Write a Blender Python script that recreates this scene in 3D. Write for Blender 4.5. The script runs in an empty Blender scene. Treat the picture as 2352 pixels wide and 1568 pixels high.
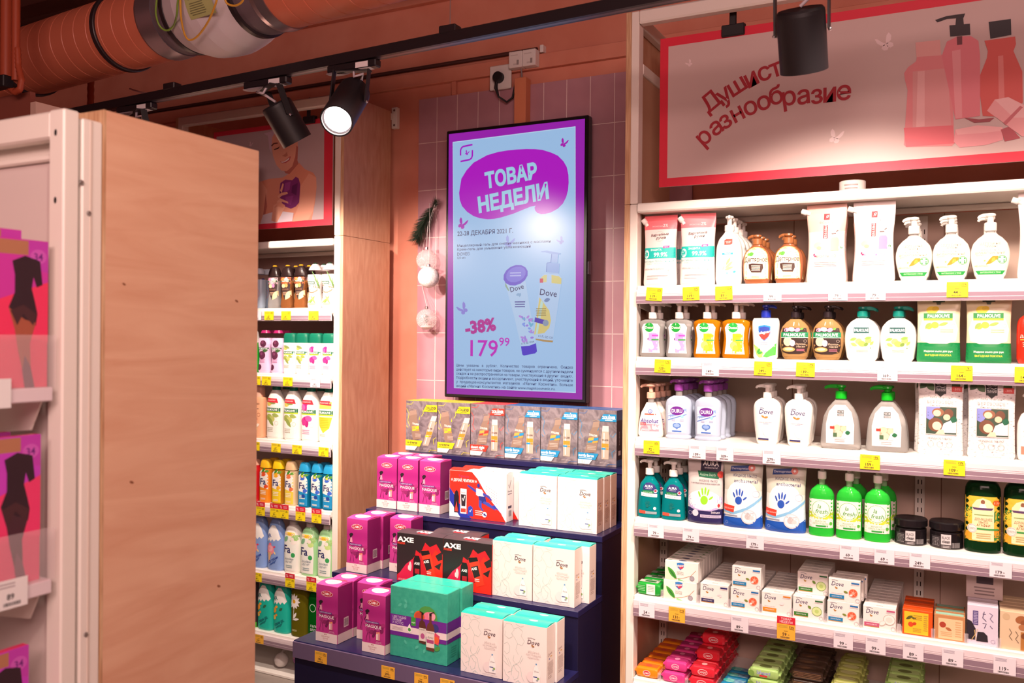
import bpy, math, random
from mathutils import Vector, Matrix
from mathutils.geometry import tessellate_polygon

# ------------------------------------------------------------------ camera, world, lights, exposure
SC = bpy.context.scene
LINK = SC.collection.objects.link
random.seed(7)
PI = math.pi
SC.view_settings.view_transform = 'Standard'
SC.view_settings.look = 'None'
SC.view_settings.exposure = 0.0
SC.view_settings.gamma = 1.0
SC.view_settings.use_curve_mapping = False
SC.cycles.max_bounces = 6
SC.cycles.diffuse_bounces = 3
SC.cycles.glossy_bounces = 3
SC.cycles.transmission_bounces = 5
SC.cycles.transparent_max_bounces = 8
SC.cycles.caustics_reflective = False
SC.cycles.caustics_refractive = False
SC.cycles.sample_clamp_indirect = 4.0
SC.cycles.use_denoising = True

FPX, EYE = 2030.75, 1.65
def _rot(a, b, g):
    ca, sa, cb, sb, cg, sg = math.cos(a), math.sin(a), math.cos(b), math.sin(b), math.cos(g), math.sin(g)
    return (Matrix(((cg, -sg, 0), (sg, cg, 0), (0, 0, 1))) @ Matrix(((1, 0, 0), (0, cb, -sb), (0, sb, cb)))
            @ Matrix(((ca, 0, sa), (0, 1, 0), (-sa, 0, ca))))
CM = _rot(0.47773, 0.004953, 0.009086)
cam_data = bpy.data.cameras.new('camera')
cam = bpy.data.objects.new('camera', cam_data); LINK(cam)
cam_data.sensor_width = 36.0
cam_data.lens = FPX * 36.0 / 2352.0
cam_data.clip_start = 0.05
rt = Vector((CM[0][0], CM[0][2], -CM[0][1])); dn = Vector((CM[1][0], CM[1][2], -CM[1][1])); fw = Vector((CM[2][0], CM[2][2], -CM[2][1]))
cam.matrix_world = Matrix(((rt.x, -dn.x, -fw.x, 0), (rt.y, -dn.y, -fw.y, 0), (rt.z, -dn.z, -fw.z, EYE), (0, 0, 0, 1)))
cam_data.dof.use_dof = True
cam_data.dof.focus_distance = 3.3
cam_data.dof.aperture_fstop = 4.0
SC.camera = cam

def _ray(x, y):
    v = CM.transposed() @ Vector(((x - 1176) / FPX, (y - 784) / FPX, 1.0))
    return Vector((v.x, v.z, -v.y))
def at(x, y, Y):                                     # where the sight line through a photo point meets the upright plane at depth Y
    d = _ray(x, y); return Vector((0, 0, EYE)) + d * (Y / d.y)
def atX(x, y, X):
    d = _ray(x, y); return Vector((0, 0, EYE)) + d * (X / d.x)

world = bpy.data.worlds.new('shop_air'); SC.world = world
world.use_nodes = True
bg = world.node_tree.nodes['Background']
bg.inputs[0].default_value = (1.0, 0.43, 0.40, 1); bg.inputs[1].default_value = 0.30

def light(name, kind, loc, power, color, aim=None, size=0.08, angle=60, blend=0.4, size_y=None):
    d = bpy.data.lights.new(name, kind); d.energy = power; d.color = color
    if kind == 'SPOT':
        d.spot_size = math.radians(angle); d.spot_blend = blend; d.shadow_soft_size = size
    elif kind == 'AREA':
        d.size = size
        if size_y: d.shape = 'RECTANGLE'; d.size_y = size_y
    o = bpy.data.objects.new(name, d); LINK(o); o.location = loc
    if aim is not None:
        o.rotation_euler = (Vector(aim) - Vector(loc)).to_track_quat('-Z', 'Y').to_euler()
    return o
WARM = (1.0, 0.80, 0.68)
# broad fill added behind the viewer for unseen shop lamps; then spots on shelves and steps
light('aisle_fill', 'AREA', (0.5, -1.2, 2.75), 95, (1.0, 0.66, 0.60), (-1.6, 3.4, 1.9), 2.4, size_y=0.7)
light('fill_on_tall_shelving', 'SPOT', (0.05, 1.95, 2.80), 130, WARM, (-0.28, 3.1, 1.0), 0.05, 62, 0.5)  # unseen fill spot added to reach the lower shelves
light('fill_on_tall_shelving', 'SPOT', (-0.85, 1.75, 2.75), 120, WARM, (-0.85, 3.1, 0.85), 0.05, 60, 0.5)  # second added fill, toward the post end
light('spot_on_gift_steps', 'SPOT', (-1.25, 1.55, 2.85), 200, WARM, (-1.8, 3.1, 0.95), 0.05, 52, 0.6)
# the lamps of the track itself, in the mouths of their cans; the last two are unseen spots off the track
light('beam_by_banner', 'SPOT', (-0.38, 2.345, 2.315), 48, WARM, (-0.36, 3.05, 1.45), 0.045, 112, 0.45)
light('beam_past_banner', 'SPOT', (0.66, 2.29, 2.315), 48, WARM, (0.5, 3.05, 1.4), 0.045, 112, 0.45)
light('beam_by_poster', 'SPOT', (-2.185, 2.545, 2.345), 85, WARM, (-2.12, 3.5, 1.35), 0.045, 100, 0.5)
light('beam_far_shelving', 'SPOT', (-2.885, 2.52, 2.305), 65, WARM, (-2.8, 3.3, 1.3), 0.045, 108, 0.5)
light('beam_to_aisle', 'SPOT', (-1.785, 2.20, 2.315), 40, WARM, (-1.7, 1.3, 1.2), 0.045, 90, 0.5)
light('spot_on_screen_wall', 'SPOT', (-2.66, 1.45, 2.50), 150, WARM, (-2.05, 3.72, 1.15), 0.06, 48, 0.8)
light('spot_on_near_shelving', 'SPOT', (0.2, 0.1, 2.9), 60, WARM, (-1.5, 1.15, 1.1), 0.06, 60, 0.7)

# ------------------------------------------------------------------ materials
def lin(h):
    h = h.lstrip('#'); r = []
    for i in (0, 2, 4):
        c = int(h[i:i + 2], 16) / 255.0
        r.append(c / 12.92 if c <= 0.04045 else ((c + 0.055) / 1.055) ** 2.4)
    return (r[0], r[1], r[2], 1.0)
_M = {}
def mat(h, rough=0.45, metal=0.0, trans=0.0, coat=0.0, name=None, ior=1.3, alpha=1.0, sss=0.0):
    key = (h, rough, metal, trans, coat, alpha)
    if key in _M: return _M[key]
    m = bpy.data.materials.new(name or 'colour_' + h.lstrip('#')); m.use_nodes = True
    nt = m.node_tree; b = nt.nodes['Principled BSDF']
    b.inputs['Base Color'].default_value = lin(h)
    b.inputs['Roughness'].default_value = rough
    b.inputs['Metallic'].default_value = metal
    b.inputs['Transmission Weight'].default_value = trans
    b.inputs['Coat Weight'].default_value = coat
    b.inputs['IOR'].default_value = ior if trans else 1.45
    b.inputs['Alpha'].default_value = alpha
    _M[key] = m
    return m
def emit(h, strength=1.0):
    key = ('emit', h, strength)
    if key in _M: return _M[key]
    m = bpy.data.materials.new('glow_' + h.lstrip('#')); m.use_nodes = True
    nt = m.node_tree; b = nt.nodes['Principled BSDF']
    b.inputs['Base Color'].default_value = (0.01, 0.01, 0.01, 1); b.inputs['Roughness'].default_value = 0.3; b.inputs['Specular IOR Level'].default_value = 0.3
    b.inputs['Emission Color'].default_value = lin(h); b.inputs['Emission Strength'].default_value = strength
    _M[key] = m; return m
def textured(name, c0, c1, scale=(1, 1, 1), nscale=8, detail=4, rough=0.6, distort=0.0, bump=0.0, ramp=(0.35, 0.65)):
    m = bpy.data.materials.new(name); m.use_nodes = True
    nt = m.node_tree; N = nt.nodes; b = N['Principled BSDF']
    tc = N.new('ShaderNodeTexCoord'); mp = N.new('ShaderNodeMapping'); mp.inputs['Scale'].default_value = scale
    nz = N.new('ShaderNodeTexNoise'); nz.inputs['Scale'].default_value = nscale; nz.inputs['Detail'].default_value = detail
    nz.inputs['Distortion'].default_value = distort
    cr = N.new('ShaderNodeValToRGB')
    cr.color_ramp.elements[0].position = ramp[0]; cr.color_ramp.elements[0].color = lin(c0)
    cr.color_ramp.elements[1].position = ramp[1]; cr.color_ramp.elements[1].color = lin(c1)
    L = nt.links.new
    L(tc.outputs['Object'], mp.inputs['Vector']); L(mp.outputs['Vector'], nz.inputs['Vector'])
    L(nz.outputs['Fac'], cr.inputs['Fac']); L(cr.outputs['Color'], b.inputs['Base Color'])
    b.inputs['Roughness'].default_value = rough
    if bump:
        bp = N.new('ShaderNodeBump'); bp.inputs['Strength'].default_value = bump; bp.inputs['Distance'].default_value = 0.002
        L(nz.outputs['Fac'], bp.inputs['Height']); L(bp.outputs['Normal'], b.inputs['Normal'])
    return m

# ------------------------------------------------------------------ mesh building
class MB:
    def __init__(s): s.v = []; s.f = []; s.m = []; s.sm = []; s.mats = []
    def mi(s, m):
        if m not in s.mats: s.mats.append(m)
        return s.mats.index(m)
    def add(s, vs, fs, m, smooth=False):
        k = len(s.v); i = s.mi(m); s.v.extend([tuple(v) for v in vs])
        for f in fs:
            s.f.append([k + j for j in f]); s.m.append(i); s.sm.append(smooth)
    def box(s, x0, x1, y0, y1, z0, z1, m, bev=0.0, faces=None):
        if bev <= 0:
            vs = [(x, y, z) for z in (z0, z1) for y in (y0, y1) for x in (x0, x1)]
            s.add(vs, [(0, 2, 3, 1), (4, 5, 7, 6), (0, 1, 5, 4), (2, 6, 7, 3), (0, 4, 6, 2), (1, 3, 7, 5)], m)
        else:
            b = bev; vs = []
            for sz, z, zi in ((0, z0, z0 + b), (1, z1, z1 - b)):
                for sy, y, yi in ((0, y0, y0 + b), (1, y1, y1 - b)):
                    for sx, x, xi in ((0, x0, x0 + b), (1, x1, x1 - b)):
                        vs += [(x, yi, zi), (xi, y, zi), (xi, yi, z)]
            I = lambda sx, sy, sz, a: ((sz * 2 + sy) * 2 + sx) * 3 + a
            F = []
            for sx in (0, 1): F.append([I(sx, 0, 0, 0), I(sx, 1, 0, 0), I(sx, 1, 1, 0), I(sx, 0, 1, 0)][::(1 if sx else -1)])
            for sy in (0, 1): F.append([I(0, sy, 0, 1), I(1, sy, 0, 1), I(1, sy, 1, 1), I(0, sy, 1, 1)][::(-1 if sy else 1)])
            for sz in (0, 1): F.append([I(0, 0, sz, 2), I(1, 0, sz, 2), I(1, 1, sz, 2), I(0, 1, sz, 2)][::(1 if sz else -1)])
            for a in (0, 1):
                for c in (0, 1):
                    F.append([I(0, a, c, 1), I(1, a, c, 1), I(1, a, c, 2), I(0, a, c, 2)][::(1 if a == c else -1)])
                    F.append([I(a, 0, c, 0), I(a, 1, c, 0), I(a, 1, c, 2), I(a, 0, c, 2)][::(-1 if a == c else 1)])
                    F.append([I(a, c, 0, 0), I(a, c, 1, 0), I(a, c, 1, 1), I(a, c, 0, 1)][::(1 if a == c else -1)])
            for sx in (0, 1):
                for sy in (0, 1):
                    for sz in (0, 1):
                        F.append([I(sx, sy, sz, 0), I(sx, sy, sz, 1), I(sx, sy, sz, 2)][::(1 if (sx + sy + sz) % 2 else -1)])
            s.add(vs, F, m)
    def loft(s, rows, m, n=2.4, seg=28, cx=0, cy=0, cap=True):
        """rows: (z, a, b[, material[, dx, dy]]) rings of a superellipse"""
        k0 = None
        rings = []
        for r in rows:
            z, a, b = r[:3]; dx, dy = (r[4], r[5]) if len(r) > 4 else (0, 0)
            ring = []
            for i in range(seg):
                t = 2 * PI * i / seg; c, q = math.cos(t), math.sin(t)
                ring.append((cx + dx + a * math.copysign(abs(c) ** (2 / n), c), cy + dy + b * math.copysign(abs(q) ** (2 / n), q), z))
            rings.append(ring)
        for j in range(len(rows) - 1):
            mm = rows[j][3] if len(rows[j]) > 3 and rows[j][3] else m
            vs = rings[j] + rings[j + 1]
            s.add(vs, [(i, (i + 1) % seg, seg + (i + 1) % seg, seg + i) for i in range(seg)], mm, True)
        if cap:
            s.add(rings[0], [tuple(range(seg))[::-1]], rows[0][3] if len(rows[0]) > 3 and rows[0][3] else m)
            s.add(rings[-1], [tuple(range(seg))], rows[-1][3] if len(rows[-1]) > 3 and rows[-1][3] else m)
    def tube(s, pts, r, m, seg=10, cap=True):
        pts = [Vector(p) for p in pts]; N = len(pts); rings = []
        rr = r if isinstance(r, (list, tuple)) else [r] * N
        up = Vector((0, 0, 1))
        for i, p in enumerate(pts):
            d = (pts[min(i + 1, N - 1)] - pts[max(i - 1, 0)]).normalized()
            a = d.cross(up)
            if a.length < 1e-3: a = d.cross(Vector((0, 1, 0)))
            a.normalize(); b = d.cross(a)
            if i and a.dot(pa) < 0: a, b = -a, -b
            pa = a
            rings.append([p + a * rr[i] * math.cos(2 * PI * k / seg) + b * rr[i] * math.sin(2 * PI * k / seg) for k in range(seg)])
        vs = [v for R in rings for v in R]
        s.add(vs, [(j * seg + i, j * seg + (i + 1) % seg, (j + 1) * seg + (i + 1) % seg, (j + 1) * seg + i) for j in range(N - 1) for i in range(seg)], m, True)
        if cap: s.add(rings[0], [tuple(range(seg))[::-1]], m); s.add(rings[-1], [tuple(range(seg))], m)
    def ball(s, c, r, m, seg=20, rings=12, sq=1.0):
        rows = []
        for j in range(rings + 1):
            t = -PI / 2 + PI * j / rings
            rows.append((c[2] + r * sq * math.sin(t), max(r * math.cos(t), 1e-5), max(r * math.cos(t), 1e-5)))
        s.loft(rows, m, 2.0, seg, c[0], c[1], False)
    def xform(s, M, start=0):
        for i in range(start, len(s.v)): s.v[i] = tuple(M @ Vector(s.v[i]))
    def mesh(s, name):
        me = bpy.data.meshes.new(name)
        me.from_pydata(s.v, [], s.f)
        for m in s.mats: me.materials.append(m)
        me.polygons.foreach_set('material_index', s.m); me.polygons.foreach_set('use_smooth', s.sm)
        me.update(); return me
    def build(s, name, parent=None, loc=(0, 0, 0), rz=0.0):
        return obj(name, s.mesh(name), parent, loc, rz)
def obj(name, me, parent=None, loc=(0, 0, 0), rz=0.0):
    o = bpy.data.objects.new(name, me); LINK(o); o.location = loc; o.rotation_euler = (0, 0, rz)
    if parent: o.parent = parent
    return o
LABELS = set()
def tag(o, label, cat, group=None):
    o['label'] = label; o['category'] = cat
    if group: o['group'] = group
    return o
def empty(name, loc=(0, 0, 0), rz=0.0, label=None, cat=None, group=None):
    o = bpy.data.objects.new(name, None); LINK(o); o.location = loc; o.rotation_euler = (0, 0, rz); o.empty_display_size = 0.05
    if label: tag(o, label, cat, group)
    return o
def struct(o): o['kind'] = 'structure'; return o

# ------------------------------------------------------------------ printing on surfaces: flat shapes and lettering, in their own inks
_T = {}
def lettering(txt, bold):
    key = (txt, bold)
    if key not in _T:
        c = bpy.data.curves.new('lettering', 'FONT'); c.body = txt; c.size = 1.0; c.resolution_u = 2; c.fill_mode = 'NONE'
        c.space_line = 0.95
        o = bpy.data.objects.new('lettering', c); LINK(o)
        dg = bpy.context.evaluated_depsgraph_get(); dg.update()
        me = bpy.data.meshes.new_from_object(o.evaluated_get(dg))
        pts = [(v.co.x, v.co.y) for v in me.vertices]; nxt = {e.vertices[0]: e.vertices[1] for e in me.edges}
        loops = []; seen = set()
        for s0 in nxt:                                # outlines of the letters, in order
            if s0 in seen: continue
            lp = []; q = s0
            while q is not None and q not in seen: seen.add(q); lp.append(pts[q]); q = nxt.get(q)
            if len(lp) > 2: loops.append(lp)
        area = lambda P: sum(P[i - 1][0] * P[i][1] - P[i][0] * P[i - 1][1] for i in range(len(P))) / 2
        inside = lambda pt, P: sum(((P[i][1] > pt[1]) != (P[i - 1][1] > pt[1])) and pt[0] < (P[i - 1][0] - P[i][0]) * (pt[1] - P[i][1]) / (P[i - 1][1] - P[i][1]) + P[i][0] for i in range(len(P))) % 2
        A = [area(P) for P in loops]
        hole = [any(A[i] * A[j] < 0 and abs(A[j]) > abs(A[i]) and inside(loops[i][0], loops[j]) for j in range(len(loops))) for i in range(len(loops))]
        def swell(P, a, d):                           # a bolder weight: push an outline out, a hole in
            out = []; N = len(P); sg = 1 if a > 0 else -1
            for i in range(N):
                (x0, y0), (x1, y1), (x2, y2) = P[i - 1], P[i], P[(i + 1) % N]
                ax, ay, bx, by = x1 - x0, y1 - y0, x2 - x1, y2 - y1
                la, lb = math.hypot(ax, ay) or 1e-9, math.hypot(bx, by) or 1e-9
                nx, ny = ay / la + by / lb, -ax / la - bx / lb; q = max((nx * nx + ny * ny) / 2, .8)
                out.append((x1 + sg * d * nx / q, y1 + sg * d * ny / q))
            return out
        if bold: loops = [swell(P, A[i], -bold if hole[i] else bold) for i, P in enumerate(loops)]
        vs = []; fs = []
        for i, P in enumerate(loops):
            if hole[i]: continue
            holes = [H for j, H in enumerate(loops) if hole[j] and A[j] * A[i] < 0 and abs(A[j]) < abs(A[i]) and inside(H[0], P)]
            flat = [p for Q in [P] + holes for p in Q]
            k = len(vs); vs += flat
            fs += [tuple(k + q for q in t) for t in tessellate_polygon([[Vector((x, y, 0)) for x, y in Q] for Q in [P] + holes])]
        bpy.data.objects.remove(o); bpy.data.curves.remove(c); bpy.data.meshes.remove(me)
        if vs:
            x0 = min(v[0] for v in vs); x1 = max(v[0] for v in vs)
        else: x0 = x1 = 0
        _T[key] = ([(x - x0, y / 0.73) for x, y in vs], fs, x1 - x0)
    return _T[key]
def split(vs, fs, L):
    if L is None: return vs, fs
    vs = list(vs); out = []; st = [t for f in fs for t in ([f] if len(f) == 3 else [(f[0], f[i], f[i + 1]) for i in range(1, len(f) - 1)])]
    while st:
        a, b, c = st.pop()
        A, B, Cc = vs[a], vs[b], vs[c]
        e = (math.hypot(A[0] - B[0], A[1] - B[1]), math.hypot(B[0] - Cc[0], B[1] - Cc[1]), math.hypot(Cc[0] - A[0], Cc[1] - A[1]))
        i = e.index(max(e))
        if e[i] <= L: out.append((a, b, c)); continue
        p, q, r = ((a, b, c), (b, c, a), (c, a, b))[i]
        vs.append(((vs[p][0] + vs[q][0]) / 2, (vs[p][1] + vs[q][1]) / 2)); k = len(vs) - 1
        st += [(p, k, r), (k, q, r)]
    return vs, out
def ell(cx, cy, a, b, ang=0, n=18):
    ca, sa = math.cos(ang), math.sin(ang)
    return [(cx + a * math.cos(t) * ca - b * math.sin(t) * sa, cy + a * math.cos(t) * sa + b * math.sin(t) * ca) for t in [2 * PI * i / n for i in range(n)]]
def leafpts(cx, cy, l, w, ang, n=7):
    ca, sa = math.cos(ang), math.sin(ang); P = []
    for i in range(n + 1): t = i / n; P.append((t * l, w * math.sin(PI * t) ** 0.8))
    P += [(x, -y) for x, y in P[-2:0:-1]]
    return [(cx + x * ca - y * sa, cy + x * sa + y * ca) for x, y in P]
BUTTERFLY = [[(0.02, 0.0), (0.06, 0.3), (0.0, 0.75), (-0.18, 1.0), (-0.4, 0.7), (-0.38, 0.3), (-0.1, -0.02)],
             [(0.02, 0.0), (0.3, 0.12), (0.8, 0.5), (1.0, 0.52), (0.8, 0.12), (0.5, -0.12), (0.2, -0.2)],
             [(0.0, 0.02), (-0.3, 0.1), (-0.55, -0.02), (-0.6, -0.3), (-0.35, -0.42), (-0.05, -0.25)],
             [(0.05, -0.05), (0.3, -0.15), (0.42, -0.4), (0.2, -0.62), (-0.1, -0.6), (-0.2, -0.35)]]
HAND = [(0.0, -0.16, 0.24, 0.28, 0), (-0.34, 0.18, 0.06, 0.2, 0.42), (-0.16, 0.36, 0.06, 0.24, 0.2), (0.03, 0.42, 0.06, 0.25, 0.0), (0.21, 0.35, 0.06, 0.23, -0.2), (0.42, 0.02, 0.06, 0.17, -0.8)]
def ink(c, glow):
    if not isinstance(c, str): return c
    return emit(c, glow) if glow else mat(c, 0.5)
def printing(mb, cmds, w, h, fmap, L=None, e0=0.0003, glow=0, step=0.00006):
    """cmds in fractions of a w x h field, origin at its lower left corner; sizes are fractions of h"""
    e = e0
    def put(vs, fs, col):
        vs, fs = split(vs, fs, L)
        mb.add([fmap(x, z, e) for x, z in vs], fs, ink(col, glow))
    def poly(P, col):
        if L is None and len(P) == 4: put(P, [(0, 1, 2, 3)], col)
        else: put(P, tessellate_polygon([[Vector((x, y, 0)) for x, y in P]]), col)
    for c in cmds:
        k = c[0]; e += step
        if k == 'r':
            x0, z0, x1, z1 = c[1] * w, c[2] * h, c[3] * w, c[4] * h
            put([(x0, z0), (x1, z0), (x1, z1), (x0, z1)], [(0, 1, 2, 3)], c[5])
        elif k == 'e': poly(ell(c[1] * w, c[2] * h, c[3] * w, c[4] * h), c[5])
        elif k == 'o': poly(ell(c[1] * w, c[2] * h, c[3] * h, c[4] * h, c[5], 14), c[6])
        elif k == 'p': poly([(x * w, z * h) for x, z in c[1]], c[2])
        elif k == 'leaf': poly(leafpts(c[1] * w, c[2] * h, c[3] * h, c[4] * h, c[5]), c[6])
        elif k == 'ring':
            P = ell(c[1] * w, c[2] * h, c[3] * h, c[3] * h, 0, 22); Q = ell(c[1] * w, c[2] * h, c[4] * h, c[4] * h, 0, 22)
            put(P + Q, [(i, (i + 1) % 22, 22 + (i + 1) % 22, 22 + i) for i in range(22)], c[5])
        elif k == 'b':
            ca, sa = math.cos(c[4]), math.sin(c[4]); fl = c[6] if len(c) > 6 else 1
            for P in BUTTERFLY: poly([(c[1] * w + (x * fl * ca - y * sa) * c[3] * h, c[2] * h + (x * fl * sa + y * ca) * c[3] * h) for x, y in P], c[5])
        elif k == 'hand':
            for x, y, a, b, g in HAND:
                ca, sa = math.cos(c[4]), math.sin(c[4])
                poly(ell(c[1] * w + (x * ca - y * sa) * c[3] * h, c[2] * h + (x * sa + y * ca) * c[3] * h, a * c[3] * h, b * c[3] * h, g + c[4], 14), c[5])
        elif k == 'l':
            P = [Vector((x * w, z * h)) for x, z in c[1]]; t = c[2] * h / 2
            vs = []
            for i, p in enumerate(P):
                d = P[min(i + 1, len(P) - 1)] - P[max(i - 1, 0)]
                d = d.normalized() if d.length else Vector((1, 0)); q = Vector((-d.y, d.x)) * t
                vs += [tuple(p + q), tuple(p - q)]
            put(vs, [(2 * i, 2 * i + 1, 2 * i + 3, 2 * i + 2) for i in range(len(P) - 1)], c[3])
        elif k == 't':
            s, cx, cz, size, col = c[1:6]; o = c[6] if len(c) > 6 else {}
            vs, fs, tw = lettering(s, o.get('b', 0.0)); sz = size * h; wf = o.get('w')
            sx = sz / 0.73
            if wf and (tw * sx > wf * w or o.get('j')): sx = wf * w / max(tw, 1e-6)
            al = o.get('a', 0.5); an = o.get('r', 0.0); sl = o.get('s', 0.0); ca, sa = math.cos(an), math.sin(an)
            P = []
            for x, y in vs:
                X = x * sx - al * tw * sx + sl * y * sz; Y = (y - 0.5) * sz
                P.append((cx * w + X * ca - Y * sa, cz * h + X * sa + Y * ca))
            put(P, fs, col)
        elif k == 'bar':
            x0, z0, x1, z1 = c[1] * w, c[2] * h, c[3] * w, c[4] * h; x = x0; rr = random.Random(3)
            while x < x1:
                d = (x1 - x0) * rr.choice((0.02, 0.03, 0.05)); put([(x, z0), (min(x + d, x1), z0), (min(x + d, x1), z1), (x, z1)], [(0, 1, 2, 3)], c[5]); x += d + (x1 - x0) * rr.choice((0.02, 0.04))
        elif k == 'lines':   # small print
            x0, z0, x1, z1, nn, col = c[1:7]; rr = random.Random(nn)
            for i in range(nn):
                z = z1 - (z1 - z0) * (i + 0.5) / nn; t = (z1 - z0) / nn * 0.22; q = rr.uniform(0.0, 0.12) * (x1 - x0)
                put([((x0 + q) * w, (z - t) * h), ((x1 - q) * w, (z - t) * h), ((x1 - q) * w, (z + t) * h), ((x0 + q) * w, (z + t) * h)], [(0, 1, 2, 3)], col)
    return e
def plane_map(o, ux, uz, nrm):
    o, ux, uz, nrm = Vector(o), Vector(ux), Vector(uz), Vector(nrm)
    return lambda x, z, e: o + ux * x + uz * z + nrm * e
# ------------------------------------------------------------------ the room
PINKW = mat('ece2da', 0.38); POSTW = mat('eee5dc', 0.32); SHELFW = mat('f2ede6', 0.3)
PLYEDGE = textured('plywood_edge', 'b98a66', 'd9b48e', (40, 1, 1.5), 6, 3, .6)
PLY = textured('plywood_birch', 'd6a182', 'e4b697', (1, 1.1, 7), 2.6, 8, .5, 1.6, ramp=(.30, .70))
PLYD = textured('plywood_birch_fine', 'c48b6c', 'd4a081', (1, 6, 1.2), 7, 6, .5, .5, ramp=(.3, .7))
INNER = mat('c79a80', .6)
ORANGE = textured('painted_wall', 'cf7f68', 'd78b74', (1, 1, 1), 5, 3, .75)
mb = MB(); mb.box(-8, 4.5, 3.72, 3.9, 0, 3.7, ORANGE); struct(mb.build('wall_back'))
mb = MB(); mb.box(-8.2, -8, -3, 3.9, 0, 3.7, ORANGE); struct(mb.build('wall_left'))
mb = MB(); mb.box(4.5, 4.7, -3, 3.9, 0, 3.7, ORANGE); struct(mb.build('wall_right'))
mb = MB(); mb.box(-8.2, 4.7, -3, 3.9, 3.6, 3.7, textured('shaded_ceiling', '6a3226', '7a3a2c', (1, 1, 1), 3, 3, .8)); struct(mb.build('ceiling'))  # the ceiling's shadow is put into this dark brown
mb = MB(); mb.box(-8.2, 4.7, -3, 3.9, -0.1, 0, textured('floor_tile', '8f837c', 'a3978f', (1, 1, 1), 4, 4, .35)); struct(mb.build('floor'))
# tile cladding behind the screen
TILE = textured('glazed_tile', 'b3838f', 'ba8a95', (1, 1, 1), 9, 2, .33)
GROUT = mat('f0dcd8', .7)
mb = MB(); mb.box(-2.455, -1.06, 3.708, 3.72, .9, 2.83, TILE)
pm = plane_map((0, 3.708, 0), (1, 0, 0), (0, 0, 1), (0, -1, 0))
x = -2.348
while x < -1.07:
    mb.add([pm(a, b, .0004) for a, b in ((x - .0013, .9), (x + .0013, .9), (x + .0013, 2.83), (x - .0013, 2.83))], [(0, 1, 2, 3)], GROUT); x += .1165
z = 2.61
while z > .92:
    mb.add([pm(a, b, .0004) for a, b in ((-2.455, z - .0013), (-1.06, z - .0013), (-1.06, z + .0013), (-2.455, z + .0013))], [(0, 1, 2, 3)], GROUT); z -= .2355
struct(mb.build('trim_1'))
mb = MB(); mb.box(-5.2, 2.6, 3.692, 3.72, 2.895, 2.962, ORANGE, .002); struct(mb.build('trim_2'))
mb = MB(); mb.box(-2.262, -2.238, 3.7, 3.72, 2.83, 2.895, ORANGE, .002); struct(mb.build('trim_3'))
mb = MB(); mb.box(-6, 3, 3.685, 3.72, 3.30, 3.33, ORANGE, .002); struct(mb.build('trim_4'))
mb = MB(); mb.tube([(-5.2, 3.705, 2.974), (-1.80, 3.705, 2.99)], .009, mat('4a2a26', .5), 10)
tag(mb.build('wall_cable'), 'thin dark cable running along the orange wall just above the trunking', 'cable')

# ------------------------------------------------------------------ shelving units
RAILA = mat('e6d6dc', .25); RAILB = mat('8f7886', .2)
def shelf(parent, x0, x1, y0, y1, ztop, zrail, lipz, divider=False):
    mb = MB(); mb.box(x0, x1, y0, y1, ztop - .028, ztop, SHELFW, .003)
    s = mb.build('shelf', parent)
    mb = MB(); h = ztop - zrail
    zt = ztop - .014
    mb.box(x0 + .002, x1 - .002, y0 - .010, y0 - .0008, zrail, zt, RAILA, .001)
    zm = zrail + (zt - zrail) * .52
    mb.add([(x0 + .002, y0 - .0106, zrail + .002), (x1 - .002, y0 - .0106, zrail + .002), (x1 - .002, y0 - .0106, zm), (x0 + .002, y0 - .0106, zm)], [(0, 1, 2, 3)], RAILB)
    for q in (zm + .004, zm + .009, zrail + .012):
        mb.add([(x0 + .002, y0 - .0109, q), (x1 - .002, y0 - .0109, q), (x1 - .002, y0 - .0109, q + .0012), (x0 + .002, y0 - .0109, q + .0012)], [(0, 1, 2, 3)], RAILA)
    mb.build('price_rail', s)
    for xx in (x0 + .001, x1 - .003):
        mb = MB(); b = ztop - .028
        mb.add([(xx, y0 + .003, b), (xx, y1, b), (xx, y1, b - .09), (xx, y0 + .03, b - .05), (xx + .002, y0 + .003, b), (xx + .002, y1, b), (xx + .002, y1, b - .09), (xx + .002, y0 + .03, b - .05)],
               [(0, 1, 2, 3), (4, 7, 6, 5), (0, 3, 7, 4), (3, 2, 6, 7), (1, 5, 6, 2), (0, 4, 5, 1)], POSTW); mb.build('bracket', s)
    return s
def post(parent, x0, x1, y0, y1, z0, z1, holes=()):
    mb = MB(); mb.box(x0, x1, y0, y1, z0, z1, POSTW, .003); return mb.build('post', parent)
def slotted(parent, x, y, z0, z1):
    mb = MB(); mb.box(x, x + .03, y - .02, y, z0, z1, POSTW)
    dk = mat('2a1a18', .8); z = z0 + .03
    while z < z1 - .03:
        for q in (.008, .019): mb.add([(x + q, y - .0204, z), (x + q + .003, y - .0204, z), (x + q + .003, y - .0204, z + .016), (x + q, y - .0204, z + .016)], [(0, 1, 2, 3)], dk)
        z += .032
    mb.build('slotted_upright', parent)
R0 = 3.0; RX0, RX1 = -1.083, .86
U = empty('shelving_unit', (0, 0, 0), 0, 'tall white shelving unit of hand soaps and bar soaps under the soap banner', 'shelving unit')
for z0, z1 in ((0, 2.126), (2.128, 2.813)):
    for xx in (RX0 - .020, RX1):
        mb = MB(); mb.box(xx, xx + .02, R0, 3.42, z0, z1, PLYD)
        mb.box(xx - .0002, xx + .0202, R0 - .0006, R0, z0, z1, PLYEDGE); mb.build('side_panel', U)
for z0, z1 in ((0, 2.126), (2.128, 2.813)):
    post(U, RX0, RX0 + .029, R0 - .004, R0 + .045, z0, z1); post(U, RX1 - .029, RX1, R0 - .004, R0 + .045, z0, z1)
    for xx in (RX0, RX1 - .004):
        mb = MB(); mb.box(xx, xx + .004, R0 + .045, 3.40, z0, z1 if z0 == 0 else z0 + .02, INNER); mb.build('inner_side', U)
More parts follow.
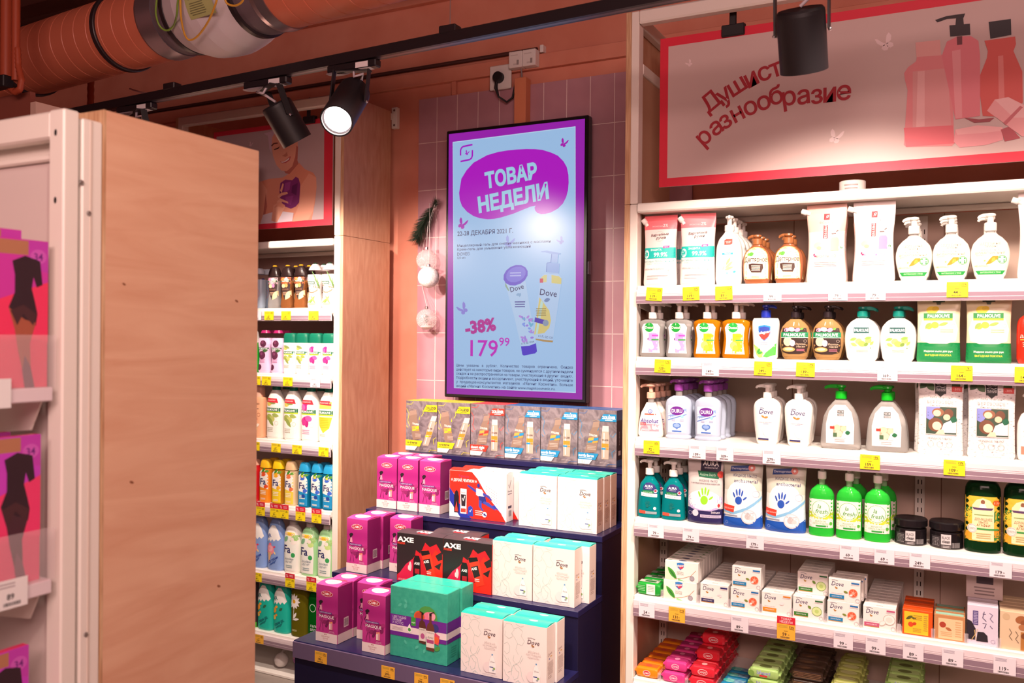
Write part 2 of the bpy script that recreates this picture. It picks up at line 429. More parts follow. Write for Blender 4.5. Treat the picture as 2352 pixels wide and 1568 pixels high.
mb = MB(); mb.box(RX0 + .004, RX1 - .004, 3.385, 3.40, 0, 2.09, mat('cdb3a4', .6), 0)
for x in (RX0 + .5, RX0 + 1.0, RX0 + 1.5): mb.add([(x, 3.3846, 0), (x + .003, 3.3846, 0), (x + .003, 3.3846, 2.09), (x, 3.3846, 2.09)], [(0, 1, 2, 3)], mat('8a6a5c', .7))
mb.build('back_panel', U)
slotted(U, RX0 + .006, 3.384, .1, 2.08); slotted(U, RX0 + .92, 3.384, .1, 2.08)
RZ = {1: 1.836, 2: 1.5846, 3: 1.2993, 4: 1.0137, 5: .738, 6: .4446, 7: .17}
for k, z in RZ.items(): shelf(U, RX0 + .031, RX1 - .031, R0 - .008, 3.38, z, z - (.064 if k < 5 else .072), 0)
mb = MB(); mb.box(RX0 + .029, RX1 - .029, R0 - .012, R0 + .03, 2.764, 2.8125, POSTW, .006); mb.build('top_rail', U)
mb = MB(); mb.box(RX0 + .029, RX1 - .029, 3.36, 3.40, 2.764, 2.8125, POSTW, .004); mb.build('top_rail', U)
for xx in (RX0, RX1 - .03):
    mb = MB(); mb.box(xx, xx + .03, R0 + .045, 3.40, 2.764, 2.8125, POSTW, .004); mb.build('side_rail', U)
    mb = MB(); mb.box(xx, xx + .03, R0 + .045, 3.40, 2.60, 2.64, POSTW, .004); mb.build('side_rail', U)
    mb = MB(); mb.box(xx, xx + .02, R0 + .05, 3.40, 2.13, 2.60, INNER, 0); mb.build('side_board', U)
mb = MB(); mb.box(RX0 + .031, RX1 - .031, R0 - .02, 3.40, 2.094, 2.1265, SHELFW, .005); mb.build('canopy_shelf', U)
mb = MB(); mb.box(RX0 + .04, RX1 - .04, 3.22, 3.25, 2.075, 2.0935, POSTW, .004); mb.build('under_rail', U)

M0 = 3.28; MX0, MX1 = -3.66, -2.6015
U2 = empty('shelving_unit', (0, 0, 0), 0, 'tall white shelving unit of shower gels beneath the poster of the smiling woman', 'shelving unit')
for z0, z1 in ((0, 2.113), (2.115, 2.773)):
    for xx in (MX0 - .018, MX1):
        mb = MB(); mb.box(xx, xx + .018, M0, 3.65, z0, z1, PLYD); mb.box(xx - .0002, xx + .0182, M0 - .0006, M0, z0, z1, PLYEDGE); mb.build('side_panel', U2)
    post(U2, MX1 - .033, MX1, M0 - .004, M0 + .04, z0, z1); post(U2, MX0, MX0 + .033, M0 - .004, M0 + .04, z0, z1)
mb = MB(); mb.box(MX0 + .004, MX1 - .004, 3.63, 3.645, 0, 2.08, mat('bfa49c', .6)); mb.build('back_panel', U2)
MZ = {1: 1.780, 2: 1.4643, 3: 1.1437, 4: .8292, 5: .5052, 6: .205}
for k, z in MZ.items(): shelf(U2, MX0 + .034, MX1 - .034, M0 - .008, 3.62, z, z - .062, 0)
mb = MB(); mb.box(MX0 + .033, MX1 - .033, M0 - .012, M0 + .02, 2.722, 2.772, POSTW, .006); mb.build('top_rail', U2)
mb = MB(); mb.box(MX0 + .033, MX1 - .033, M0 - .016, 3.64, 2.07, 2.103, SHELFW, .005); mb.build('canopy_shelf', U2)
mb = MB(); mb.box(MX0 + .034, MX1 - .034, M0 + .2, M0 + .23, 2.05, 2.069, POSTW, .004); mb.build('under_rail', U2)
mb = MB(); mb.box(-2.61, -2.60, 3.65, 3.70, 2.742, 2.772, POSTW); mb.box(-2.612, -2.578, 3.695, 3.7195, 2.70, 2.805, POSTW, .002)
dk = mat('7a5a52', .4, .6)
for q in (2.715, 2.79): mb.add([(a[0], 3.6946, a[1]) for a in ell(-2.595, q, .006, .006)], [tuple(range(18))], dk)
mb.build('wall_bracket', U2)

# near unit of hosiery at the photographer's left hand, and the plywood end of the unit beyond it
NX = -1.40
U3 = empty('shelving_unit', (0, 0, 0), 0, 'white shelving unit of hosiery packs closest to the viewer', 'shelving unit')
SCREW = mat('b9b2b0', .3, .9)
mb = MB(); mb.box(NX - .04, NX, 1.005, 1.036, 0, 2.041, POSTW, .003)
for q in (2.0, 1.882):
    mb.add([(a[0], 1.0047, a[1]) for a in ell(NX - .0215, q, .0038, .006)], [tuple(range(18))], mat('1c1418', .8))
mb.build('post', U3)
mb = MB(); mb.box(NX - .56, NX - .04, 1.008, 1.036, 1.992, 2.0405, POSTW, .004); mb.build('top_rail', U3)
mb = MB(); mb.box(NX - .56, NX - .04, 1.014, 1.036, 1.955, 1.967, POSTW, .003); mb.build('cross_rail', U3)
mb = MB(); mb.box(NX - .56, NX - .035, 1.024, 1.032, .1, 1.954, mat('d6c6c2', .5)); mb.build('end_panel', U3)
mb = MB(); mb.box(NX - .60, NX - .56, .0, 1.036, 0, 2.04, mat('8a6a64', .6)); mb.build('back_panel', U3)  # dark brown carries the shade of the unlit interior
mb = MB(); mb.box(NX - .04, NX, -.06, -.03, 0, 2.041, POSTW, .003); mb.build('post', U3)
ACR = mat('f2e2e6', .1, alpha=.16)
NZ = {1: 1.5565, 2: 1.2255, 3: .86}
for k, z in NZ.items():
    mb = MB(); mb.box(NX - .52, NX - .03, -.03, .992, z - .022, z, SHELFW, .002); s = mb.build('shelf', U3)
    mb = MB(); mb.box(NX - .03, NX - .002, -.03, .990, z - .024, z + (.0005), RAILA, .002); mb.build('price_rail', s)
    mb = MB(); mb.box(NX - .004, NX - .001, -.03, .994, z, z + .09, ACR); mb.build('acrylic_front', s)
    mb = MB(); b = z - .022
    mb.add([(NX - .03, .988, b), (NX - .5, .988, b), (NX - .5, .988, b - .10), (NX - .06, .988, b - .055), (NX - .03, .991, b), (NX - .5, .991, b), (NX - .5, .991, b - .10), (NX - .06, .991, b - .055)], [(0, 1, 2, 3), (4, 7, 6, 5), (0, 3, 7, 4), (3, 2, 6, 7), (1, 5, 6, 2), (0, 4, 5, 1)], POSTW); mb.build('bracket', s)
U4 = empty('shelving_unit', (0, 0, 0), 0, 'large plain plywood side of the next shelving unit with a white post', 'shelving unit')
mb = MB(); mb.box(NX - .5, NX - .001, 1.042, 1.084, 0, 2.032, POSTW, .003)
mb.box(NX - .001, NX + .0005, 1.058, 1.062, 0, 2.03, mat('d8c8bc', .4))
mb.build('post', U4)
for py, pz in ((1.0395, 1.917), (1.055, 1.864), (1.055, 1.111)):
    mb = MB(); mb.loft([(0, .0045, .0045), (.002, .004, .004), (.003, .002, .002)], SCREW, 2, 12)
    mb.xform(Matrix.Translation((NX, py, pz)) @ Matrix.Rotation(PI / 2, 4, 'Y')); mb.build('screw', U4)
mb = MB(); mb.box(NX - .5, NX, 1.086, 1.480, 0, 2.0565, PLY, .0015)
mb.box(NX - .5, NX + .0004, 1.0850, 1.0895, .0, 2.0563, PLYEDGE)
knot = mat('8a5236', .6)
for y, z, r in ((1.13, 1.742, .004), (1.415, 1.722, .005), (1.15, 1.37, .005), (1.37, 1.12, .005)): mb.add([(NX + .0003, a[0], a[1]) for a in ell(y, z, r, r * .5, -.4)], [tuple(range(18))], knot)
mb.build('side_panel', U4)
mb = MB(); mb.box(NX - .52, NX - .5, 1.042, 1.48, 0, 2.05, POSTW); mb.build('back_panel', U4)
# ------------------------------------------------------------------ goods: one builder per kind, every copy a thing of its own that shares the meshes
KINDS = {}
def kind(key, name, cat, depth, parts): KINDS[key] = (name, cat, depth, parts)
def put(key, X, Yf, Z, label, group=None, rz=0.0, name=None):
    nm, cat, dep, parts = KINDS[key]
    nm = name or nm
    loc = (X, Yf + dep / 2, Z)
    if len(parts) == 1:
        return tag(obj(nm, parts[0][1], None, loc, rz), label, cat, group)
    root = empty(nm, loc, rz, label, cat, group); made = []
    for pn, me, par, *rest in parts:
        made.append(obj(pn, me, made[par] if par is not None else root))
        if rest: made[-1]['label'] = rest[0]
    return root
ORD = [''] + [', %s from front' % k for k in 'second third fourth fifth sixth seventh eighth ninth tenth'.split()]
def row(key, X, Yf, Z, n, base, where, group=None, gap=0.004, dx=0.0, rz=0.0, first=0):
    dep = KINDS[key][2]
    for i in range(n):
        put(key, X + dx * i, Yf + i * (dep + gap), Z, base + ' ' + where + (ORD[i + first] if i + first else ', front' if n > 1 or first else ''), group, rz + random.uniform(-1, 1) * (.006 if gap < .0035 else .018))

def surface(rows, n):
    zs = [r[0] for r in rows]
    def ab(z):
        if z <= zs[0]: return rows[0][1:3]
        for i in range(len(rows) - 1):
            if z <= rows[i + 1][0] + 1e-9:
                t = (z - zs[i]) / max(rows[i + 1][0] - zs[i], 1e-9); t = min(max(t, 0), 1)
                return (rows[i][1] * (1 - t) + rows[i + 1][1] * t, rows[i][2] * (1 - t) + rows[i + 1][2] * t)
        return rows[-1][1:3]
    def f(x, z):
        a, b = ab(z); x = max(-a * .992, min(a * .992, x)); u = abs(x) / max(a, 1e-6)
        return x, -b * (1 - u ** n) ** (1 / n)
    return f
def smooth_rows(rows, k=3):
    """more rings between the given ones, on a Catmull-Rom curve, so that shoulders read round"""
    out = []
    for i in range(len(rows) - 1):
        p0, p1, p2, p3 = rows[max(i - 1, 0)], rows[i], rows[i + 1], rows[min(i + 2, len(rows) - 1)]
        for j in range(k):
            t = j / k; r = []
            for q in range(3):
                a, b, c, d = p0[q], p1[q], p2[q], p3[q]
                if q == 0: r.append(b + (c - b) * t)
                else:
                    v = 0.5 * (2 * b + (c - a) * t + (2 * a - 5 * b + 4 * c - d) * t * t + (3 * b - a - 3 * c + d) * t ** 3)
                    r.append(min(max(v, min(b, c) * 0.97), max(b, c) * 1.03))
            out.append(tuple(r) + ((p1[3],) if len(p1) > 3 else ()))
    out.append(rows[-1]); return out
def body(w, h, d, prof, n, m, k=3, seg=28):
    rows = [(z * h, a * w / 2, b * d / 2) + tuple(r) for z, a, b, *r in prof]
    rows = [(0, rows[0][1] * 0.93, rows[0][2] * 0.93) + rows[0][3:], (0.003, rows[0][1], rows[0][2]) + rows[0][3:]] + [r for r in rows[1:]]
    rows = rows[:1] + smooth_rows(rows[1:], k)
    mb = MB(); mb.loft(rows, m, n, seg); return mb, rows
def label_part(rows, n, field, cmds, L=0.012, e0=0.0004):
    x0, z0, w, h = field; S = surface(rows, n); mb = MB()
    
    def fm(x, z, e):
        X, Y = S(x + x0, z + z0); return (X, Y - e, z + z0)
    printing(mb, cmds, w, h, fm, L, e0)
    return mb
def cyl(mb, r, z0, z1, m, seg=20, r1=None, bev=0.002, cx=0, cy=0):
    r1 = r if r1 is None else r1
    mb.loft([(z0, r - bev, r - bev), (z0 + bev, r, r), (z1 - bev, r1, r1), (z1, r1 - bev, r1 - bev)], m, 2, seg, cx, cy)
def pump(z0, rc, hc, top, m, direction=-PI / 2, spout=0.035, flat=False):
    """collar and pump head; direction is the way the spout points"""
    a = MB(); cyl(a, rc, z0, z0 + hc, m)
    b = MB(); cyl(b, rc * 0.5, z0 + hc, top - 0.006, m, 14)
    ux, uy = math.cos(direction), math.sin(direction)
    hw = rc * (1.15 if flat else 0.85)
    b.loft([(top - 0.011, hw * 0.75, hw * 0.75), (top - 0.007, hw, hw), (top - 0.002, hw * 0.95, hw * 0.95), (top, hw * 0.6, hw * 0.6)], m, 2.2, 16)
    L = spout
    b.tube([(ux * hw * 0.3, uy * hw * 0.3, top - 0.006), (ux * L * 0.6, uy * L * 0.6, top - 0.005), (ux * L * 0.9, uy * L * 0.9, top - 0.008), (ux * L, uy * L, top - 0.013)],
           [rc * 0.42, rc * 0.36, rc * 0.3, rc * 0.24], m, 10)
    return a.mesh('collar'), b.mesh('pump_head')
def pump_bottle(key, w, h, d, prof, n, m, field, cmds, pz, rc, hc, top, pm, direction=-PI / 2, spout=0.035, neck=None, name='pump_soap_bottle', tubem=None, flat=False, plab=None):
    mb, rows = body(w, h, d, prof, n, m)
    if neck: cyl(mb, rc * 0.72, h - 0.004, pz + 0.002, neck, 16)
    parts = [('bottle_body', mb.mesh('bottle_body'), None), ('label', label_part(rows, n, field, cmds).mesh('label'), None)]
    c, hd = pump(pz, rc, hc, top, pm, direction, spout, flat)
    parts += [('collar', c, None) + ((plab + ' collar',) if plab else ()), ('pump_head', hd, None) + ((plab + ' pump head',) if plab else ())]
    if tubem:
        t = MB(); cyl(t, 0.0035, 0.012, pz + 0.004, tubem, 8); parts.append(('dip_tube', t.mesh('dip_tube'), None))
    kind(key, name, 'soap bottle', d, parts)
def pouch(key, w, h, d, bands, cmds, spoutcap=None, name='soap_refill_pouch', waist=0.0, L=0.01, slant=0.0):
    """stand-up pouch: fat foot, thin sealed top"""
    prof = [(0.0, .96, .80), (.03, 1.0, .98), (.12, .99, 1.0), (.35, .97 - waist, .86), (.6, .96 - waist, .62), (.8, .98, .34), (.92, 1.0, .10), (1.0, 1.0, .03)]
    rows = [(z * h, a * w / 2, b * d / 2) for z, a, b in prof]; rows = smooth_rows(rows, 4)
    out = []
    for r in rows:
        mm = bands[0][1]
        for v, c in bands:
            if r[0] >= v * h - 1e-6: mm = c
        dx = slant * max(0, r[0] / h - 0.55)
        out.append(r[:3] + (mm, dx, 0))
    mb = MB(); mb.loft(out, bands[0][1], 2.0, 32)
    S = surface(rows, 2.0); pr = MB()
    def fm(x, z, e):
        X, Y = S(x - w / 2, z); return (X + slant * max(0, z / h - 0.55), Y - e, z)
    printing(pr, cmds, w, h, fm, L, 0.0006)
    parts = [('pouch_body', mb.mesh('pouch_body'), None), ('label', pr.mesh('label'), None)]
    if spoutcap:
        x, z, ang, c = spoutcap; s = MB()
        s.tube([(0, 0, 0), (0.012 * math.cos(ang), 0, 0.012 * math.sin(ang)), (0.012 * math.cos(ang), 0, 0.012 * math.sin(ang)), (0.03 * math.cos(ang), 0, 0.03 * math.sin(ang))], [0.007, 0.007, 0.0095, 0.0095], c, 14)
        s.xform(Matrix.Translation((x - w / 2, 0, z))); parts.append(('spout_cap', s.mesh('spout_cap'), None))
    kind(key, name, 'refill pouch', d, parts)
def carton(key, w, h, d, m, front=(), top=(), side=(), name='soap_box', cat='soap box', bev=0.0008, lid=None, topm=None, sidem=None, lname='lid'):
    """printed cardboard box; front faces -Y, top up, side +X; lid = (thickness, material)"""
    mb = MB(); mb.box(-w / 2, w / 2, -d / 2, d / 2, 0, h, m, bev)
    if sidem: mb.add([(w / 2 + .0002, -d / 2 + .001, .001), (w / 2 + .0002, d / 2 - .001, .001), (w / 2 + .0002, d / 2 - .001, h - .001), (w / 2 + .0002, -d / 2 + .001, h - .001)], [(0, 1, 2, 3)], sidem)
    printing(mb, front, w, h, plane_map((-w / 2, -d / 2, 0), (1, 0, 0), (0, 0, 1), (0, -1, 0)))
    printing(mb, side, d, h, plane_map((w / 2, -d / 2, 0), (0, 1, 0), (0, 0, 1), (1, 0, 0)))
    if lid:
        parts = [('box_body', mb.mesh('box_body'), None)]
        t, lm = lid; lb = MB()      # tuck-in top that bows up a little, as card does
        N = 8
        vs = []; 
        for i in range(N + 1):
            u = i / N; y = -d / 2 + u * d; z = h + t * math.sin(PI * min(u * 1.15, 1) * 0.85) * 0.9
            vs += [(-w / 2 + .0005, y, z), (w / 2 - .0005, y, z)]
        base = len(vs); vs += [(-w / 2 + .0005, -d / 2, h - .0005), (w / 2 - .0005, -d / 2, h - .0005), (-w / 2 + .0005, d / 2, h - .0005), (w / 2 - .0005, d / 2, h - .0005)]
        lb.add(vs, [(2 * i, 2 * i + 1, 2 * i + 3, 2 * i + 2) for i in range(N)] + [tuple([base] + [2 * i for i in range(N + 1)] + [base + 2]), tuple([base + 1] + [2 * i + 1 for i in range(N + 1)][:] + [base + 3])[::-1]], lm)
        def tm(x, z, e):
            u = min(max(z / d, 0), 1); i = min(int(u * N), N - 1); f = u * N - i
            return (-w / 2 + x, -d / 2 + z, vs[2 * i][2] * (1 - f) + vs[2 * i + 2][2] * f + e)
        printing(lb, top, w, d, tm, 0.012)
        parts.append((lname, lb.mesh(lname), None))
    else:
        if topm: mb.add([(-w / 2 + .001, -d / 2 + .001, h + .0002), (w / 2 - .001, -d / 2 + .001, h + .0002), (w / 2 - .001, d / 2 - .001, h + .0002), (-w / 2 + .001, d / 2 - .001, h + .0002)], [(0, 1, 2, 3)], topm)
        printing(mb, top, w, d, plane_map((-w / 2, -d / 2, h), (1, 0, 0), (0, 1, 0), (0, 0, 1)))
        parts = [('box_body', mb.mesh('box_body'), None)]
    kind(key, name, cat, d, parts)
def wrapped(key, w, h, d, m, front=(), top=(), name='wrapped_soap_bar', n=5):
    """flow-wrapped bar: pillow body and two crimped ends"""
    mb = MB()
    rows = [(-w / 2, d * .36, .003), (-w / 2 + .006, d * .40, .004), (-w / 2 + .009, d * .46, h * .42), (-w / 2 + .016, d / 2, h / 2), (w / 2 - .016, d / 2, h / 2), (w / 2 - .009, d * .46, h * .42), (w / 2 - .006, d * .40, .004), (w / 2, d * .36, .003)]
    mb.loft(rows, m, n, 24)
    mb.xform(Matrix(((0, 0, 1, 0), (1, 0, 0, 0), (0, 1, 0, h / 2), (0, 0, 0, 1))))
    printing(mb, front, w, h, plane_map((-w / 2, -d / 2, 0), (1, 0, 0), (0, 0, 1), (0, -1, 0)))
    printing(mb, top, w, d, plane_map((-w / 2, -d / 2, h), (1, 0, 0), (0, 1, 0), (0, 0, 1)))
    kind(key, name, 'soap bar', d, [('wrapper', mb.mesh('wrapper'), None)])

WHITE = mat('f3efe9', 0.28); CREAMW = mat('efe6da', 0.35); INKD = '2b2a5a'; GOLD = 'b0813a'
CLEAR = mat('f4f2ee', 0.04, trans=0.72, ior=1.12); AMBER = mat('f59a1a', 0.05, trans=0.6, ior=1.15); AMBERL = mat('eab97a', 0.05, trans=0.65, ior=1.12)
AQUA = mat('0c9aa0', 0.06, trans=0.45, ior=1.15); ICE = mat('c9d8f0', 0.12, trans=0.25, ior=1.15)
OLIVE = mat('8c8420', 0.06, trans=0.55, ior=1.15); LEAFG = mat('0f7a22', 0.06, trans=0.45, ior=1.15); BLUE = mat('1187b8', 0.06, trans=0.45, ior=1.15)
DKGREEN = mat('12351a', 0.08, trans=0.3, ior=1.2); FRESH = mat('2fc23c', 0.12, trans=0.15, ior=1.2)
TUBE = mat('e9e6e2', 0.4)
# --- shelf with refill pouches (first from the top)
pouch('velvet_pouch', .122, .250, .062, [(0, mat('efe4e0', .3)), (.52, mat('e9cdca', .3)), (.80, mat('ee6f78', .35))], [
    ('t', 'ЭКОНОМИЯ', .42, .845, .02, 'f8c9cc'), ('t', '2%', .66, .855, .045, 'fbe4e4'),
    ('ring', .5, .70, .072, .070, 'a9999a'), ('t', 'Бархатные', .5, .725, .036, '3a3036', {'b': .02, 's': .2, 'r': .06}), ('t', 'ручки', .55, .68, .036, '3a3036', {'b': .02, 's': .2, 'r': .06}),
    ('r', .02, .385, .98, .54, '16b0a6'), ('p', [(.62, .525), (.8, .535), (.81, .565), (.64, .56)], 'd2308f'), ('t', 'NEW', .715, .545, .016, 'ffffff'),
    ('e', .12, .45, .08, .06, 'f4f4f2'), ('e', .12, .45, .05, .037, '16b0a6'), ('t', 'ЗАЩИТА', .42, .508, .028, 'e8fbf8', {'b': .01}), ('t', '99.9%', .56, .44, .06, 'ffffff', {'b': .025}),
    ('t', 'АНТИБАКТЕРИАЛЬНЫЙ', .48, .345, .027, '35aaa8', {'w': .9}), ('t', 'ПЛЮС • УВЛАЖНЕНИЕ', .45, .312, .02, '6fc3c0', {'w': .7}), ('t', 'КРЕМ-МЫЛО ДЛЯ РУК', .38, .235, .024, '9a8e90', {'w': .62}),
    ('ring', .8, .22, .04, .037, 'b7abac'), ('leaf', .79, .2, .03, .01, 1.1, 'b7abac'), ('lines', .15, .13, .8, .15, 1, 'b0a4a6'), ('r', .15, .095, .52, .125, 'ecc3c4')], (.013, .214, 2.2, WHITE), waist=.02)
pump_bottle('cream_soap', .090, .182, .056, [(0, .93, .95), (.1, 1, 1), (.55, .99, 1), (.72, .93, .95), (.86, .74, .82), (.96, .42, .55), (1, .32, .5)], 2.6, WHITE, (-.04, 0, .08, .182), [
    ('p', [(.36, .74), (.62, .74), (.70, .76), (.70, .85), (.44, .85), (.36, .83)], 'e23a26'), ('t', 'КРАСНАЯ', .53, .80, .016, 'ffffff', {'w': .26}), ('t', 'ЛИНИЯ', .53, .775, .016, 'ffffff', {'w': .26}),
    ('t', 'ЖИДКОЕ', .5, .665, .035, '8cc8e8', {'w': .5}), ('t', 'КРЕМ-МЫЛО', .5, .62, .035, '8cc8e8', {'w': .7}), ('r', .28, .555, .74, .59, '2f9fd0'), ('t', 'НЕЖНОЕ', .51, .572, .02, 'ffffff'),
    ('leaf', .4, .27, .17, .022, .35, 'efcf86'), ('leaf', .42, .3, .19, .024, .75, 'f1d48c'), ('leaf', .45, .36, .16, .022, 1.05, 'ecca7c'), ('leaf', .3, .26, .1, .012, 1.2, 'efd9a4'), ('e', .50, .21, .05, .02, '7ec2e6'), ('leaf', .74, .22, .06, .02, .4, '2f9fd0'), ('lines', .3, .1, .72, .15, 2, 'cfd6dc')],
    .182, .0165, .022, .236, WHITE, -1.4, .03, WHITE)
TAR = mat('8a5132', .22); TARP = mat('9a6038', .3)
pump_bottle('tar_soap', .097, .131, .05, [(0, .80, .9), (.1, .90, 1), (.45, 1, 1), (.7, .95, 1), (.86, .74, .85), (.95, .45, .6), (1, .34, .55)], 2.6, TAR, (-.042, .008, .084, .115), [
    ('p', [(.02, .06), (.98, .06), (.99, .45), (.94, .78), (.82, .93), (.6, 1.0), (.4, 1.0), (.18, .93), (.06, .78), (.01, .45)], 'c9bf7a'),
    ('p', [(.04, .08), (.96, .08), (.965, .45), (.92, .76), (.8, .90), (.6, .97), (.4, .97), (.2, .90), (.08, .76), (.035, .45)], 'f4ead2'),
    ('r', .05, .22, .95, .3, 'eddbb2'), ('r', .05, .1, .95, .14, 'eddbb2'), ('leaf', .22, .76, .16, .06, .4, '4a9a2c'), ('leaf', .2, .74, .1, .04, 1.2, '6cb23e'), ('t', 'МЫЛО', .75, .79, .035, '7fb09a'), ('t', 'ЖИДКОЕ', .75, .74, .035, '7fb09a'), ('t', 'Дегтярное', .5, .635, .145, '4b2c1c', {'w': .9, 'b': .012, 'j': 1}),
    ('p', [(.22, .50), (.35, .52), (.78, .50), (.8, .38), (.72, .25), (.34, .26), (.24, .38)], '3c2118'), ('lines', .3, .30, .72, .47, 5, 'e9dcc4'), ('lines', .3, .09, .7, .16, 2, '7d9a70')],
    .131, .0165, .021, .166, TARP, PI * .95, .032, TAR)
for key, c0, c1, pic in (('blush_pouch', 'ecbcae', 'f4d9cf', 'f2b79a'), ('rosy_pouch', 'f3dcd9', 'f8ece9', 'ec8fc4')):
    pouch(key, .125, .255, .06, [(0, mat(c1, .28)), (.62, mat(c0 if key == 'blush_pouch' else c1, .28))], [
        ('r', .44, .80, .58, .88, 'c8202a'), ('t', 'Я', .51, .84, .04, 'ffffff', {'s': .3}), ('t', 'Я САМАЯ', .5, .765, .026, '9a6a6a', {'w': .5}), ('r', .44, .56, .55, .73, 'd8242c'), ('t', 'КРЕМ-МЫЛО', .495, .645, .03, 'ffffff', {'r': PI / 2}),
        ('o', .30, .48, .05, .035, .3, 'f0c0ac'), ('o', .44, .455, .045, .035, -.2, 'f4d0c0'), ('o', .34, .44, .03, .022, 0, 'e7a48e'), ('r', .62, .40, .82, .54, pic), ('p', [(.62, .54), (.82, .54), (.79, .57), (.65, .57)], pic), ('r', .69, .57, .76, .61, 'ffffff'), ('r', .64, .61, .75, .625, '6a5050'), ('l', [(.75, .64), (.8, .66)], .012, '6a5050'),
        ('e', .88, .44, .07, .035, 'eef4ec'), ('leaf', .85, .43, .03, .016, .6, '2f8a3e'), ('leaf', .2, .345, .03, .01, .9, 'd8306c'), ('leaf', .22, .335, .03, .01, .2, 'd8306c'), ('t', 'BIO-МЫЛО', .52, .335, .034, 'd078b0' if pic == 'ec8fc4' else 'dd8f8a', {'w': .56}), ('t', 'АРОМАТЕРАПИЯ', .5, .295, .018, 'e0a0c0', {'w': .45}), ('lines', .2, .2, .8, .27, 3, 'e2b6bd'), ('ring', .86, .32, .03, .027, 'c9a9ac')],
        (.012, .226, 2.75, WHITE), waist=.05, slant=.0)
HERBW = mat('f4eee2', .26)
pump_bottle('herb_soap', .104, .140, .056, [(0, .70, .85), (.1, .80, .95), (.4, .98, 1), (.6, 1, 1), (.78, .88, .95), (.9, .62, .75), (.97, .38, .55), (1, .34, .5)], 2.5, HERBW, (-.045, .006, .09, .126), [
    ('e', .5, .58, .5, .42, 'f0ecc6'), ('p', [(.02, .2), (.98, .2), (.99, .6), (.8, .92), (.5, .99), (.2, .92), (.01, .6)], 'f3efd4'), ('t', 'ЦЕЛЕБНЫЕ', .5, .80, .06, '6a6450', {'w': .62}), ('t', 'ТРАВЫ', .5, .735, .06, '6a6450', {'w': .4}), ('t', 'ЖИДКОЕ МЫЛО', .5, .645, .045, '8a8468', {'w': .56}), ('t', 'АНТИБАКТЕРИАЛЬНЫЙ', .48, .575, .055, 'e0602a', {'w': .86}), ('t', 'КОМПЛЕКС', .2, .52, .032, 'e0602a', {'w': .24}),
    ('p', [(.36, .3), (.5, .32), (.62, .38), (.74, .44), (.72, .5), (.56, .5), (.46, .42)], 'ee8a1e'), ('p', [(.52, .36), (.66, .4), (.62, .47), (.55, .45)], 'f4a93c'), ('leaf', .3, .38, .05, .02, .5, 'f1b060'), ('e', .84, .42, .14, .1, '1d9440'), ('ring', .84, .42, .085, .08, 'dff0de'), ('r', .80, .345, .88, .495, 'ffffff'), ('r', .74, .39, .94, .45, 'ffffff'), ('t', 'МЁД И РОМАШКА', .24, .27, .04, 'e59a4a', {'w': .4}),
    ('p', [(.06, .16), (.94, .16), (.86, .07), (.14, .07)], '1d9440'), ('t', 'ФИТОБАЛАНС 5 ТРАВ', .5, .115, .035, 'cfe9c8', {'w': .6})],
    .146, .017, .026, .2, WHITE, PI * .9, .034, CLEAR)
# --- second shelf
HOUR = [(0, .93, .95), (.08, .97, 1), (.3, .92, .95), (.55, .87, .92), (.78, .95, .98), (.9, 1, 1), (.96, .9, .95), (1, .62, .8)]
for key, mm, c, tx in (('lavender_soap', CLEAR, 'c79ae0', 'SENSITIVE'), ('citrus_soap', AMBER, 'f0d21e', 'FRESH')):
    pump_bottle(key, .094, .132, .044, HOUR, 3.0, mm, (-.036, .014, .072, .105), [
        ('p', [(.03, .0), (.97, .0), (.9, .35), (.93, .7), (.97, .86), (.85, .98), (.5, 1.0), (.15, .98), (.03, .86), (.1, .5), (.09, .3)], 'f5eef2'), ('r', .40, .02, .86, .66, c), ('e', .42, .86, .24, .16, '17a03a'), ('r', .20, .825, .64, .895, '17a03a'), ('t', 'Dettol', .42, .86, .085, 'ffffff', {'w': .42, 'b': .015}), ('l', [(.42, .93), (.42, 1.0)], .012, 'e8f6ea'),
        ('t', tx, .68, .68, .045, 'f0a020' if mm is AMBER else 'c070d0', {'w': .36}), ('r', .56, .56, .88, .61, 'e8a81c' if mm is AMBER else 'c04cc0'), ('r', .54, .42, .9, .47, '3c9a4c'),
        ('e', .45, .28, .17, .13, 'f6e96a' if mm is AMBER else 'f4eaf6'), ('e', .55, .2, .13, .09, 'f2d53a' if mm is AMBER else 'e6d2ee'), ('leaf', .36, .42, .1, .02, 1.5, '8fbf3a' if mm is AMBER else '7a2f86'), ('r', .6, .03, .93, .08, 'ffffff'), ('r', .42, .02, .52, .1, 'b9a9c0')],
        .134, .0145, .024, .192, WHITE, .25, .042, CLEAR if mm is CLEAR else AMBERL, tubem=TUBE)
NAVY = mat('1c2f9a', .3)
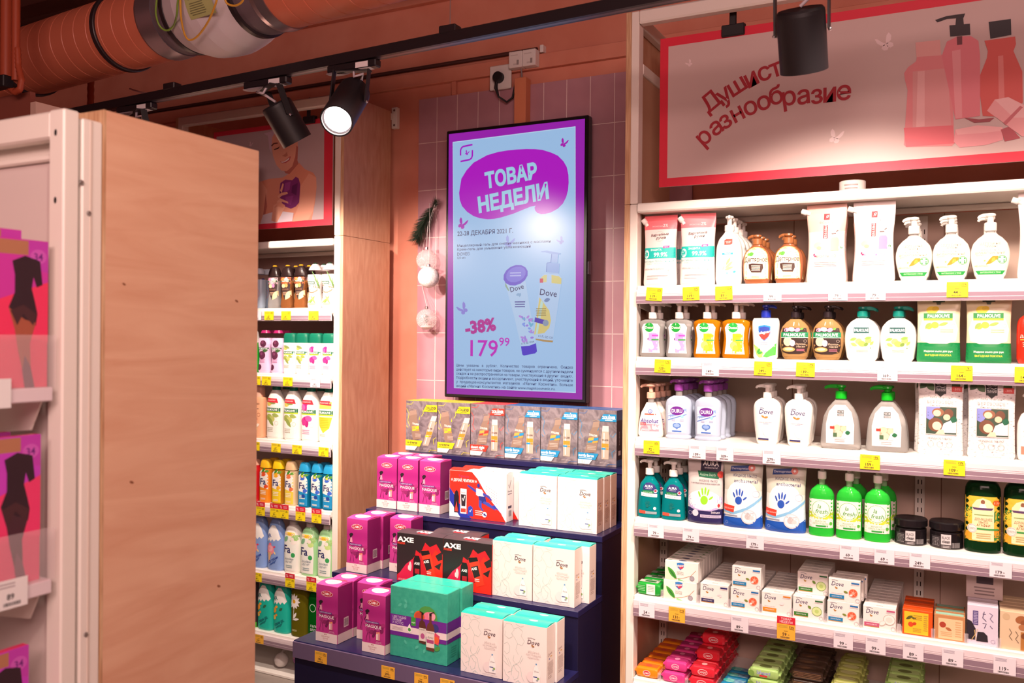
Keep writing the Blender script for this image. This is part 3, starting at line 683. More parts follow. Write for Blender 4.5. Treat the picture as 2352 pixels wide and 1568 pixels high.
pump_bottle('shield_soap', .089, .136, .05, [(0, .86, .9), (.06, .9, .98), (.4, .92, 1), (.8, 1, .98), (.93, .98, .9), (1, .9, .7)], 2.8, WHITE, (-.042, 0, .084, .136), [
    ('lines', .15, .86, .85, .88, 1, '7a90b0'), ('p', [(.26, .80), (.5, .84), (.74, .80), (.73, .62), (.62, .50), (.5, .44), (.38, .50), (.27, .62)], '1f7fc4'), ('p', [(.30, .77), (.5, .80), (.70, .77), (.69, .63), (.5, .5), (.31, .63)], '2a3f9c'), ('p', [(.27, .60), (.73, .67), (.66, .55), (.5, .46), (.4, .5)], 'e23a2e'), ('t', 'Safeguard', .5, .66, .07, 'ffffff', {'w': .66, 'r': .18, 's': .2, 'b': .02}), ('lines', .3, .34, .7, .42, 2, '9aa8c0'),
    ('p', [(.06, .36), (.22, .30), (.4, .2), (.5, .12), (.44, .04), (.3, .03), (.2, .1)], '9ad86a'), ('p', [(.95, .4), (.82, .3), (.6, .2), (.45, .06), (.6, .04), (.8, .08), (.93, .1)], '4fb84a'), ('p', [(.95, .42), (.75, .3), (.5, .17), (.38, .03), (.44, .03), (.55, .15), (.78, .27), (.95, .36)], 'dfeadf'), ('leaf', .22, .14, .14, .03, 1.0, '3f9e3a'), ('leaf', .24, .12, .14, .03, .4, '3f9e3a')],
    .138, .016, .026, .182, NAVY, .4, .034, NAVY, plab='dark blue')
PD = mat('241c20', .25)
pump_bottle('amber_oil_soap', .099, .133, .05, [(0, .72, .85), (.08, .82, .95), (.35, .99, 1), (.6, 1, 1), (.8, .86, .95), (.92, .6, .75), (1, .34, .55)], 2.5, AMBERL, (-.043, .018, .086, .09), [
    ('p', [(.06, .06), (.3, .0), (.7, .0), (.94, .06), (1.0, .3), (.98, .7), (.93, .95), (.07, .95), (.02, .7), (0, .3)], '2a1a16'), ('o', .22, .88, .10, .07, .2, 'ef9fc8'), ('o', .4, .9, .12, .08, -.2, 'f3b4d6'), ('o', .62, .88, .10, .07, .3, 'e98fbf'), ('leaf', .7, .9, .14, .04, .3, '5c9a2c'),
    ('e', .26, .46, .16, .17, 'f0cfa0'), ('e', .44, .40, .1, .12, 'e8b6c8'), ('e', .30, .17, .24, .09, 'c99a5a'), ('e', .30, .18, .16, .05, 'efd6a6'), ('r', .0, .61, 1.0, .80, '0f7a4a'), ('r', .0, .595, 1.0, .61, 'e9f2e4'), ('t', 'PALMOLIVE', .5, .705, .11, 'ffffff', {'w': .82, 'b': .02}), ('t', 'Роскошь', .74, .37, .07, 'd9c2a4', {'w': .36, 's': .2}), ('t', 'Масел', .74, .28, .07, 'd9c2a4', {'w': .3, 's': .2}), ('lines', .55, .1, .92, .2, 2, 'c06a80'), ('ring', .9, .48, .05, .043, 'cfc0b0')],
    .136, .0145, .022, .178, PD, .2, .036, PD, plab='black')
PG = mat('0d7f72', .3)
pump_bottle('olive_milk_soap', .104, .135, .052, [(0, .80, .9), (.07, .88, .98), (.35, .99, 1), (.6, 1, 1), (.8, .9, .97), (.93, .64, .78), (1, .36, .55)], 2.6, WHITE, (-.042, .02, .084, .1), [
    ('e', .5, .45, .46, .34, 'e6f0c8'), ('r', .06, .22, .94, .62, 'dcecb4'), ('p', [(.06, .6), (.3, .78), (.7, .78), (.94, .6)], 'eef5d8'), ('leaf', .08, .45, .22, .05, .3, '86b054'), ('leaf', .12, .35, .2, .05, -.4, '9cc064'), ('o', .40, .42, .1, .085, .3, 'b8cf72'), ('o', .52, .34, .12, .09, -.2, '9abf58'), ('o', .74, .44, .1, .08, .4, 'a9c866'), ('o', .66, .32, .07, .05, .6, '6f8f3c'), ('leaf', .6, .5, .22, .045, .2, '7fac48'), ('leaf', .8, .3, .16, .04, .9, '94ba58'),
    ('r', .22, .68, .76, .86, '0c4f4c'), ('t', 'PALMOLIVE', .49, .775, .095, 'ffffff', {'w': .5, 'b': .02}), ('t', 'NATURALS', .5, .635, .035, '8aa850'), ('lines', .25, .08, .8, .16, 2, 'b8c8a8'), ('leaf', .8, .2, .04, .015, .5, '5a8a3a')],
    .139, .0165, .02, .173, PG, .2, .04, PG, plab='green')
pouch('olive_pouch', .122, .205, .05, [(0, mat('0f7d42', .3)), (.245, mat('ddd2ae', .25))], [
    ('p', [(.1, .32), (.3, .28), (.7, .28), (.9, .32), (.94, .5), (.86, .64), (.7, .74), (.5, .78), (.3, .74), (.14, .64), (.06, .5)], 'f0e8d2'), ('r', .36, .90, .64, .97, '12402c'), ('p', [(.44, .9), (.56, .9), (.54, .86), (.46, .86)], '6c7a6a'), ('e', .35, .78, .13, .06, 'e8cf3a'), ('e', .43, .8, .08, .04, 'd9bb2a'), ('o', .42, .555, .055, .05, 0, 'cfd23c'), ('o', .3, .53, .045, .035, .5, 'b4bf3a'), ('leaf', .2, .5, .12, .03, .9, '86a04a'), ('leaf', .5, .55, .14, .025, .3, '8aa44c'),
    ('r', .16, .655, .82, .735, '1c7a38'), ('r', .16, .625, .82, .655, 'c2d62e'), ('t', 'PALMOLIVE', .5, .695, .05, 'ffffff', {'w': .5, 'b': .02}), ('lines', .5, .44, .88, .5, 2, 'b6ac88'), ('ring', .84, .55, .025, .022, 'b6ac88'), ('r', .0, .0, 1, .235, '0f7d42'), ('p', [(.0, .23), (.16, .28), (.2, .235)], '0f7d42'), ('p', [(1, .23), (.84, .28), (.8, .235)], '0f7d42'), ('t', 'Жидкое мыло для рук', .5, .165, .028, 'eef4ea', {'w': .66, 'b': .01}), ('t', 'ВЫГОДНАЯ ПОКУПКА', .5, .105, .028, 'd8e23c', {'w': .6, 'b': .01})])
RED = mat('e02a18', .3)
mb, rws = body(.1, .155, .06, [(0, .92, .95), (.1, 1, 1), (.7, 1, 1), (.85, .9, .9), (.94, .6, .8), (1, .4, .6)], 3.2, RED)
mb2 = MB(); cyl(mb2, .016, .155, .178, mat('7a1a14', .3))
kind('red_bottle', 'soap_bottle', 'soap bottle', .06, [('bottle_body', mb.mesh('bottle_body'), None), ('label', label_part(rws, 3.2, (-.046, .01, .09, .13), [('lines', .1, .3, .6, .42, 3, 'f4c0a8'), ('t', 'ДЛЯ РУК', .3, .55, .06, 'ffe9d8'), ('r', .05, .46, .7, .48, 'f2a23c'), ('leaf', .5, .8, .2, .06, .2, 'f05a3a')]).mesh('label'), None), ('cap', mb2.mesh('cap'), None)])
# --- third shelf
PEACH = mat('e9b8a0', .32)
pump_bottle('pink_label_soap', .092, .122, .05, [(0, .95, .95), (.08, 1, 1), (.4, .93, 1), (.7, .76, .9), (.85, .55, .7), (.95, .42, .6), (1, .36, .55)], 2.4, CREAMW, (-.038, .008, .076, .095), [
    ('p', [(.04, .12), (.98, .12), (.94, .5), (.82, .88), (.3, .9), (.16, .6)], 'f6dfe0'), ('r', .06, .14, .97, .42, 'ef8f9c'), ('e', .55, .88, .1, .08, '3f5aa8'), ('e', .55, .885, .06, .05, 'f6e6e8'), ('r', .28, .745, .82, .80, 'e0503a'), ('t', 'Absolut', .5, .535, .16, '3a2f86', {'w': .86, 'b': .02, 's': .12}), ('r', .06, .36, .36, .46, 'e04a50'), ('t', '2 in 1', .2, .41, .06, 'ffffff', {'w': .22}), ('p', [(.42, .36), (.5, .2), (.64, .2), (.56, .36)], 'f7b6bd'), ('o', .78, .27, .1, .07, .1, 'f8ccd2'), ('lines', .1, .16, .6, .24, 2, 'fbe0e4')],
    .136, .0155, .022, .188, PEACH, PI, .038, CLEAR, tubem=TUBE, plab='peach', flat=True)
PURP = mat('8e3f9c', .3)
pump_bottle('purple_pump_soap', .093, .150, .05, [(0, .96, .97), (.05, .98, 1), (.09, .9, .96), (.13, .93, .98), (.5, .98, 1), (.78, 1, 1), (.9, .9, .95), (.97, .62, .8), (1, .4, .6)], 2.8, ICE, (-.034, .02, .068, .098), [
    ('r', .02, .02, .98, .98, 'e3e6f2'), ('p', [(.02, .62), (.98, .9), (.98, .76), (.02, .52)], '7f9fd4'), ('p', [(.02, .7), (.98, .98), (.98, .94), (.02, .66)], 'a9bfe2'), ('p', [(.02, .48), (.98, .70), (.98, .66), (.02, .44)], '5f86c8'), ('e', .5, .8, .36, .16, '6c2590'), ('t', 'DURU', .5, .8, .13, 'ffffff', {'w': .56, 'b': .02}), ('e', .78, .6, .08, .06, '8fd0d8'), ('t', '1+1', .5, .47, .05, '6a70a8'), ('lines', .2, .42, .45, .5, 2, '8c90c0'), ('lines', .62, .42, .9, .5, 2, '8c90c0'),
    ('e', .42, .28, .14, .09, '5b86c8'), ('e', .58, .28, .14, .09, '4f7ac0'), ('p', [(.28, .27), (.72, .27), (.5, .14)], '5580c4'), ('e', .5, .28, .16, .06, '8cabdc'), ('r', .25, .05, .75, .1, '3f6fc0')],
    .167, .0165, .024, .207, PURP, PI * .93, .034, CLEAR, plab='purple', flat=True)
pump_bottle('white_cream_soap', .09, .153, .052, [(0, .70, .85), (.06, .76, .92), (.3, .88, 1), (.6, .98, 1), (.8, 1, 1), (.9, .9, .92), (.96, .7, .78), (1, .46, .6)], 2.5, WHITE, (-.04, 0, .08, .153), [
    ('t', 'Dove', .5, .72, .105, '34306c', {'w': .56, 's': .2, 'b': .006}), ('l', [(.26, .79), (.34, .8), (.44, .78)], .01, '34306c'), ('leaf', .42, .58, .1, .022, .25, GOLD), ('leaf', .46, .585, .09, .02, 2.6, GOLD), ('t', 'жидкое крем-мыло', .5, .485, .022, '6a6a9c', {'w': .68}), ('lines', .4, .44, .62, .46, 1, '9c9cc0'), ('p', [(.34, .36), (.72, .24), (.7, .16), (.5, .17), (.4, .25)], 'ebe7ea'), ('l', [(.36, .37), (.46, .25), (.7, .17)], .005, 'd5d0d8'), ('r', .18, .10, .62, .135, '2c2a66'), ('r', .18, .085, .62, .10, 'b9a06a')],
    .153, .0145, .02, .199, WHITE, PI * .88, .044, mat('2c2a66', .3))
GRN = mat('0fae22', .3)
pump_bottle('green_pump_soap', .124, .157, .055, [(0, .98, .97), (.05, 1, 1), (.35, .96, 1), (.65, .86, .96), (.84, .64, .85), (.95, .42, .68), (1, .3, .55)], 2.9, CLEAR, (-.05, .012, .1, .135), [
    ('p', [(.08, .04), (.92, .04), (.93, .5), (.84, .8), (.66, .96), (.34, .96), (.16, .8), (.07, .5)], 'e9e6e6'), ('r', .42, .76, .62, .84, '3a4444'), ('r', .42, .70, .62, .75, '3a4444'), ('t', 'ЧИСТАЯ', .52, .80, .05, 'e9e6e6', {'w': .17}), ('t', 'ЛИНИЯ', .52, .725, .04, 'e9e6e6', {'w': .17}), ('r', .30, .2, .70, .47, 'c9a58c'), ('e', .42, .42, .1, .08, 'f0c8a8'), ('e', .62, .4, .09, .07, 'efc4a4'), ('e', .46, .28, .12, .08, 'f0cdb0'), ('r', .3, .2, .42, .3, '4a6a4a'), ('p', [(.55, .2), (.7, .2), (.7, .36), (.62, .34)], 'f0eeee'), ('leaf', .66, .3, .12, .05, .2, '1f6a40'), ('r', .2, .39, .34, .45, 'd83a30'), ('lines', .3, .08, .7, .16, 2, 'b5b0b0'), ('l', [(.28, .18), (.72, .18)], .006, 'b5b0b0')],
    .160, .018, .026, .206, GRN, PI * 1.02, .05, CLEAR, tubem=mat('39b04a', .4), plab='green')
BIRCH = textured('birch_print', '6e6668', 'ece8e6', (18, 1, 60), 6, 3, .35, ramp=(.30, .42))
pouch('birch_pouch', .128, .235, .05, [(0, BIRCH)], [
    ('leaf', .05, .86, .2, .05, .9, '3c5c3a'), ('leaf', .2, .95, .14, .045, -.9, '4a6c42'), ('leaf', .62, .93, .2, .05, .6, '3c5c3a'), ('leaf', .86, .98, .14, .05, -1.8, '4f7046'), ('p', [(.38, .80), (.62, .80), (.62, .97), (.38, .97)], '2c3230'), ('p', [(.42, .80), (.58, .80), (.5, .76)], '2c3230'), ('t', 'ЧИСТАЯ', .5, .93, .035, 'f0f0ee', {'w': .2}), ('t', 'ЛИНИЯ', .5, .85, .035, 'f0f0ee', {'w': .2}), ('l', [(.4, .885), (.47, .9), (.54, .88), (.6, .895)], .006, 'f0f0ee'), ('r', .74, .83, .96, .9, 'd8443c'), ('t', '-30%', .85, .865, .03, 'f4c4be'),
    ('t', 'СИЛА ПРИРОДЫ', .5, .75, .022, '6a6464', {'w': .5}), ('t', 'БЕРЁЗОВОЕ', .5, .695, .04, 'a49a98', {'w': .62}), ('t', 'Для всей семьи', .5, .645, .026, '5a5454', {'w': .5, 's': .3}), ('r', .18, .27, .86, .64, 'cfc6c2'), ('r', .195, .28, .845, .63, '35493a'), ('p', [(.2, .63), (.5, .63), (.3, .45), (.2, .48)], '7f86c8'), ('e', .45, .56, .13, .055, '8a5a40'), ('e', .43, .55, .085, .042, 'f2c6a6'), ('e', .68, .55, .1, .06, '6a4432'), ('e', .64, .5, .075, .04, 'f0c0a0'), ('e', .40, .4, .16, .09, '6d4632'), ('e', .43, .385, .1, .055, 'f4cbae'), ('p', [(.5, .3), (.84, .3), (.84, .5), (.72, .46), (.58, .42)], 'e9e7ec'), ('p', [(.40, .28), (.6, .28), (.58, .34), (.48, .34)], 'f0c8aa'), ('leaf', .76, .43, .09, .04, 1.2, '1f5f44'),
    ('t', 'ЖИДКОЕ МЫЛО', .5, .225, .026, '7c7474', {'w': .5}), ('ring', .3, .15, .038, .034, '9a9292'), ('ring', .5, .15, .038, .034, '9a9292'), ('ring', .7, .15, .038, .034, '9a9292')])
pump_bottle('plain_white_soap', .1, .15, .055, [(0, .95, .95), (.1, 1, 1), (.7, 1, 1), (.9, .8, .85), (1, .4, .6)], 2.6, WHITE, (-.045, 0, .09, .15), [('r', .05, .12, .7, .28, 'f08a74'), ('lines', .1, .45, .7, .6, 3, 'd8b8b0')], .15, .016, .022, .2, WHITE, PI, .035)
# --- fourth shelf
pump_bottle('aqua_soap', .087, .144, .05, [(0, .95, .96), (.05, 1, 1), (.3, .95, 1), (.65, .86, .96), (.82, .76, .88), (.93, .5, .7), (1, .36, .55)], 2.5, AQUA, (-.034, .012, .068, .115), [
    ('p', [(.2, .66), (.96, .60), (.94, .8), (.84, .92), (.62, .99), (.4, .97), (.24, .86)], '2a2f6c'), ('t', 'AURA', .55, .87, .075, 'ffffff', {'w': .44, 'b': .02}), ('t', 'antibacterial', .55, .80, .03, 'e8e8f4', {'w': .44}), ('p', [(.2, .66), (.8, .62), (.82, .74), (.22, .75)], '1e7a4c'), ('t', 'Active herb', .5, .69, .045, 'b9e2c2', {'w': .5}), ('e', .9, .73, .085, .055, 'f4e4e4'), ('r', .87, .705, .93, .755, 'e0323a'), ('p', [(.14, .56), (.98, .54), (.98, .64), (.14, .67)], 'e4eef0'), ('t', 'ЖИДКОЕ МЫЛО', .55, .605, .035, '3a4a60', {'w': .6}), ('hand', .5, .3, .2, -.15, '0c6a68'), ('e', .88, .2, .075, .045, 'd8ecec'), ('p', [(.02, .02), (.4, .02), (.4, .11), (.02, .12)], 'e0503c'), ('r', .4, .02, .98, .1, '8a9aa0')],
    .150, .0155, .024, .203, WHITE, PI * .94, .038, AQUA, tubem=TUBE)
pouch('navy_pouch', .126, .225, .06, [(0, mat('2c2858', .3)), (.22, mat('d3ccca', .3))], [
    ('p', [(.04, .3), (.12, .23), (.3, .2), (.7, .2), (.92, .24), (.98, .32), (.97, .42), (.5, .47), (.05, .42)], 'b9a9d8'), ('e', .5, .36, .46, .15, 'f2eef0'), ('p', [(.38, .98), (.94, .98), (.92, .76), (.66, .74), (.38, .76)], '2a2440'), ('t', 'AURA', .65, .915, .07, 'ffffff', {'w': .44, 'b': .02}), ('t', 'antibacterial', .66, .855, .03, 'f0eef4', {'w': .46}), ('p', [(.3, .80), (.9, .79), (.88, .69), (.34, .71)], '1c6a4a'), ('t', 'Active herb', .58, .75, .042, 'c2e6cc', {'w': .44}), ('e', .93, .76, .09, .05, 'e04a3c'),
    ('t', 'ЖИДКОЕ МЫЛО', .6, .655, .034, '6c6470', {'w': .5}), ('t', 'С АНТИБАКТЕРИАЛЬНЫМ ЭФФЕКТОМ', .52, .61, .022, '5a5460', {'w': .78, 'b': .01}), ('hand', .52, .4, .24, -.05, '8fd62a'), ('e', .9, .29, .08, .045, 'f4e4e2'), ('r', .87, .275, .93, .305, 'e0323a'), ('r', .885, .26, .915, .32, 'e0323a'), ('ring', .12, .15, .03, .026, 'bdb6d0'), ('e', .28, .16, .09, .05, 'd8d2e0'), ('t', '500мл', .82, .185, .032, 'f4f2f6'), ('r', .42, .10, .96, .145, 'bcb4cc'), ('t', 'ВЫГОДНАЯ УПАКОВКА', .69, .122, .022, '6a6290', {'w': .46})])
pouch('blue_hand_pouch', .132, .232, .062, [(0, mat('1f56b4', .3)), (.13, mat('dfe0d8', .28)), (.5, mat('c9cbbd', .28))], [
    ('e', .5, .44, .4, .25, 'f2f2ee'), ('p', [(.0, .15), (.25, .19), (.55, .22), (.8, .3), (1, .42), (1, .15)], 'cfe2f2'), ('p', [(.0, .28), (.3, .23), (.6, .3), (.8, .38), (1, .48), (1, .44), (.8, .33), (.6, .25), (.3, .19), (0, .22)], '7fb8dc'), ('p', [(.18, .80), (.72, .83), (.72, .91), (.2, .88)], '2a4a8c'), ('t', 'Dermaprotect', .44, .855, .035, 'e6ecf6', {'w': .44, 'r': .04}), ('e', .72, .87, .085, .05, 'e88a80'), ('r', .69, .862, .75, .878, 'ffffff'), ('r', .71, .85, .73, .89, 'ffffff'),
    ('t', 'ЖИДКОЕ МЫЛО', .55, .755, .04, '5a5c78', {'w': .6}), ('t', 'antibacterial', .58, .68, .05, '34366c', {'w': .68}), ('hand', .42, .43, .21, -.05, '1f50b0'), ('ring', .84, .5, .05, .046, '9aa8c8'), ('p', [(.02, .24), (.3, .22), (.32, .31), (.03, .33)], 'e0402e'), ('t', '100% bacteria', .17, .275, .026, 'ffd8cc', {'w': .26}), ('p', [(.0, .13), (.3, .06), (.6, .03), (1, .2), (1, .0), (.0, .0)], '1f56b4'), ('e', .68, .17, .19, .105, 'c9ccd2'), ('e', .68, .17, .16, .085, 'e4e6ea'), ('o', .66, .175, .045, .045, 0, 'b9b4b4'), ('o', .75, .16, .03, .03, 0, 'cfcaca'), ('t', 'SILVER IONS', .68, .225, .018, '6a6c80', {'w': .26}), ('ring', .12, .07, .02, .017, '9cb8e4'), ('lines', .06, .16, .4, .19, 1, '8a8c98')], waist=.01)
pump_bottle('lime_soap', .079, .165, .058, [(0, .97, .98), (.05, 1, 1), (.6, 1, 1), (.8, .97, .98), (.9, .8, .86), (.97, .5, .6), (1, .38, .5)], 2.3, FRESH, (-.0365, .028, .073, .092), [
    ('r', 0, 0, 1, 1, 'efece2'), ('r', 0, .3, 1, .56, 'c3d42c'), ('e', .1, .5, .2, .12, '9cbf34'), ('e', .9, .52, .2, .12, '8ab83a'), ('e', .3, .42, .12, .1, 'd9de4a'), ('e', .72, .4, .14, .1, 'd2da40'), ('e', .5, .66, .42, .33, 'f4f1e8'), ('ring', .5, .66, .30, .285, '58b83c'), ('t', 'la', .44, .76, .15, '2c9a3c', {'s': .25, 'b': .008}), ('t', 'fresh', .52, .58, .15, '2c9a3c', {'s': .25, 'b': .008, 'w': .7}), ('r', 0, 0, 1, .3, 'efece2'), ('t', 'ЖИДКОЕ', .5, .225, .06, '58a858', {'w': .5}), ('t', 'КРЕМ-МЫЛО', .5, .145, .06, '58a858', {'w': .74}), ('r', .3, .03, .8, .09, '2c9a3c'), ('e', .92, .16, .06, .06, '58b83c')],
    .182, .0135, .026, .243, WHITE, PI / 2 + .5, .034, mat('9fcf9a', .15, trans=.3))
JARK = mat('1b171a', .2); mb = MB(); cyl(mb, .047, 0, .05, JARK, 32); cyl(mb, .044, .05, .055, JARK, 32)
mb2 = MB(); cyl(mb2, .0495, .054, .08, JARK, 36, bev=.004)
mb3 = MB(); printing(mb3, [('r', 0, 0, .36, .8, '2f2b2e'), ('lines', .02, .1, .34, .7, 6, '8a8688'), ('r', .37, .24, .68, .95, 'c9c5c6'), ('t', 'BLACK', .525, .72, .2, '2a2628', {'w': .24, 'b': .01}), ('t', 'clean', .525, .47, .22, '2a2628', {'w': .24, 'b': .03}), ('r', .37, .0, .68, .2, '5a5658'), ('lines', .4, .02, .66, .2, 2, 'b5b1b2'), ('bar', .7, .05, 1, .4, '8a8688')], .09, .044,
    lambda x, z, e: ((.047 + e) * math.sin((x - .045) / .047), -(.047 + e) * math.cos((x - .045) / .047), z + .003), .008)
kind('black_jar', 'cosmetic_jar', 'jar', .099, [('jar_body', mb.mesh('jar_body'), None), ('label', mb3.mesh('label'), None), ('lid', mb2.mesh('lid'), None)])
mb, rws = body(.099, .222, .075, [(0, .96, .97), (.05, 1, 1), (.7, 1, 1), (.86, .97, .97), (.93, .84, .86), (.98, .62, .66), (1, .5, .55)], 2.5, DKGREEN)
mb2 = MB(); cyl(mb2, .02, .222, .25, mat('0f2a14', .3))
kind('green_home_soap', 'soap_bottle', 'soap bottle', .075, [('bottle_body', mb.mesh('bottle_body'), None), ('label', label_part(rws, 2.5, (-.047, .035, .094, .135), [
    ('r', 0, 0, 1, 1, 'e3b83a'), ('leaf', .0, .5, .3, .12, 1.0, '2f7a34'), ('leaf', .8, .4, .3, .12, 1.4, '2f7a34'), ('leaf', .75, .05, .25, .1, .6, '3c8a3c'), ('e', .1, .55, .18, .12, 'f2c63c'), ('e', .88, .2, .16, .1, 'eb9a2e'), ('e', .1, .12, .16, .1, 'e8a22e'), ('p', [(.2, .02), (.82, .02), (.82, .8), (.7, .92), (.5, .97), (.32, .92), (.2, .8)], 'efe3b2'), ('e', .5, .88, .06, .05, '8a5a40'), ('p', [(.38, .74), (.62, .74), (.56, .84), (.44, .84)], 'ece8e6'), ('p', [(.25, .70), (.75, .70), (.8, .75), (.2, .75)], '5a3f66'), ('e', .88, .87, .1, .06, 'e0602a'), ('t', '1 л', .88, .87, .05, 'ffe9d0'), ('lines', .25, .57, .8, .61, 1, '7a9a50'), ('t', 'ДОМАШНЕЕ', .52, .495, .055, '9a5a34', {'w': .5}), ('t', 'МЫЛО', .52, .43, .055, '9a5a34', {'w': .26}), ('t', 'АГАФЬИ', .52, .365, .055, '9a5a34', {'w': .38}), ('r', .3, .26, .95, .3, '3f9a4c'), ('e', .2, .28, .14, .1, 'e6e2da'), ('ring', .2, .28, .085, .078, 'a8a49c'), ('t', '100%', .2, .28, .045, '8a867e'), ('lines', .3, .06, .75, .2, 3, 'c2ae74')], .012).mesh('label'), None), ('cap', mb2.mesh('cap'), None)])
# --- fifth shelf: bars and cartons
wrapped('green_wrap', .1, .044, .06, mat('1f9a34', .22), [('r', .42, .1, .74, .92, 'dfe6dc'), ('lines', .1, .3, .38, .8, 4, '7fc98a'), ('lines', .46, .3, .7, .8, 4, '9ab0a0')], [('r', .1, .2, .8, .7, 'b9c4b4'), ('r', .3, .3, .7, .6, '2a6a34')])
CARD = mat('f0ebe6', .42)
def dove(key, band, extra=(), tagc='2c2a66'):
    carton(key, .096, .072, .034, CARD, [('t', 'Dove', .28, .78, .2, INKD, {'w': .38, 's': .22, 'b': .004}), ('l', [(.1, .92), (.2, .94), (.3, .9)], .015, INKD), ('leaf', .22, .56, .11, .03, .3, GOLD), ('leaf', .27, .57, .11, .03, 2.5, GOLD), ('t', 'beauty cream bar', .28, .36, .05, 'a8a4b0', {'w': .42}), ('r', .04, .13, .50, .29, band), ('r', .04, .10, .50, .13, GOLD), ('t', 'КРЕМ-МЫЛО', .27, .21, .05, 'f0eef0', {'w': .36}), ('r', .72, .84, .97, .91, tagc), ('lines', .7, .78, .97, .82, 1, 'c9c4cc'), ('ring', .92, .12, .09, .075, 'b0a8b4')] + list(extra),
        [('t', 'Dove', .5, .5, .3, 'a49aa8', {'w': .2})])
GRAPE = [('o', .78, .44, .2, .2, 0, 'f6c8b4'), ('o', .78, .44, .18, .18, 0, 'e2603e'), ('o', .78, .44, .07, .07, 0, 'f2a48a'), ('leaf', .62, .42, .2, .05, 2.8, '7a8a3a'), ('leaf', .66, .32, .16, .04, .3, 'f4efe8')] + [('l', [(.78, .44), (.78 + .11 * math.cos(k), .44 + .16 * math.sin(k))], .012, 'f4b8a4') for k in (.4, 1.4, 2.4, 3.4, 4.4, 5.4)]
CUCUM = [('o', .78, .42, .22, .21, 0, '6da544'), ('o', .78, .42, .2, .19, 0, 'd3e6a0'), ('o', .78, .42, .09, .09, 0, 'b9d67a'), ('leaf', .6, .5, .2, .06, 2.4, '6f8f3c')]
dove('box_navy', '34305e', [('leaf', .6, .5, .2, .04, .3, 'e4dee2'), ('leaf', .7, .42, .16, .04, .8, 'e6e0e4')])
dove('box_grapefruit', '1c7fb4', GRAPE, '1f6fb0')
dove('box_orange', 'e88a1e', [('leaf', .6, .5, .24, .08, .4, 'ece6e6')], 'd8842c')
dove('box_cucumber', '2f7a2c', CUCUM, '2f6a3c')
dove('box_coconut', 'c25a7e', [('o', .8, .5, .24, .23, 0, 'b8a898'), ('o', .8, .5, .22, .21, 0, 'f4f0ea'), ('o', .8, .5, .14, .12, 0, 'e6dfd6'), ('o', .6, .32, .15, .1, .6, 'cfc0b2'), ('o', .6, .33, .13, .08, .6, 'f2ede8')], 'c25a7e')
carton('box_detox', .118, .067, .036, CARD, [('p', [(.0, .0), (.36, .0), (.22, .3), (.08, .62), (.0, .75)], 'd4e6c8'), ('leaf', .36, .06, .78, .13, 2.25, '4aa13c'), ('leaf', .34, .1, .6, .05, 2.25, '2f7a30'), ('p', [(.4, .0), (.6, .0), (.4, .13)], '8fcf8a'), ('l', [(.3, .08), (.55, .16), (.78, .32), (.93, .62)], .02, 'c08a5a'), ('p', [(.36, .92), (.47, .96), (.58, .92), (.57, .72), (.47, .56), (.37, .72)], '2f7fc8'), ('p', [(.38, .80), (.57, .86), (.55, .68), (.47, .6)], 'c8405a'), ('t', 'Safeguard', .47, .8, .1, 'ffffff', {'w': .26, 'r': .12, 'b': .02}), ('t', 'NATURAL', .47, .46, .07, '8a9a8a', {'w': .2}), ('t', 'DETOX', .47, .36, .09, '8a9a8a', {'w': .2}), ('o', .82, .2, .13, .13, 0, '8c8690'), ('o', .82, .2, .1, .1, 0, 'a8a2aa')],
    [('e', .5, .5, .12, .2, '6a6a8c'), ('leaf', .05, .3, .5, .1, .3, '5f8f50'), ('leaf', .9, .6, .4, .1, 2.6, '5f8f50')])
carton('orange_soap', .085, .078, .028, mat('e0561e', .25), [('r', .06, .05, .86, .92, 'f2c12c'), ('leaf', .12, .6, .3, .06, .6, '5a5a24'), ('leaf', .3, .7, .2, .05, -.3, '5a5a24'), ('o', .28, .42, .1, .1, 0, 'e04a22'), ('o', .4, .46, .08, .06, .4, 'c8401e'), ('lines', .36, .6, .66, .82, 3, 'b08a2c'), ('lines', .34, .12, .64, .3, 3, 'c09a34'), ('lines', .7, .2, .84, .85, 8, 'c09a34')], name='glycerin_soap_bar', cat='soap bar')
carton('peach_soap', .085, .076, .03, mat('c28a5c', .25), [('r', .14, .05, .92, .86, 'efc79a'), ('o', .28, .6, .12, .12, 0, 'a8402c'), ('leaf', .36, .5, .26, .06, -.4, 'b06a40'), ('lines', .2, .14, .6, .34, 3, 'd3a878'), ('lines', .68, .15, .88, .8, 7, 'd3a878')], [('r', .05, .1, .95, .9, '9ac8b0')], name='glycerin_soap_bar', cat='soap bar')
carton('charcoal_box', .082, .118, .034, mat('d8cfe0', .35), [('r', .18, .5, .36, .86, '5c4f86'), ('lines', .2, .52, .34, .84, 8, 'b8aed0'), ('l', [(.5, .8), (.6, .8)], .02, '5a4f70'), ('l', [(.55, .86), (.5, .7), (.62, .62)], .018, '5a4f70'), ('l', [(.5, .56), (.62, .56), (.56, .44)], .018, '5a4f70'), ('l', [(.72, .84), (.82, .8), (.74, .7), (.84, .62)], .018, '7a6f90'), ('l', [(.74, .52), (.82, .46)], .018, '7a6f90'), ('p', [(.0, .12), (.26, .12), (.28, .4), (.14, .58), (.0, .62)], '2c2630'), ('p', [(.3, .09), (.68, .1), (.66, .26), (.54, .34), (.34, .33)], '2a242c'), ('l', [(.14, .1), (.3, .3), (.34, .4), (.24, .36), (.3, .12)], .014, 'd8b878'), ('ring', .84, .13, .05, .042, 'a89cb8')], sidem=mat('5b3fa0', .4))
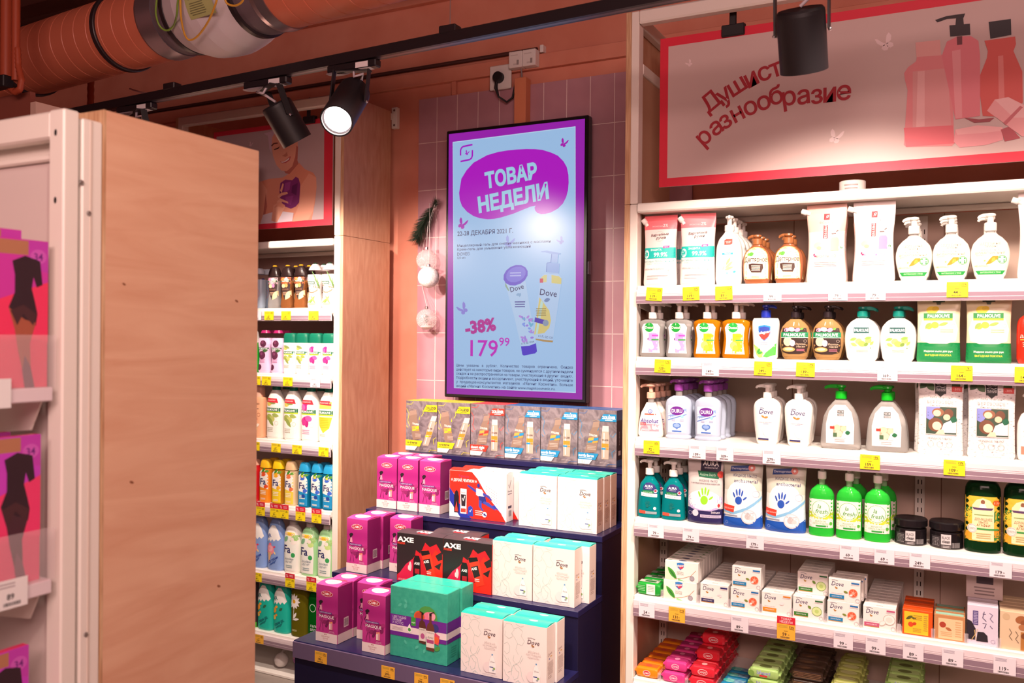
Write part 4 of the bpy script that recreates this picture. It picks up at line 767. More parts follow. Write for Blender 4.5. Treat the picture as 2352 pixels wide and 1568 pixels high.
carton('beige_box', .082, .112, .034, mat('dcc2a0', .35), [('o', .2, .86, .09, .09, 0, 'cbb08c'), ('o', .66, .82, .13, .1, .4, 'a2643c'), ('o', .82, .72, .13, .1, -.3, '8e5430'), ('o', .72, .62, .1, .08, 0, 'b0744a'), ('l', [(.3, .55), (.38, .45), (.3, .35), (.4, .25)], .018, '7a6450'), ('l', [(.5, .5), (.58, .4), (.5, .3), (.6, .2)], .018, '7a6450'), ('r', .66, .02, 1, .5, 'b0763a'), ('o', .8, .4, .1, .08, .3, '7e4a26')])
carton('shelf_carton', .1, .075, .06, mat('c9b8b4', .5), [('r', .28, .6, .74, .9, '4a4048'), ('lines', .2, .1, .8, .5, 3, '8a7a78')], name='small_carton', cat='carton')
# --- sixth shelf: flow-wrapped bars
OVAL = lambda c, w=.3: [('e', .5, .48, w / 2, .27, 'f3d9dc'), ('e', .5, .48, w / 2 - .015, .22, c), ('t', 'CAMAY', .5, .48, .2, 'fbeeee', {'w': w * .8, 'b': .01})]
wrapped('wrap_orange', .094, .036, .056, mat('f08a1c', .2), OVAL('d0303c'), [('r', .1, .25, .85, .75, 'e2682a'), ('e', .5, .5, .12, .2, 'd8543c')])
wrapped('wrap_pink', .094, .036, .056, mat('d9408c', .2), OVAL('d9408c'), [('r', .1, .25, .9, .75, 'b03070'), ('e', .5, .5, .1, .2, 'e890b8')])
wrapped('wrap_red', .096, .038, .056, mat('e22a3c', .2), OVAL('d02436', .36), [('r', .1, .25, .9, .75, 'b8202c'), ('e', .5, .5, .1, .2, 'f0a8a8')])
wrapped('wrap_blue', .094, .036, .056, mat('1f86b4', .22), [('lines', .1, .2, .9, .8, 4, '7fd0d8')], [('e', .3, .5, .2, .3, '38b4a8'), ('e', .7, .5, .2, .3, '2a5ab0'), ('lines', .2, .2, .9, .8, 3, 'a8e0dc')])
wrapped('wrap_green', .106, .034, .056, mat('a8cf7a', .25), [('t', 'Safeguard', .48, .6, .34, 'f4f6f6', {'w': .42, 'b': .05}), ('t', 'Safeguard', .48, .6, .34, '3a6ab0', {'w': .42, 'b': .01}), ('r', .36, .2, .6, .36, 'd8303a'), ('e', .1, .4, .1, .3, '7aa84c')], [('r', .1, .2, .9, .8, 'b8d48c'), ('e', .5, .5, .2, .25, '6a7a40')])
wrapped('wrap_dark', .116, .034, .056, mat('4c3a30', .3), [('lines', .1, .2, .9, .8, 4, '9a7a58'), ('leaf', .2, .4, .8, .15, .3, '7a5a44')], [('e', .4, .5, .25, .3, '6a5040'), ('leaf', .3, .3, .6, .14, .5, '8a6a50')])
wrapped('wrap_lime', .09, .034, .056, mat('b9c46a', .25), [('lines', .1, .2, .9, .8, 3, 'e8eabc')], [('e', .5, .5, .3, .3, 'd4da94')])
# --- shower gels of the far unit
def flip_bottle(key, w, h, d, prof, n, m, cut, capm, field, cmds, name='shower_gel_bottle', cat='shower gel', tip=None, caplab=None):
    """body below the cut, flip cap above it"""
    lo = [p for p in prof if p[0] <= cut]; hi = [p for p in prof if p[0] >= cut]
    mb, rows = body(w, h, d, lo, n, m)
    cp = MB(); cr = smooth_rows([(z * h + (.0006 if i == 0 else 0), a * w / 2 * .99, b * d / 2 * .99) for i, (z, a, b, *_) in enumerate(hi)], 3)
    cp.loft(cr, capm, n, 24)
    if tip: cp.loft([(h - .001, cr[-1][1] * .9, cr[-1][2] * .9), (h + .006, cr[-1][1] * .6, cr[-1][2] * .6)], tip, n, 20)
    full = rows + [r for r in cr if r[0] > rows[-1][0]]
    kind(key, name, cat, d, [('bottle_body', mb.mesh('bottle_body'), None), ('label', label_part(full, n, field, cmds, .01).mesh('label'), None), ('flip_cap', cp.mesh('flip_cap'), None) + ((caplab,) if caplab else ())])
STRAIGHT = [(0, .92, .92), (.06, .97, 1), (.45, 1, 1), (.72, .98, .98), (.86, .84, .9), (.9, .8, .86), (.97, .72, .78), (1, .58, .6)]
WAVY = [(0, .9, .95), (.08, .96, 1), (.3, .80, .9), (.45, .80, .9), (.65, 1, 1), (.76, .96, .95), (.86, .86, .9), (.95, .66, .72), (1, .4, .5)]
flip_bottle('light_blue_gel', .092, .197, .05, STRAIGHT, 3, mat('bcd3ea', .25), .84, mat('cddcec', .3), (-.042, .01, .084, .15), [('o', .5, .83, .11, .11, 0, '1f2f8a'), ('t', 'NIVEA', .5, .83, .05, 'ffffff', {'w': .32, 'b': .01}), ('ring', .55, .42, .2, .185, 'e8a4a8'), ('o', .55, .42, .13, .12, 0, 'f0c4c4'), ('ring', .55, .42, .09, .08, 'e08a90'), ('t', 'creme soft', .5, .68, .035, '5a74a8', {'w': .5}), ('lines', .2, .08, .8, .16, 2, '7a94bc')], caplab='pale blue flip cap')
SAND = [('r', 0, .80, 1, .86, '1c5a3a'), ('t', 'PALMOLIVE', .5, .83, .05, 'ffffff', {'w': .86, 'b': .02})]
for key, mm, col, fl in (('floral_dark_cap_gel', CLEAR, 'e9b8c0', 'e889b8'), ('orange_dark_cap_gel', mat('ec9a5c', .06, trans=.75, ior=1.12), 'd86a3a', 'f0a860')):
    flip_bottle(key, .075, .203, .045, WAVY, 2.8, mm, .74, mat('2e2020', .25), (-.033, .04, .066, .108), [('p', [(.0, .98), (1, .98), (.86, .4), (.5, .0), (.14, .4)], '3a2a2a'), ('p', [(.02, .7), (.98, .7), (.98, 1), (.02, 1)], col), ('o', .3, .9, .09, .08, .2, fl), ('o', .6, .93, .1, .07, .4, 'f4d0d8'), ('o', .72, .86, .08, .08, 0, 'f2dfc0')] + SAND + [('o', .36, .62, .11, .09, 0, 'f0cfa0'), ('o', .62, .64, .08, .09, 0, fl), ('r', .2, .42, .8, .5, '6a4a3a'), ('lines', .3, .2, .7, .36, 3, 'c9a488'), ('leaf', .55, .0, .5, .12, 1.0, 'f0d8a4')], caplab='dark brown flip cap', tip=mat('d8a020', .35))
flip_bottle('coconut_gel', .080, .208, .05, WAVY[:-2] + [(.95, .62, .72), (1, .34, .5)], 2.8, mat('e6dedb', .25), .78, mat('cfc6c6', .25), (-.036, .01, .072, .165), [('o', .45, .58, .25, .22, 0, 'a8785a'), ('o', .45, .59, .23, .2, 0, 'ece6e2')] + [('l', [(.5 + .1 * i, .98 - .05 * i), (.98, .6 - .06 * i)], .018, '5f8a4c') for i in range(5)] + [('r', .02, .62, .72, .70, '1c5a3a'), ('t', 'PALMOLIVE', .37, .66, .045, 'ffffff', {'w': .6, 'b': .02}), ('t', 'НАТУРЭЛЬ', .34, .32, .03, '8a8078', {'w': .4}), ('lines', .1, .22, .5, .29, 2, 'b5aaa2'), ('leaf', .1, .08, .3, .03, .5, '8fb45a'), ('leaf', .3, .05, .3, .03, .9, '7aa04a'), ('leaf', .8, .05, .3, .03, 2.2, '9cbc66'), ('e', .5, .05, .3, .03, 'c9b090')], tip=mat('1c3a2a', .4))
PALM = lambda pic: [('r', .0, .62, 1.0, .71, '0f6a48'), ('r', .0, .585, 1.0, .62, 'b5cf3a'), ('t', 'PALMOLIVE', .46, .665, .055, 'ffffff', {'w': .8, 'b': .02})] + pic
OLV = [('o', .3, .82, .09, .07, .3, 'd8c860'), ('leaf', .1, .9, .3, .05, -.3, '8a9a5a'), ('o', .28, .48, .1, .08, .2, 'a8b45a'), ('o', .5, .44, .09, .075, 0, 'bcc46c'), ('leaf', .2, .5, .3, .05, -.9, '8fa04f'), ('leaf', .5, .55, .2, .05, -.2, '9cae5c'), ('ring', .8, .34, .05, .042, 'c9c4b4'), ('lines', .12, .12, .6, .24, 3, 'b9b4a4')]
ORC = [('o', .3, .82, .12, .06, .4, 'd8409a'), ('o', .36, .78, .06, .11, .2, 'c43088'), ('o', .22, .76, .07, .07, 0, 'e06aae'), ('o', .35, .47, .14, .07, .4, 'd23a94'), ('o', .45, .42, .07, .13, .2, 'b8287c'), ('o', .6, .5, .1, .07, -.2, 'da5aa6'), ('o', .28, .4, .08, .07, 0, 'c83a8c'), ('ring', .8, .34, .05, .042, 'c9c4c4'), ('lines', .12, .12, .7, .24, 3, 'd890b4')]
flip_bottle('grapefruit_gel', .074, .204, .045, STRAIGHT, 3, mat('1fb83a', .2), .72, mat('e9eee6', .3), (-.034, .01, .068, .14), PALM([('o', .5, .85, .15, .12, 0, 'f08a50'), ('o', .5, .85, .11, .09, 0, 'f4b07a'), ('o', .6, .2, .18, .15, 0, 'ee7c48'), ('o', .6, .2, .14, .11, 0, 'f2a070')]))
flip_bottle('berry_gel', .078, .208, .048, [(0, .92, .94), (.06, .97, 1), (.3, .82, .92), (.5, .84, .94), (.68, 1, 1), (.82, .86, .92), (.93, .66, .78), (1, .5, .6)], 2.7, mat('e8c4e4', .22), .9, mat('b02a6c', .3), (-.034, .015, .068, .155), [('o', .55, .82, .12, .11, 0, '5a2a44'), ('o', .5, .86, .05, .05, 0, '7a3a5c'), ('r', .02, .62, .98, .70, '1c5a3a'), ('t', 'PALMOLIVE', .5, .66, .05, 'ffffff', {'w': .88, 'b': .02}), ('o', .7, .6, .1, .05, .4, '3f6a3a'), ('o', .42, .46, .14, .13, 0, '5f2a48'), ('o', .38, .5, .05, .05, 0, '84406a'), ('lines', .2, .22, .7, .34, 3, 'c07aa8'), ('o', .2, .08, .1, .09, .5, '5a2a44')])
for key, pic in (('olive_gel', OLV), ('orchid_gel', ORC)):
    flip_bottle(key, .077, .195, .046, [(0, .92, .93), (.05, .96, 1), (.3, .97, 1), (.72, 1, 1), (.76, 1, 1), (.9, .98, .98), (.97, .92, .9), (1, .8, .74)], 3.2, WHITE, .76, mat('12735a', .3), (-.035, .01, .07, .138), PALM(pic), caplab='dark green flip cap')
for key, pic in (('big_olive_gel', OLV), ('big_orchid_gel', ORC), ('big_honey_gel', [('p', [(.05, .56), (.95, .56), (.8, .3), (.4, .18), (.1, .36)], 'f0c83a'), ('lines', .15, .3, .8, .54, 6, 'e2b02a'), ('p', [(.1, .75), (.9, .75), (.9, .92), (.1, .92)], 'f0d060'), ('lines', .12, .1, .6, .16, 2, 'c9b890')])):
    flip_bottle(key, .1, .262, .062, [(0, .92, .93), (.04, .97, 1), (.4, 1, 1), (.62, .98, 1), (.76, .84, .92), (.86, .56, .72), (.9, .42, .62), (.905, .40, .6), (.99, .38, .56), (1, .34, .5)], 2.6, WHITE, .905, mat('0d7a62', .3), (-.044, .01, .088, .2),
        [('p', [(.04, .0), (.9, .0), (.94, .3), (.92, .86), (.5, .9), (.06, .84)], 'f6f2ea')] + PALM(pic) + [('p', [(.06, .94), (.8, .94), (.9, .83), (.06, .85)], 'd42a3a'), ('t', 'ВЫГОДНЫЙ ОБЪЁМ', .42, .89, .03, 'f8d8d8', {'w': .6, 'b': .01})], caplab='green flip cap')
flip_bottle('peach_gel', .098, .262, .055, [(0, .95, .95), (.04, 1, 1), (.7, 1, 1), (.76, .95, .96), (.765, .7, .8), (.99, .66, .76), (1, .6, .7)], 4, mat('f2b48c', .25), .765, mat('e9b8a0', .3), (-.045, .01, .09, .185), [('t', 'LE PETIT', .5, .93, .03, '7a4a3a', {'w': .4}), ('t', 'Marseillais', .5, .86, .06, '6a4036', {'w': .8, 's': .15}), ('p', [(.5, .82), (.66, .72), (.5, .62), (.34, .72)], 'f3e6da'), ('l', [(.2, .72), (.34, .72)], .02, '8a6a5a'), ('l', [(.66, .72), (.8, .72)], .02, '8a6a5a'), ('ring', .8, .56, .05, .042, 'b06a4a'), ('lines', .2, .42, .8, .48, 2, 'd86a4a'), ('o', .5, .2, .1, .1, 0, 'f6dc94'), ('o', .36, .22, .08, .09, 0, 'ee9a5a'), ('leaf', .6, .25, .14, .04, .5, 'f8ead8'), ('lines', .25, .04, .7, .1, 2, 'e0906a')])
flip_bottle('red_gel', .07, .206, .045, STRAIGHT, 3.4, mat('c81c24', .2), .86, mat('efb49c', .25), (-.03, .02, .06, .15), [('e', .5, .84, .34, .07, 'f0d0d0'), ('e', .5, .84, .3, .055, 'b81c30'), ('t', 'CAMAY', .5, .84, .045, 'ffffff', {'w': .5}), ('o', .4, .6, .12, .12, 0, 'e0484a'), ('o', .65, .2, .14, .12, 0, 'a8141c'), ('t', 'SECRET', .5, .46, .06, 'ffffff', {'w': .8}), ('lines', .2, .05, .8, .1, 1, 'f0b0b0')])
FA = lambda c1, c2, ty='2a2f6a': [('p', [(.04, .0), (.96, .0), (.96, .8), (.7, .98), (.3, .98), (.04, .9)], c2), ('p', [(.04, .45), (.96, .38), (.96, .8), (.7, .98), (.3, .98), (.04, .9)], 'f2f0ea'), ('o', .5, .86, .11, .08, .3, c1), ('leaf', .3, .9, .2, .04, .8, '3f8a2c'), ('leaf', .6, .92, .2, .04, .3, '5fa03a'), ('t', 'Fa', .46, .62, .2, ty, {'b': .02}), ('o', .75, .46, .08, .06, .4, c1), ('lines', .15, .2, .8, .34, 3, 'fbf4e0'), ('lines', .15, .04, .8, .1, 2, 'fbf4e0')]
FAP = [(0, .94, .95), (.04, 1, 1), (.72, 1, 1), (.78, .98, .98), (.8, .95, .96), (.9, .84, .9), (.97, .7, .8), (1, .55, .65)]
for key, mm, cm, c1, c2 in (('orange_fruit_gel', mat('ef8a1c', .2), mat('f6c228', .3), 'e2542a', 'f0962a'), ('yellow_gel', mat('eba02a', .08, trans=.5, ior=1.12), mat('f6cf1e', .3), 'f0b428', 'ecd028'), ('beige_gel', mat('e6c9a0', .25), mat('dcb98c', .3), 'e07a4a', 'e8cf4c'), ('blue_sea_gel', BLUE, mat('2a9fd4', .25), '3f6ad0', '1f90c8')):
    flip_bottle(key, .067, .212, .043, FAP, 3.2, mm, .79, cm, (-.029, .008, .058, .155), FA(c1, c2) + ([('o', .6, .3, .07, .06, 0, '1f4aa0'), ('o', .5, .9, .05, .04, 0, 'f0d84a')] if 'blue' in key else []))
CREAMB = mat('e9e6e4', .3)
for key, mm, c, drip in (('ice_cream_gel', mat('86a4dc', .25), '86a4dc', 'f0768a'), ('mint_cream_gel', mat('1fb9a4', .25), '1fb9a4', 'f0a83a')):
    hh = .248
    mb, rws = body(.1, hh, .06, [(0, .95, .95), (.04, 1, 1), (.5, 1, 1), (.72, .95, .97), (.88, .78, .85), (.96, .6, .7), (1, .5, .6)], 2.5, mm)
    lp = label_part(rws, 2.5, (-.047, .01, .094, .21), [('p', [(.0, .62), (.12, .60), (.22, .66), (.34, .61), (.46, .67), (.58, .62), (.7, .68), (.82, .64), (.94, .7), (.8, .88), (.6, .99), (.4, .99), (.14, .86)], 'f4f2ef'), ('t', 'MR', .2, .74, .09, '1f4a9a' if 'ice' in key else '1f6a6a', {'b': .03, 'r': .3}), ('o', .3, .55, .05, .03, .4, drip), ('o', .6, .5, .03, .02, 0, 'e23a5a')] +
        ([('o', .3, .42, .13, .12, 0, 'f0909c'), ('o', .3, .45, .09, .07, 0, 'f7b4bc'), ('p', [(.14, .36), (.44, .36), (.22, .1)], 'e8b884'), ('o', .62, .36, .02, .04, .6, 'f0d8a0')] if 'ice' in key else [('o', .14, .46, .08, .06, .5, 'f0a83a'), ('o', .16, .3, .05, .05, 0, 'f6cf60'), ('leaf', .5, .48, .12, .03, .6, '2f6a4a'), ('o', .3, .36, .04, .03, .4, 'e8953a')]) +
        [('t', 'ICE CREAM' if 'ice' in key else 'CREAM GEL', .5, .20, .055, '1f3f9a' if 'ice' in key else '0f5a6a', {'w': .7, 'r': .5, 'b': .02})] + [('l', [(.3 + .1 * i, .06 + .02 * i), (.42 + .1 * i, .12 + .03 * i)], .014, '2a4fa0' if 'ice' in key else '0f6a70') for i in range(4)], .01)
    cp = MB(); cyl(cp, .014, hh - .001, hh + .012, CREAMB)
    kind(key, 'shower_gel_bottle', 'shower gel', .06, [('bottle_body', mb.mesh('bottle_body'), None), ('label', lp.mesh('label'), None), ('cap', cp.mesh('cap'), None)])
BIGFA = [(0, .90, .92), (.05, .96, 1), (.3, .98, 1), (.55, 1, 1), (.75, .92, .96), (.86, .7, .8), (.91, .44, .6), (.915, .4, .58), (.99, .38, .56), (1, .32, .5)]
for key, mm in (('white_milk_gel', WHITE), ('green_yogurt_gel', mat('a5dca0', .22))):
    flip_bottle(key, .1, .25, .062, BIGFA, 2.5, mm, .915, mat('d8d2ce', .3), (-.044, .012, .084, .19), [('p', [(.06, .0), (.94, .0), (.98, .5), (.9, .98), (.12, .98), (.02, .5)], 'eef2ea'), ('p', [(.14, .97), (.88, .97), (.86, .87), (.1, .89)], 'f0cf2e'), ('t', 'БОЛЬШОЙ ОБЪЁМ 750', .5, .92, .03, 'd0404a', {'w': .6, 'b': .01}), ('leaf', .55, .75, .3, .08, .5, '9cc97a'), ('leaf', .1, .72, .2, .06, .8, '7fb88a'), ('o', .8, .72, .08, .06, 0, 'f3ece4' if 'white' in key else 'c4e08a'), ('o', .7, .8, .06, .05, 0, 'efe6da'), ('t', 'Fa', .36, .55, .2, '2a2f6a', {'b': .02}), ('e', .78, .4, .13, .06, '3aa45a'), ('t', 'Алоэ Вера', .5, .3, .055, '3a5a78', {'w': .6, 's': .2}), ('t', 'ЙОГУРТ', .5, .22, .05, '3a5a78', {'w': .5}), ('lines', .2, .06, .8, .15, 2, '8aa4a8')])
mb, rws = body(.1, .232, .055, [(0, .96, .96), (.04, 1, 1), (.88, 1, 1), (.94, .96, .97), (1, .8, .86)], 3.4, OLIVE)
kind('daisy_gel', 'shower_gel_bottle', 'shower gel', .055, [('bottle_body', mb.mesh('bottle_body'), None), ('label', label_part(rws, 3.4, (-.046, .02, .092, .19), [('leaf', .26, .78, .2, .035, k * .52, 'f4f0ee') for k in range(12)] + [('o', .26, .78, .05, .05, 0, 'd8a020'), ('l', [(.26, .6), (.2, .3)], .014, 'f0eeea'), ('leaf', .2, .34, .2, .035, 1.0, 'f0eeea'), ('leaf', .2, .32, .2, .03, .2, 'f0eeea'), ('lines', .1, .03, .5, .08, 2, 'd8d4a0')], .01).mesh('label'), None)])
mb, rws = body(.098, .228, .055, [(0, .96, .96), (.04, 1, 1), (.86, .96, 1), (.94, .8, .9), (1, .6, .7)], 3, LEAFG)
kind('green_gel', 'shower_gel_bottle', 'shower gel', .055, [('bottle_body', mb.mesh('bottle_body'), None), ('label', label_part(rws, 3, (-.044, .02, .088, .19), [('ring', .4, .7, .1, .085, 'd8ecd8'), ('t', 'гель', .5, .26, .08, 'f0f6f0', {'w': .5}), ('t', 'алоэ', .5, .17, .08, 'f0f6f0', {'w': .6}), ('lines', .2, .04, .8, .1, 2, 'b0d8b0')], .01).mesh('label'), None)])
pouch('black_white_pouch', .09, .22, .05, [(0, mat('2a2a2c', .3))], [('r', 0, 0, 1, .12, '3fb02c'), ('o', .6, .3, .06, .05, 0, 'e8e8e6'), ('o', .4, .5, .07, .06, .4, 'e8e8e6'), ('o', .7, .6, .06, .07, 0, 'd8d8d6'), ('t', 'OK', .6, .85, .08, 'f0f0ee', {'w': .5})])
# --- gift boxes of the steps
LAD = lambda: [('o', .22, .70, .045, .03, .3, '2a1a24'), ('o', .2, .66, .02, .05, .2, '2a1a24'), ('p', [(.18, .64), (.26, .65), (.29, .56), (.22, .52), (.16, .56)], 'd89ab0'), ('p', [(.17, .56), (.29, .56), (.27, .46), (.18, .46)], '3a1c34'), ('l', [(.18, .62), (.1, .56), (.16, .5)], .012, '2a1a24')]
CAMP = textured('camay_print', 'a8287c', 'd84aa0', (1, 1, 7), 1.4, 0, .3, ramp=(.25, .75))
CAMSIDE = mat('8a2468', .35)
FLW = [('o', x, z, a, a * .7, g, c) for x, z, a, g, c in ((.15, .5, .05, .4, 'c0408c'), (.32, .52, .06, -.3, 'a83078'), (.48, .5, .055, .5, 'b83884'), (.66, .49, .06, .2, '9a2a6c'), (.82, .47, .06, -.4, '8a2460'), (.92, .5, .045, .2, 'a83078'), (.42, .36, .05, .2, '8c2864'), (.55, .36, .05, .9, '7a205a'), (.26, .4, .045, .6, 'a03476'), (.5, .30, .035, .9, '6f1c52'), (.86, .41, .05, 1.2, '82225e'), (.7, .42, .04, .2, 'b04088'))]
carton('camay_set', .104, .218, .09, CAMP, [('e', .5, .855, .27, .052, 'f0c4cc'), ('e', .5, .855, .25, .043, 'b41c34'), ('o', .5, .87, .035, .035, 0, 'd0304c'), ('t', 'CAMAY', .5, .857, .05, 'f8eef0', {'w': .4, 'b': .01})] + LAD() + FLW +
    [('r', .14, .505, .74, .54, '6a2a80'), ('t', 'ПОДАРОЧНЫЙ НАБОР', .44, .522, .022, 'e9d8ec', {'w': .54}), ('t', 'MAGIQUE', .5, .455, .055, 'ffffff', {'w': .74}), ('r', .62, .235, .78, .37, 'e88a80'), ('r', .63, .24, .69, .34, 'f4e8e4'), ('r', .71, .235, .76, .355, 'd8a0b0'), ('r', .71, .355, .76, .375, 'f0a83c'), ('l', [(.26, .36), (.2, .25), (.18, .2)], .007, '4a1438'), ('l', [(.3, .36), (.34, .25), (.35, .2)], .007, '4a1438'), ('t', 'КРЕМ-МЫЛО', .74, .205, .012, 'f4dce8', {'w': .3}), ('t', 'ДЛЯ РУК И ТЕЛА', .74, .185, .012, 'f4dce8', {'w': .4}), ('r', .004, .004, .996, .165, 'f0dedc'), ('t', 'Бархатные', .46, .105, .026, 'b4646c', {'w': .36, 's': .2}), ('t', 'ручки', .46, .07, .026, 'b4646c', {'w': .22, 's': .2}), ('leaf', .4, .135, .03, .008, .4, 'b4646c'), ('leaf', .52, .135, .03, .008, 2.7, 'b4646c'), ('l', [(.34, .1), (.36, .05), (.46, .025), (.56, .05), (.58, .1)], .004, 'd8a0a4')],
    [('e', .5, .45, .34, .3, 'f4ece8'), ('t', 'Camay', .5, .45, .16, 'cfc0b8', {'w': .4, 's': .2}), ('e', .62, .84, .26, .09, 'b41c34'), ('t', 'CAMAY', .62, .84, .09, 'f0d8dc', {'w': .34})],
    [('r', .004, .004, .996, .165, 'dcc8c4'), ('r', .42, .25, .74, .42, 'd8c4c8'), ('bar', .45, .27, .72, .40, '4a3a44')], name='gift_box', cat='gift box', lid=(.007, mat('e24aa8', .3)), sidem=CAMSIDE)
AXK = mat('2c2426', .35)
carton('axe_set', .214, .190, .075, AXK, [('p', [(.005, .005), (.995, .005), (.995, .66), (.86, .86), (.72, .78), (.62, .86), (.52, .62), (.42, .68), (.3, .5), (.2, .44), (.005, .30)], 'c81c28'), ('p', [(.005, .30), (.2, .44), (.3, .5), (.42, .68), (.40, .56), (.28, .4), (.1, .2), (.005, .12)], '2a2022'), ('p', [(.005, .005), (.36, .005), (.36, .5), (.2, .36), (.06, .16)], 'd2204a'), ('p', [(.62, .005), (.995, .005), (.995, .6), (.84, .74), (.7, .5)], 'e22a1c'), ('p', [(.84, .62), (.98, .72), (.99, .56), (.9, .52)], '2a2022'), ('p', [(.82, .40), (.97, .5), (.93, .34)], '2a2022'), ('p', [(.64, .20), (.8, .34), (.78, .2)], '2a2022'),
    ('t', 'AXE', .19, .875, .10, 'f4f2f2', {'w': .36, 'b': .05, 'j': 1}), ('t', 'PHOENIX', .10, .79, .045, 'e2402c', {'w': .17, 'b': .03}), ('p', [(.36, .03), (.53, .03), (.52, .48), (.49, .57), (.40, .57), (.37, .48)], '1a1416'), ('t', 'AXE', .445, .41, .05, 'f4f2f2', {'w': .13, 'b': .04}), ('r', .4, .2, .5, .30, 'b02430'), ('lines', .39, .05, .51, .16, 3, 'c9c0c0'), ('p', [(.70, .12), (.86, .18), (.74, .66), (.64, .72), (.52, .68), (.54, .58)], 'ea3a22'), ('p', [(.52, .68), (.7, .71), (.73, .64), (.55, .58)], '1a1416'), ('p', [(.58, .5), (.72, .55), (.77, .35), (.65, .29)], '2a1a1e'), ('t', 'AXE', .645, .475, .05, 'f4f2f2', {'w': .13, 'b': .04, 'r': .25}), ('lines', .65, .22, .77, .29, 2, 'e8d8d8'), ('e', .3, .33, .03, .1, 'f0c8cc'), ('e', .27, .3, .02, .05, 'f0d8da'), ('t', 'ДЕЗОДОРАНТ + ГЕЛЬ', .22, .04, .03, 'f4d8dc', {'w': .36})],
    [('t', 'AXE', .5, .5, .34, 'f0eef0', {'w': .3, 'b': .06}), ('r', .4, .16, .62, .3, 'c8303a')], [('r', .3, .1, .7, .3, 'c9b4b4')], name='gift_box', cat='gift box', lid=(.006, mat('4a4044', .4)), sidem=mat('d0281c', .35))
DCARD = mat('f0e6e2', .4)
LNC = 'a3c4bf'
WOM = [('l', P, .0045, LNC) for P in ([(.02, .88), (.08, .97), (.2, .96), (.26, .88), (.2, .82), (.28, .74), (.34, .66), (.3, .56), (.36, .48)], [(.26, .9), (.36, .93), (.46, .88), (.42, .8), (.5, .72), (.44, .64), (.34, .66)], [(.06, .84), (.04, .76), (.14, .72), (.22, .76), (.2, .82)], [(.03, .62), (.1, .66), (.16, .6), (.15, .5), (.09, .46), (.03, .5)],
    [(.02, .44), (.1, .36), (.16, .26), (.08, .3), (.02, .34)], [(.12, .4), (.18, .32), (.22, .2), (.12, .16)], [(.26, .46), (.24, .38), (.3, .32), (.38, .36), (.44, .48), (.47, .44), (.4, .34)], [(.2, .12), (.21, .22), (.25, .3), (.34, .32), (.42, .26), (.44, .14), (.5, .06)], [(.25, .3), (.32, .22), (.38, .2), (.35, .1), (.27, .06), (.24, .12)], [(.03, .2), (.08, .12), (.16, .08), (.1, .02)], [(.3, .02), (.36, .06), (.43, .02)], [(.36, .06), (.38, .03)], [(.3, .98), (.4, .95), (.48, .97)])]
carton('dove_set', .165, .207, .064, DCARD, WOM + [('t', 'Dove', .70, .73, .075, '4a3444', {'w': .27, 's': .2, 'b': .004}), ('l', [(.57, .785), (.66, .795), (.74, .78)], .006, '4a3444'), ('leaf', .67, .655, .05, .013, .3, 'a8764a'), ('leaf', .70, .66, .045, .012, 2.5, 'a8764a'), ('t', '#больше', .71, .575, .04, 'cfc4c2', {'w': .26}), ('t', 'настоящей', .71, .53, .04, 'cfc4c2', {'w': .33}), ('t', 'красоты', .71, .485, .04, 'cfc4c2', {'w': .26}), ('o', .66, .16, .08, .09, 0, 'ecdedd'), ('p', [(.70, .08), (.86, .08), (.87, .2), (.83, .32), (.79, .37), (.76, .37), (.72, .32), (.69, .2)], 'f6f2f0'), ('l', [(.70, .08), (.69, .2), (.72, .32), (.76, .37), (.79, .37), (.83, .32), (.87, .2), (.86, .08)], .003, 'cfc4c4'), ('r', .758, .37, .79, .395, '6a9cc8'), ('t', 'Dove', .78, .265, .026, '4a3444', {'w': .1, 's': .2}), ('r', .71, .165, .8, .18, '2a3f8a'), ('o', .82, .155, .022, .02, 0, '8fae6a'), ('o', .8, .125, .022, .016, .4, '9aa8b0'), ('t', 'ПОДАРОЧНЫЙ НАБОР УХОДА', .72, .04, .014, 'a8a0a8', {'w': .5})],
    [('e', .6, .55, .1, .12, 'e9f4f0'), ('p', [(.05, .2), (.4, .1), (.3, .5), (.1, .6)], '2fc4b4')], [('t', 'Dove', .42, .545, .05, '8a5a58', {'w': .5, 's': .2, 'r': .15}), ('r', .3, .455, .4, .475, '4a4aa0'), ('r', .48, .485, .66, .505, 'd8a04a'), ('lines', .14, .20, .84, .42, 12, 'b8a09a'), ('lines', .14, .14, .7, .19, 2, 'b8a09a')], name='gift_box', cat='gift box', lid=(.006, mat('17c2b0', .3)), sidem=mat('ecdcd4', .45), lname='lid')
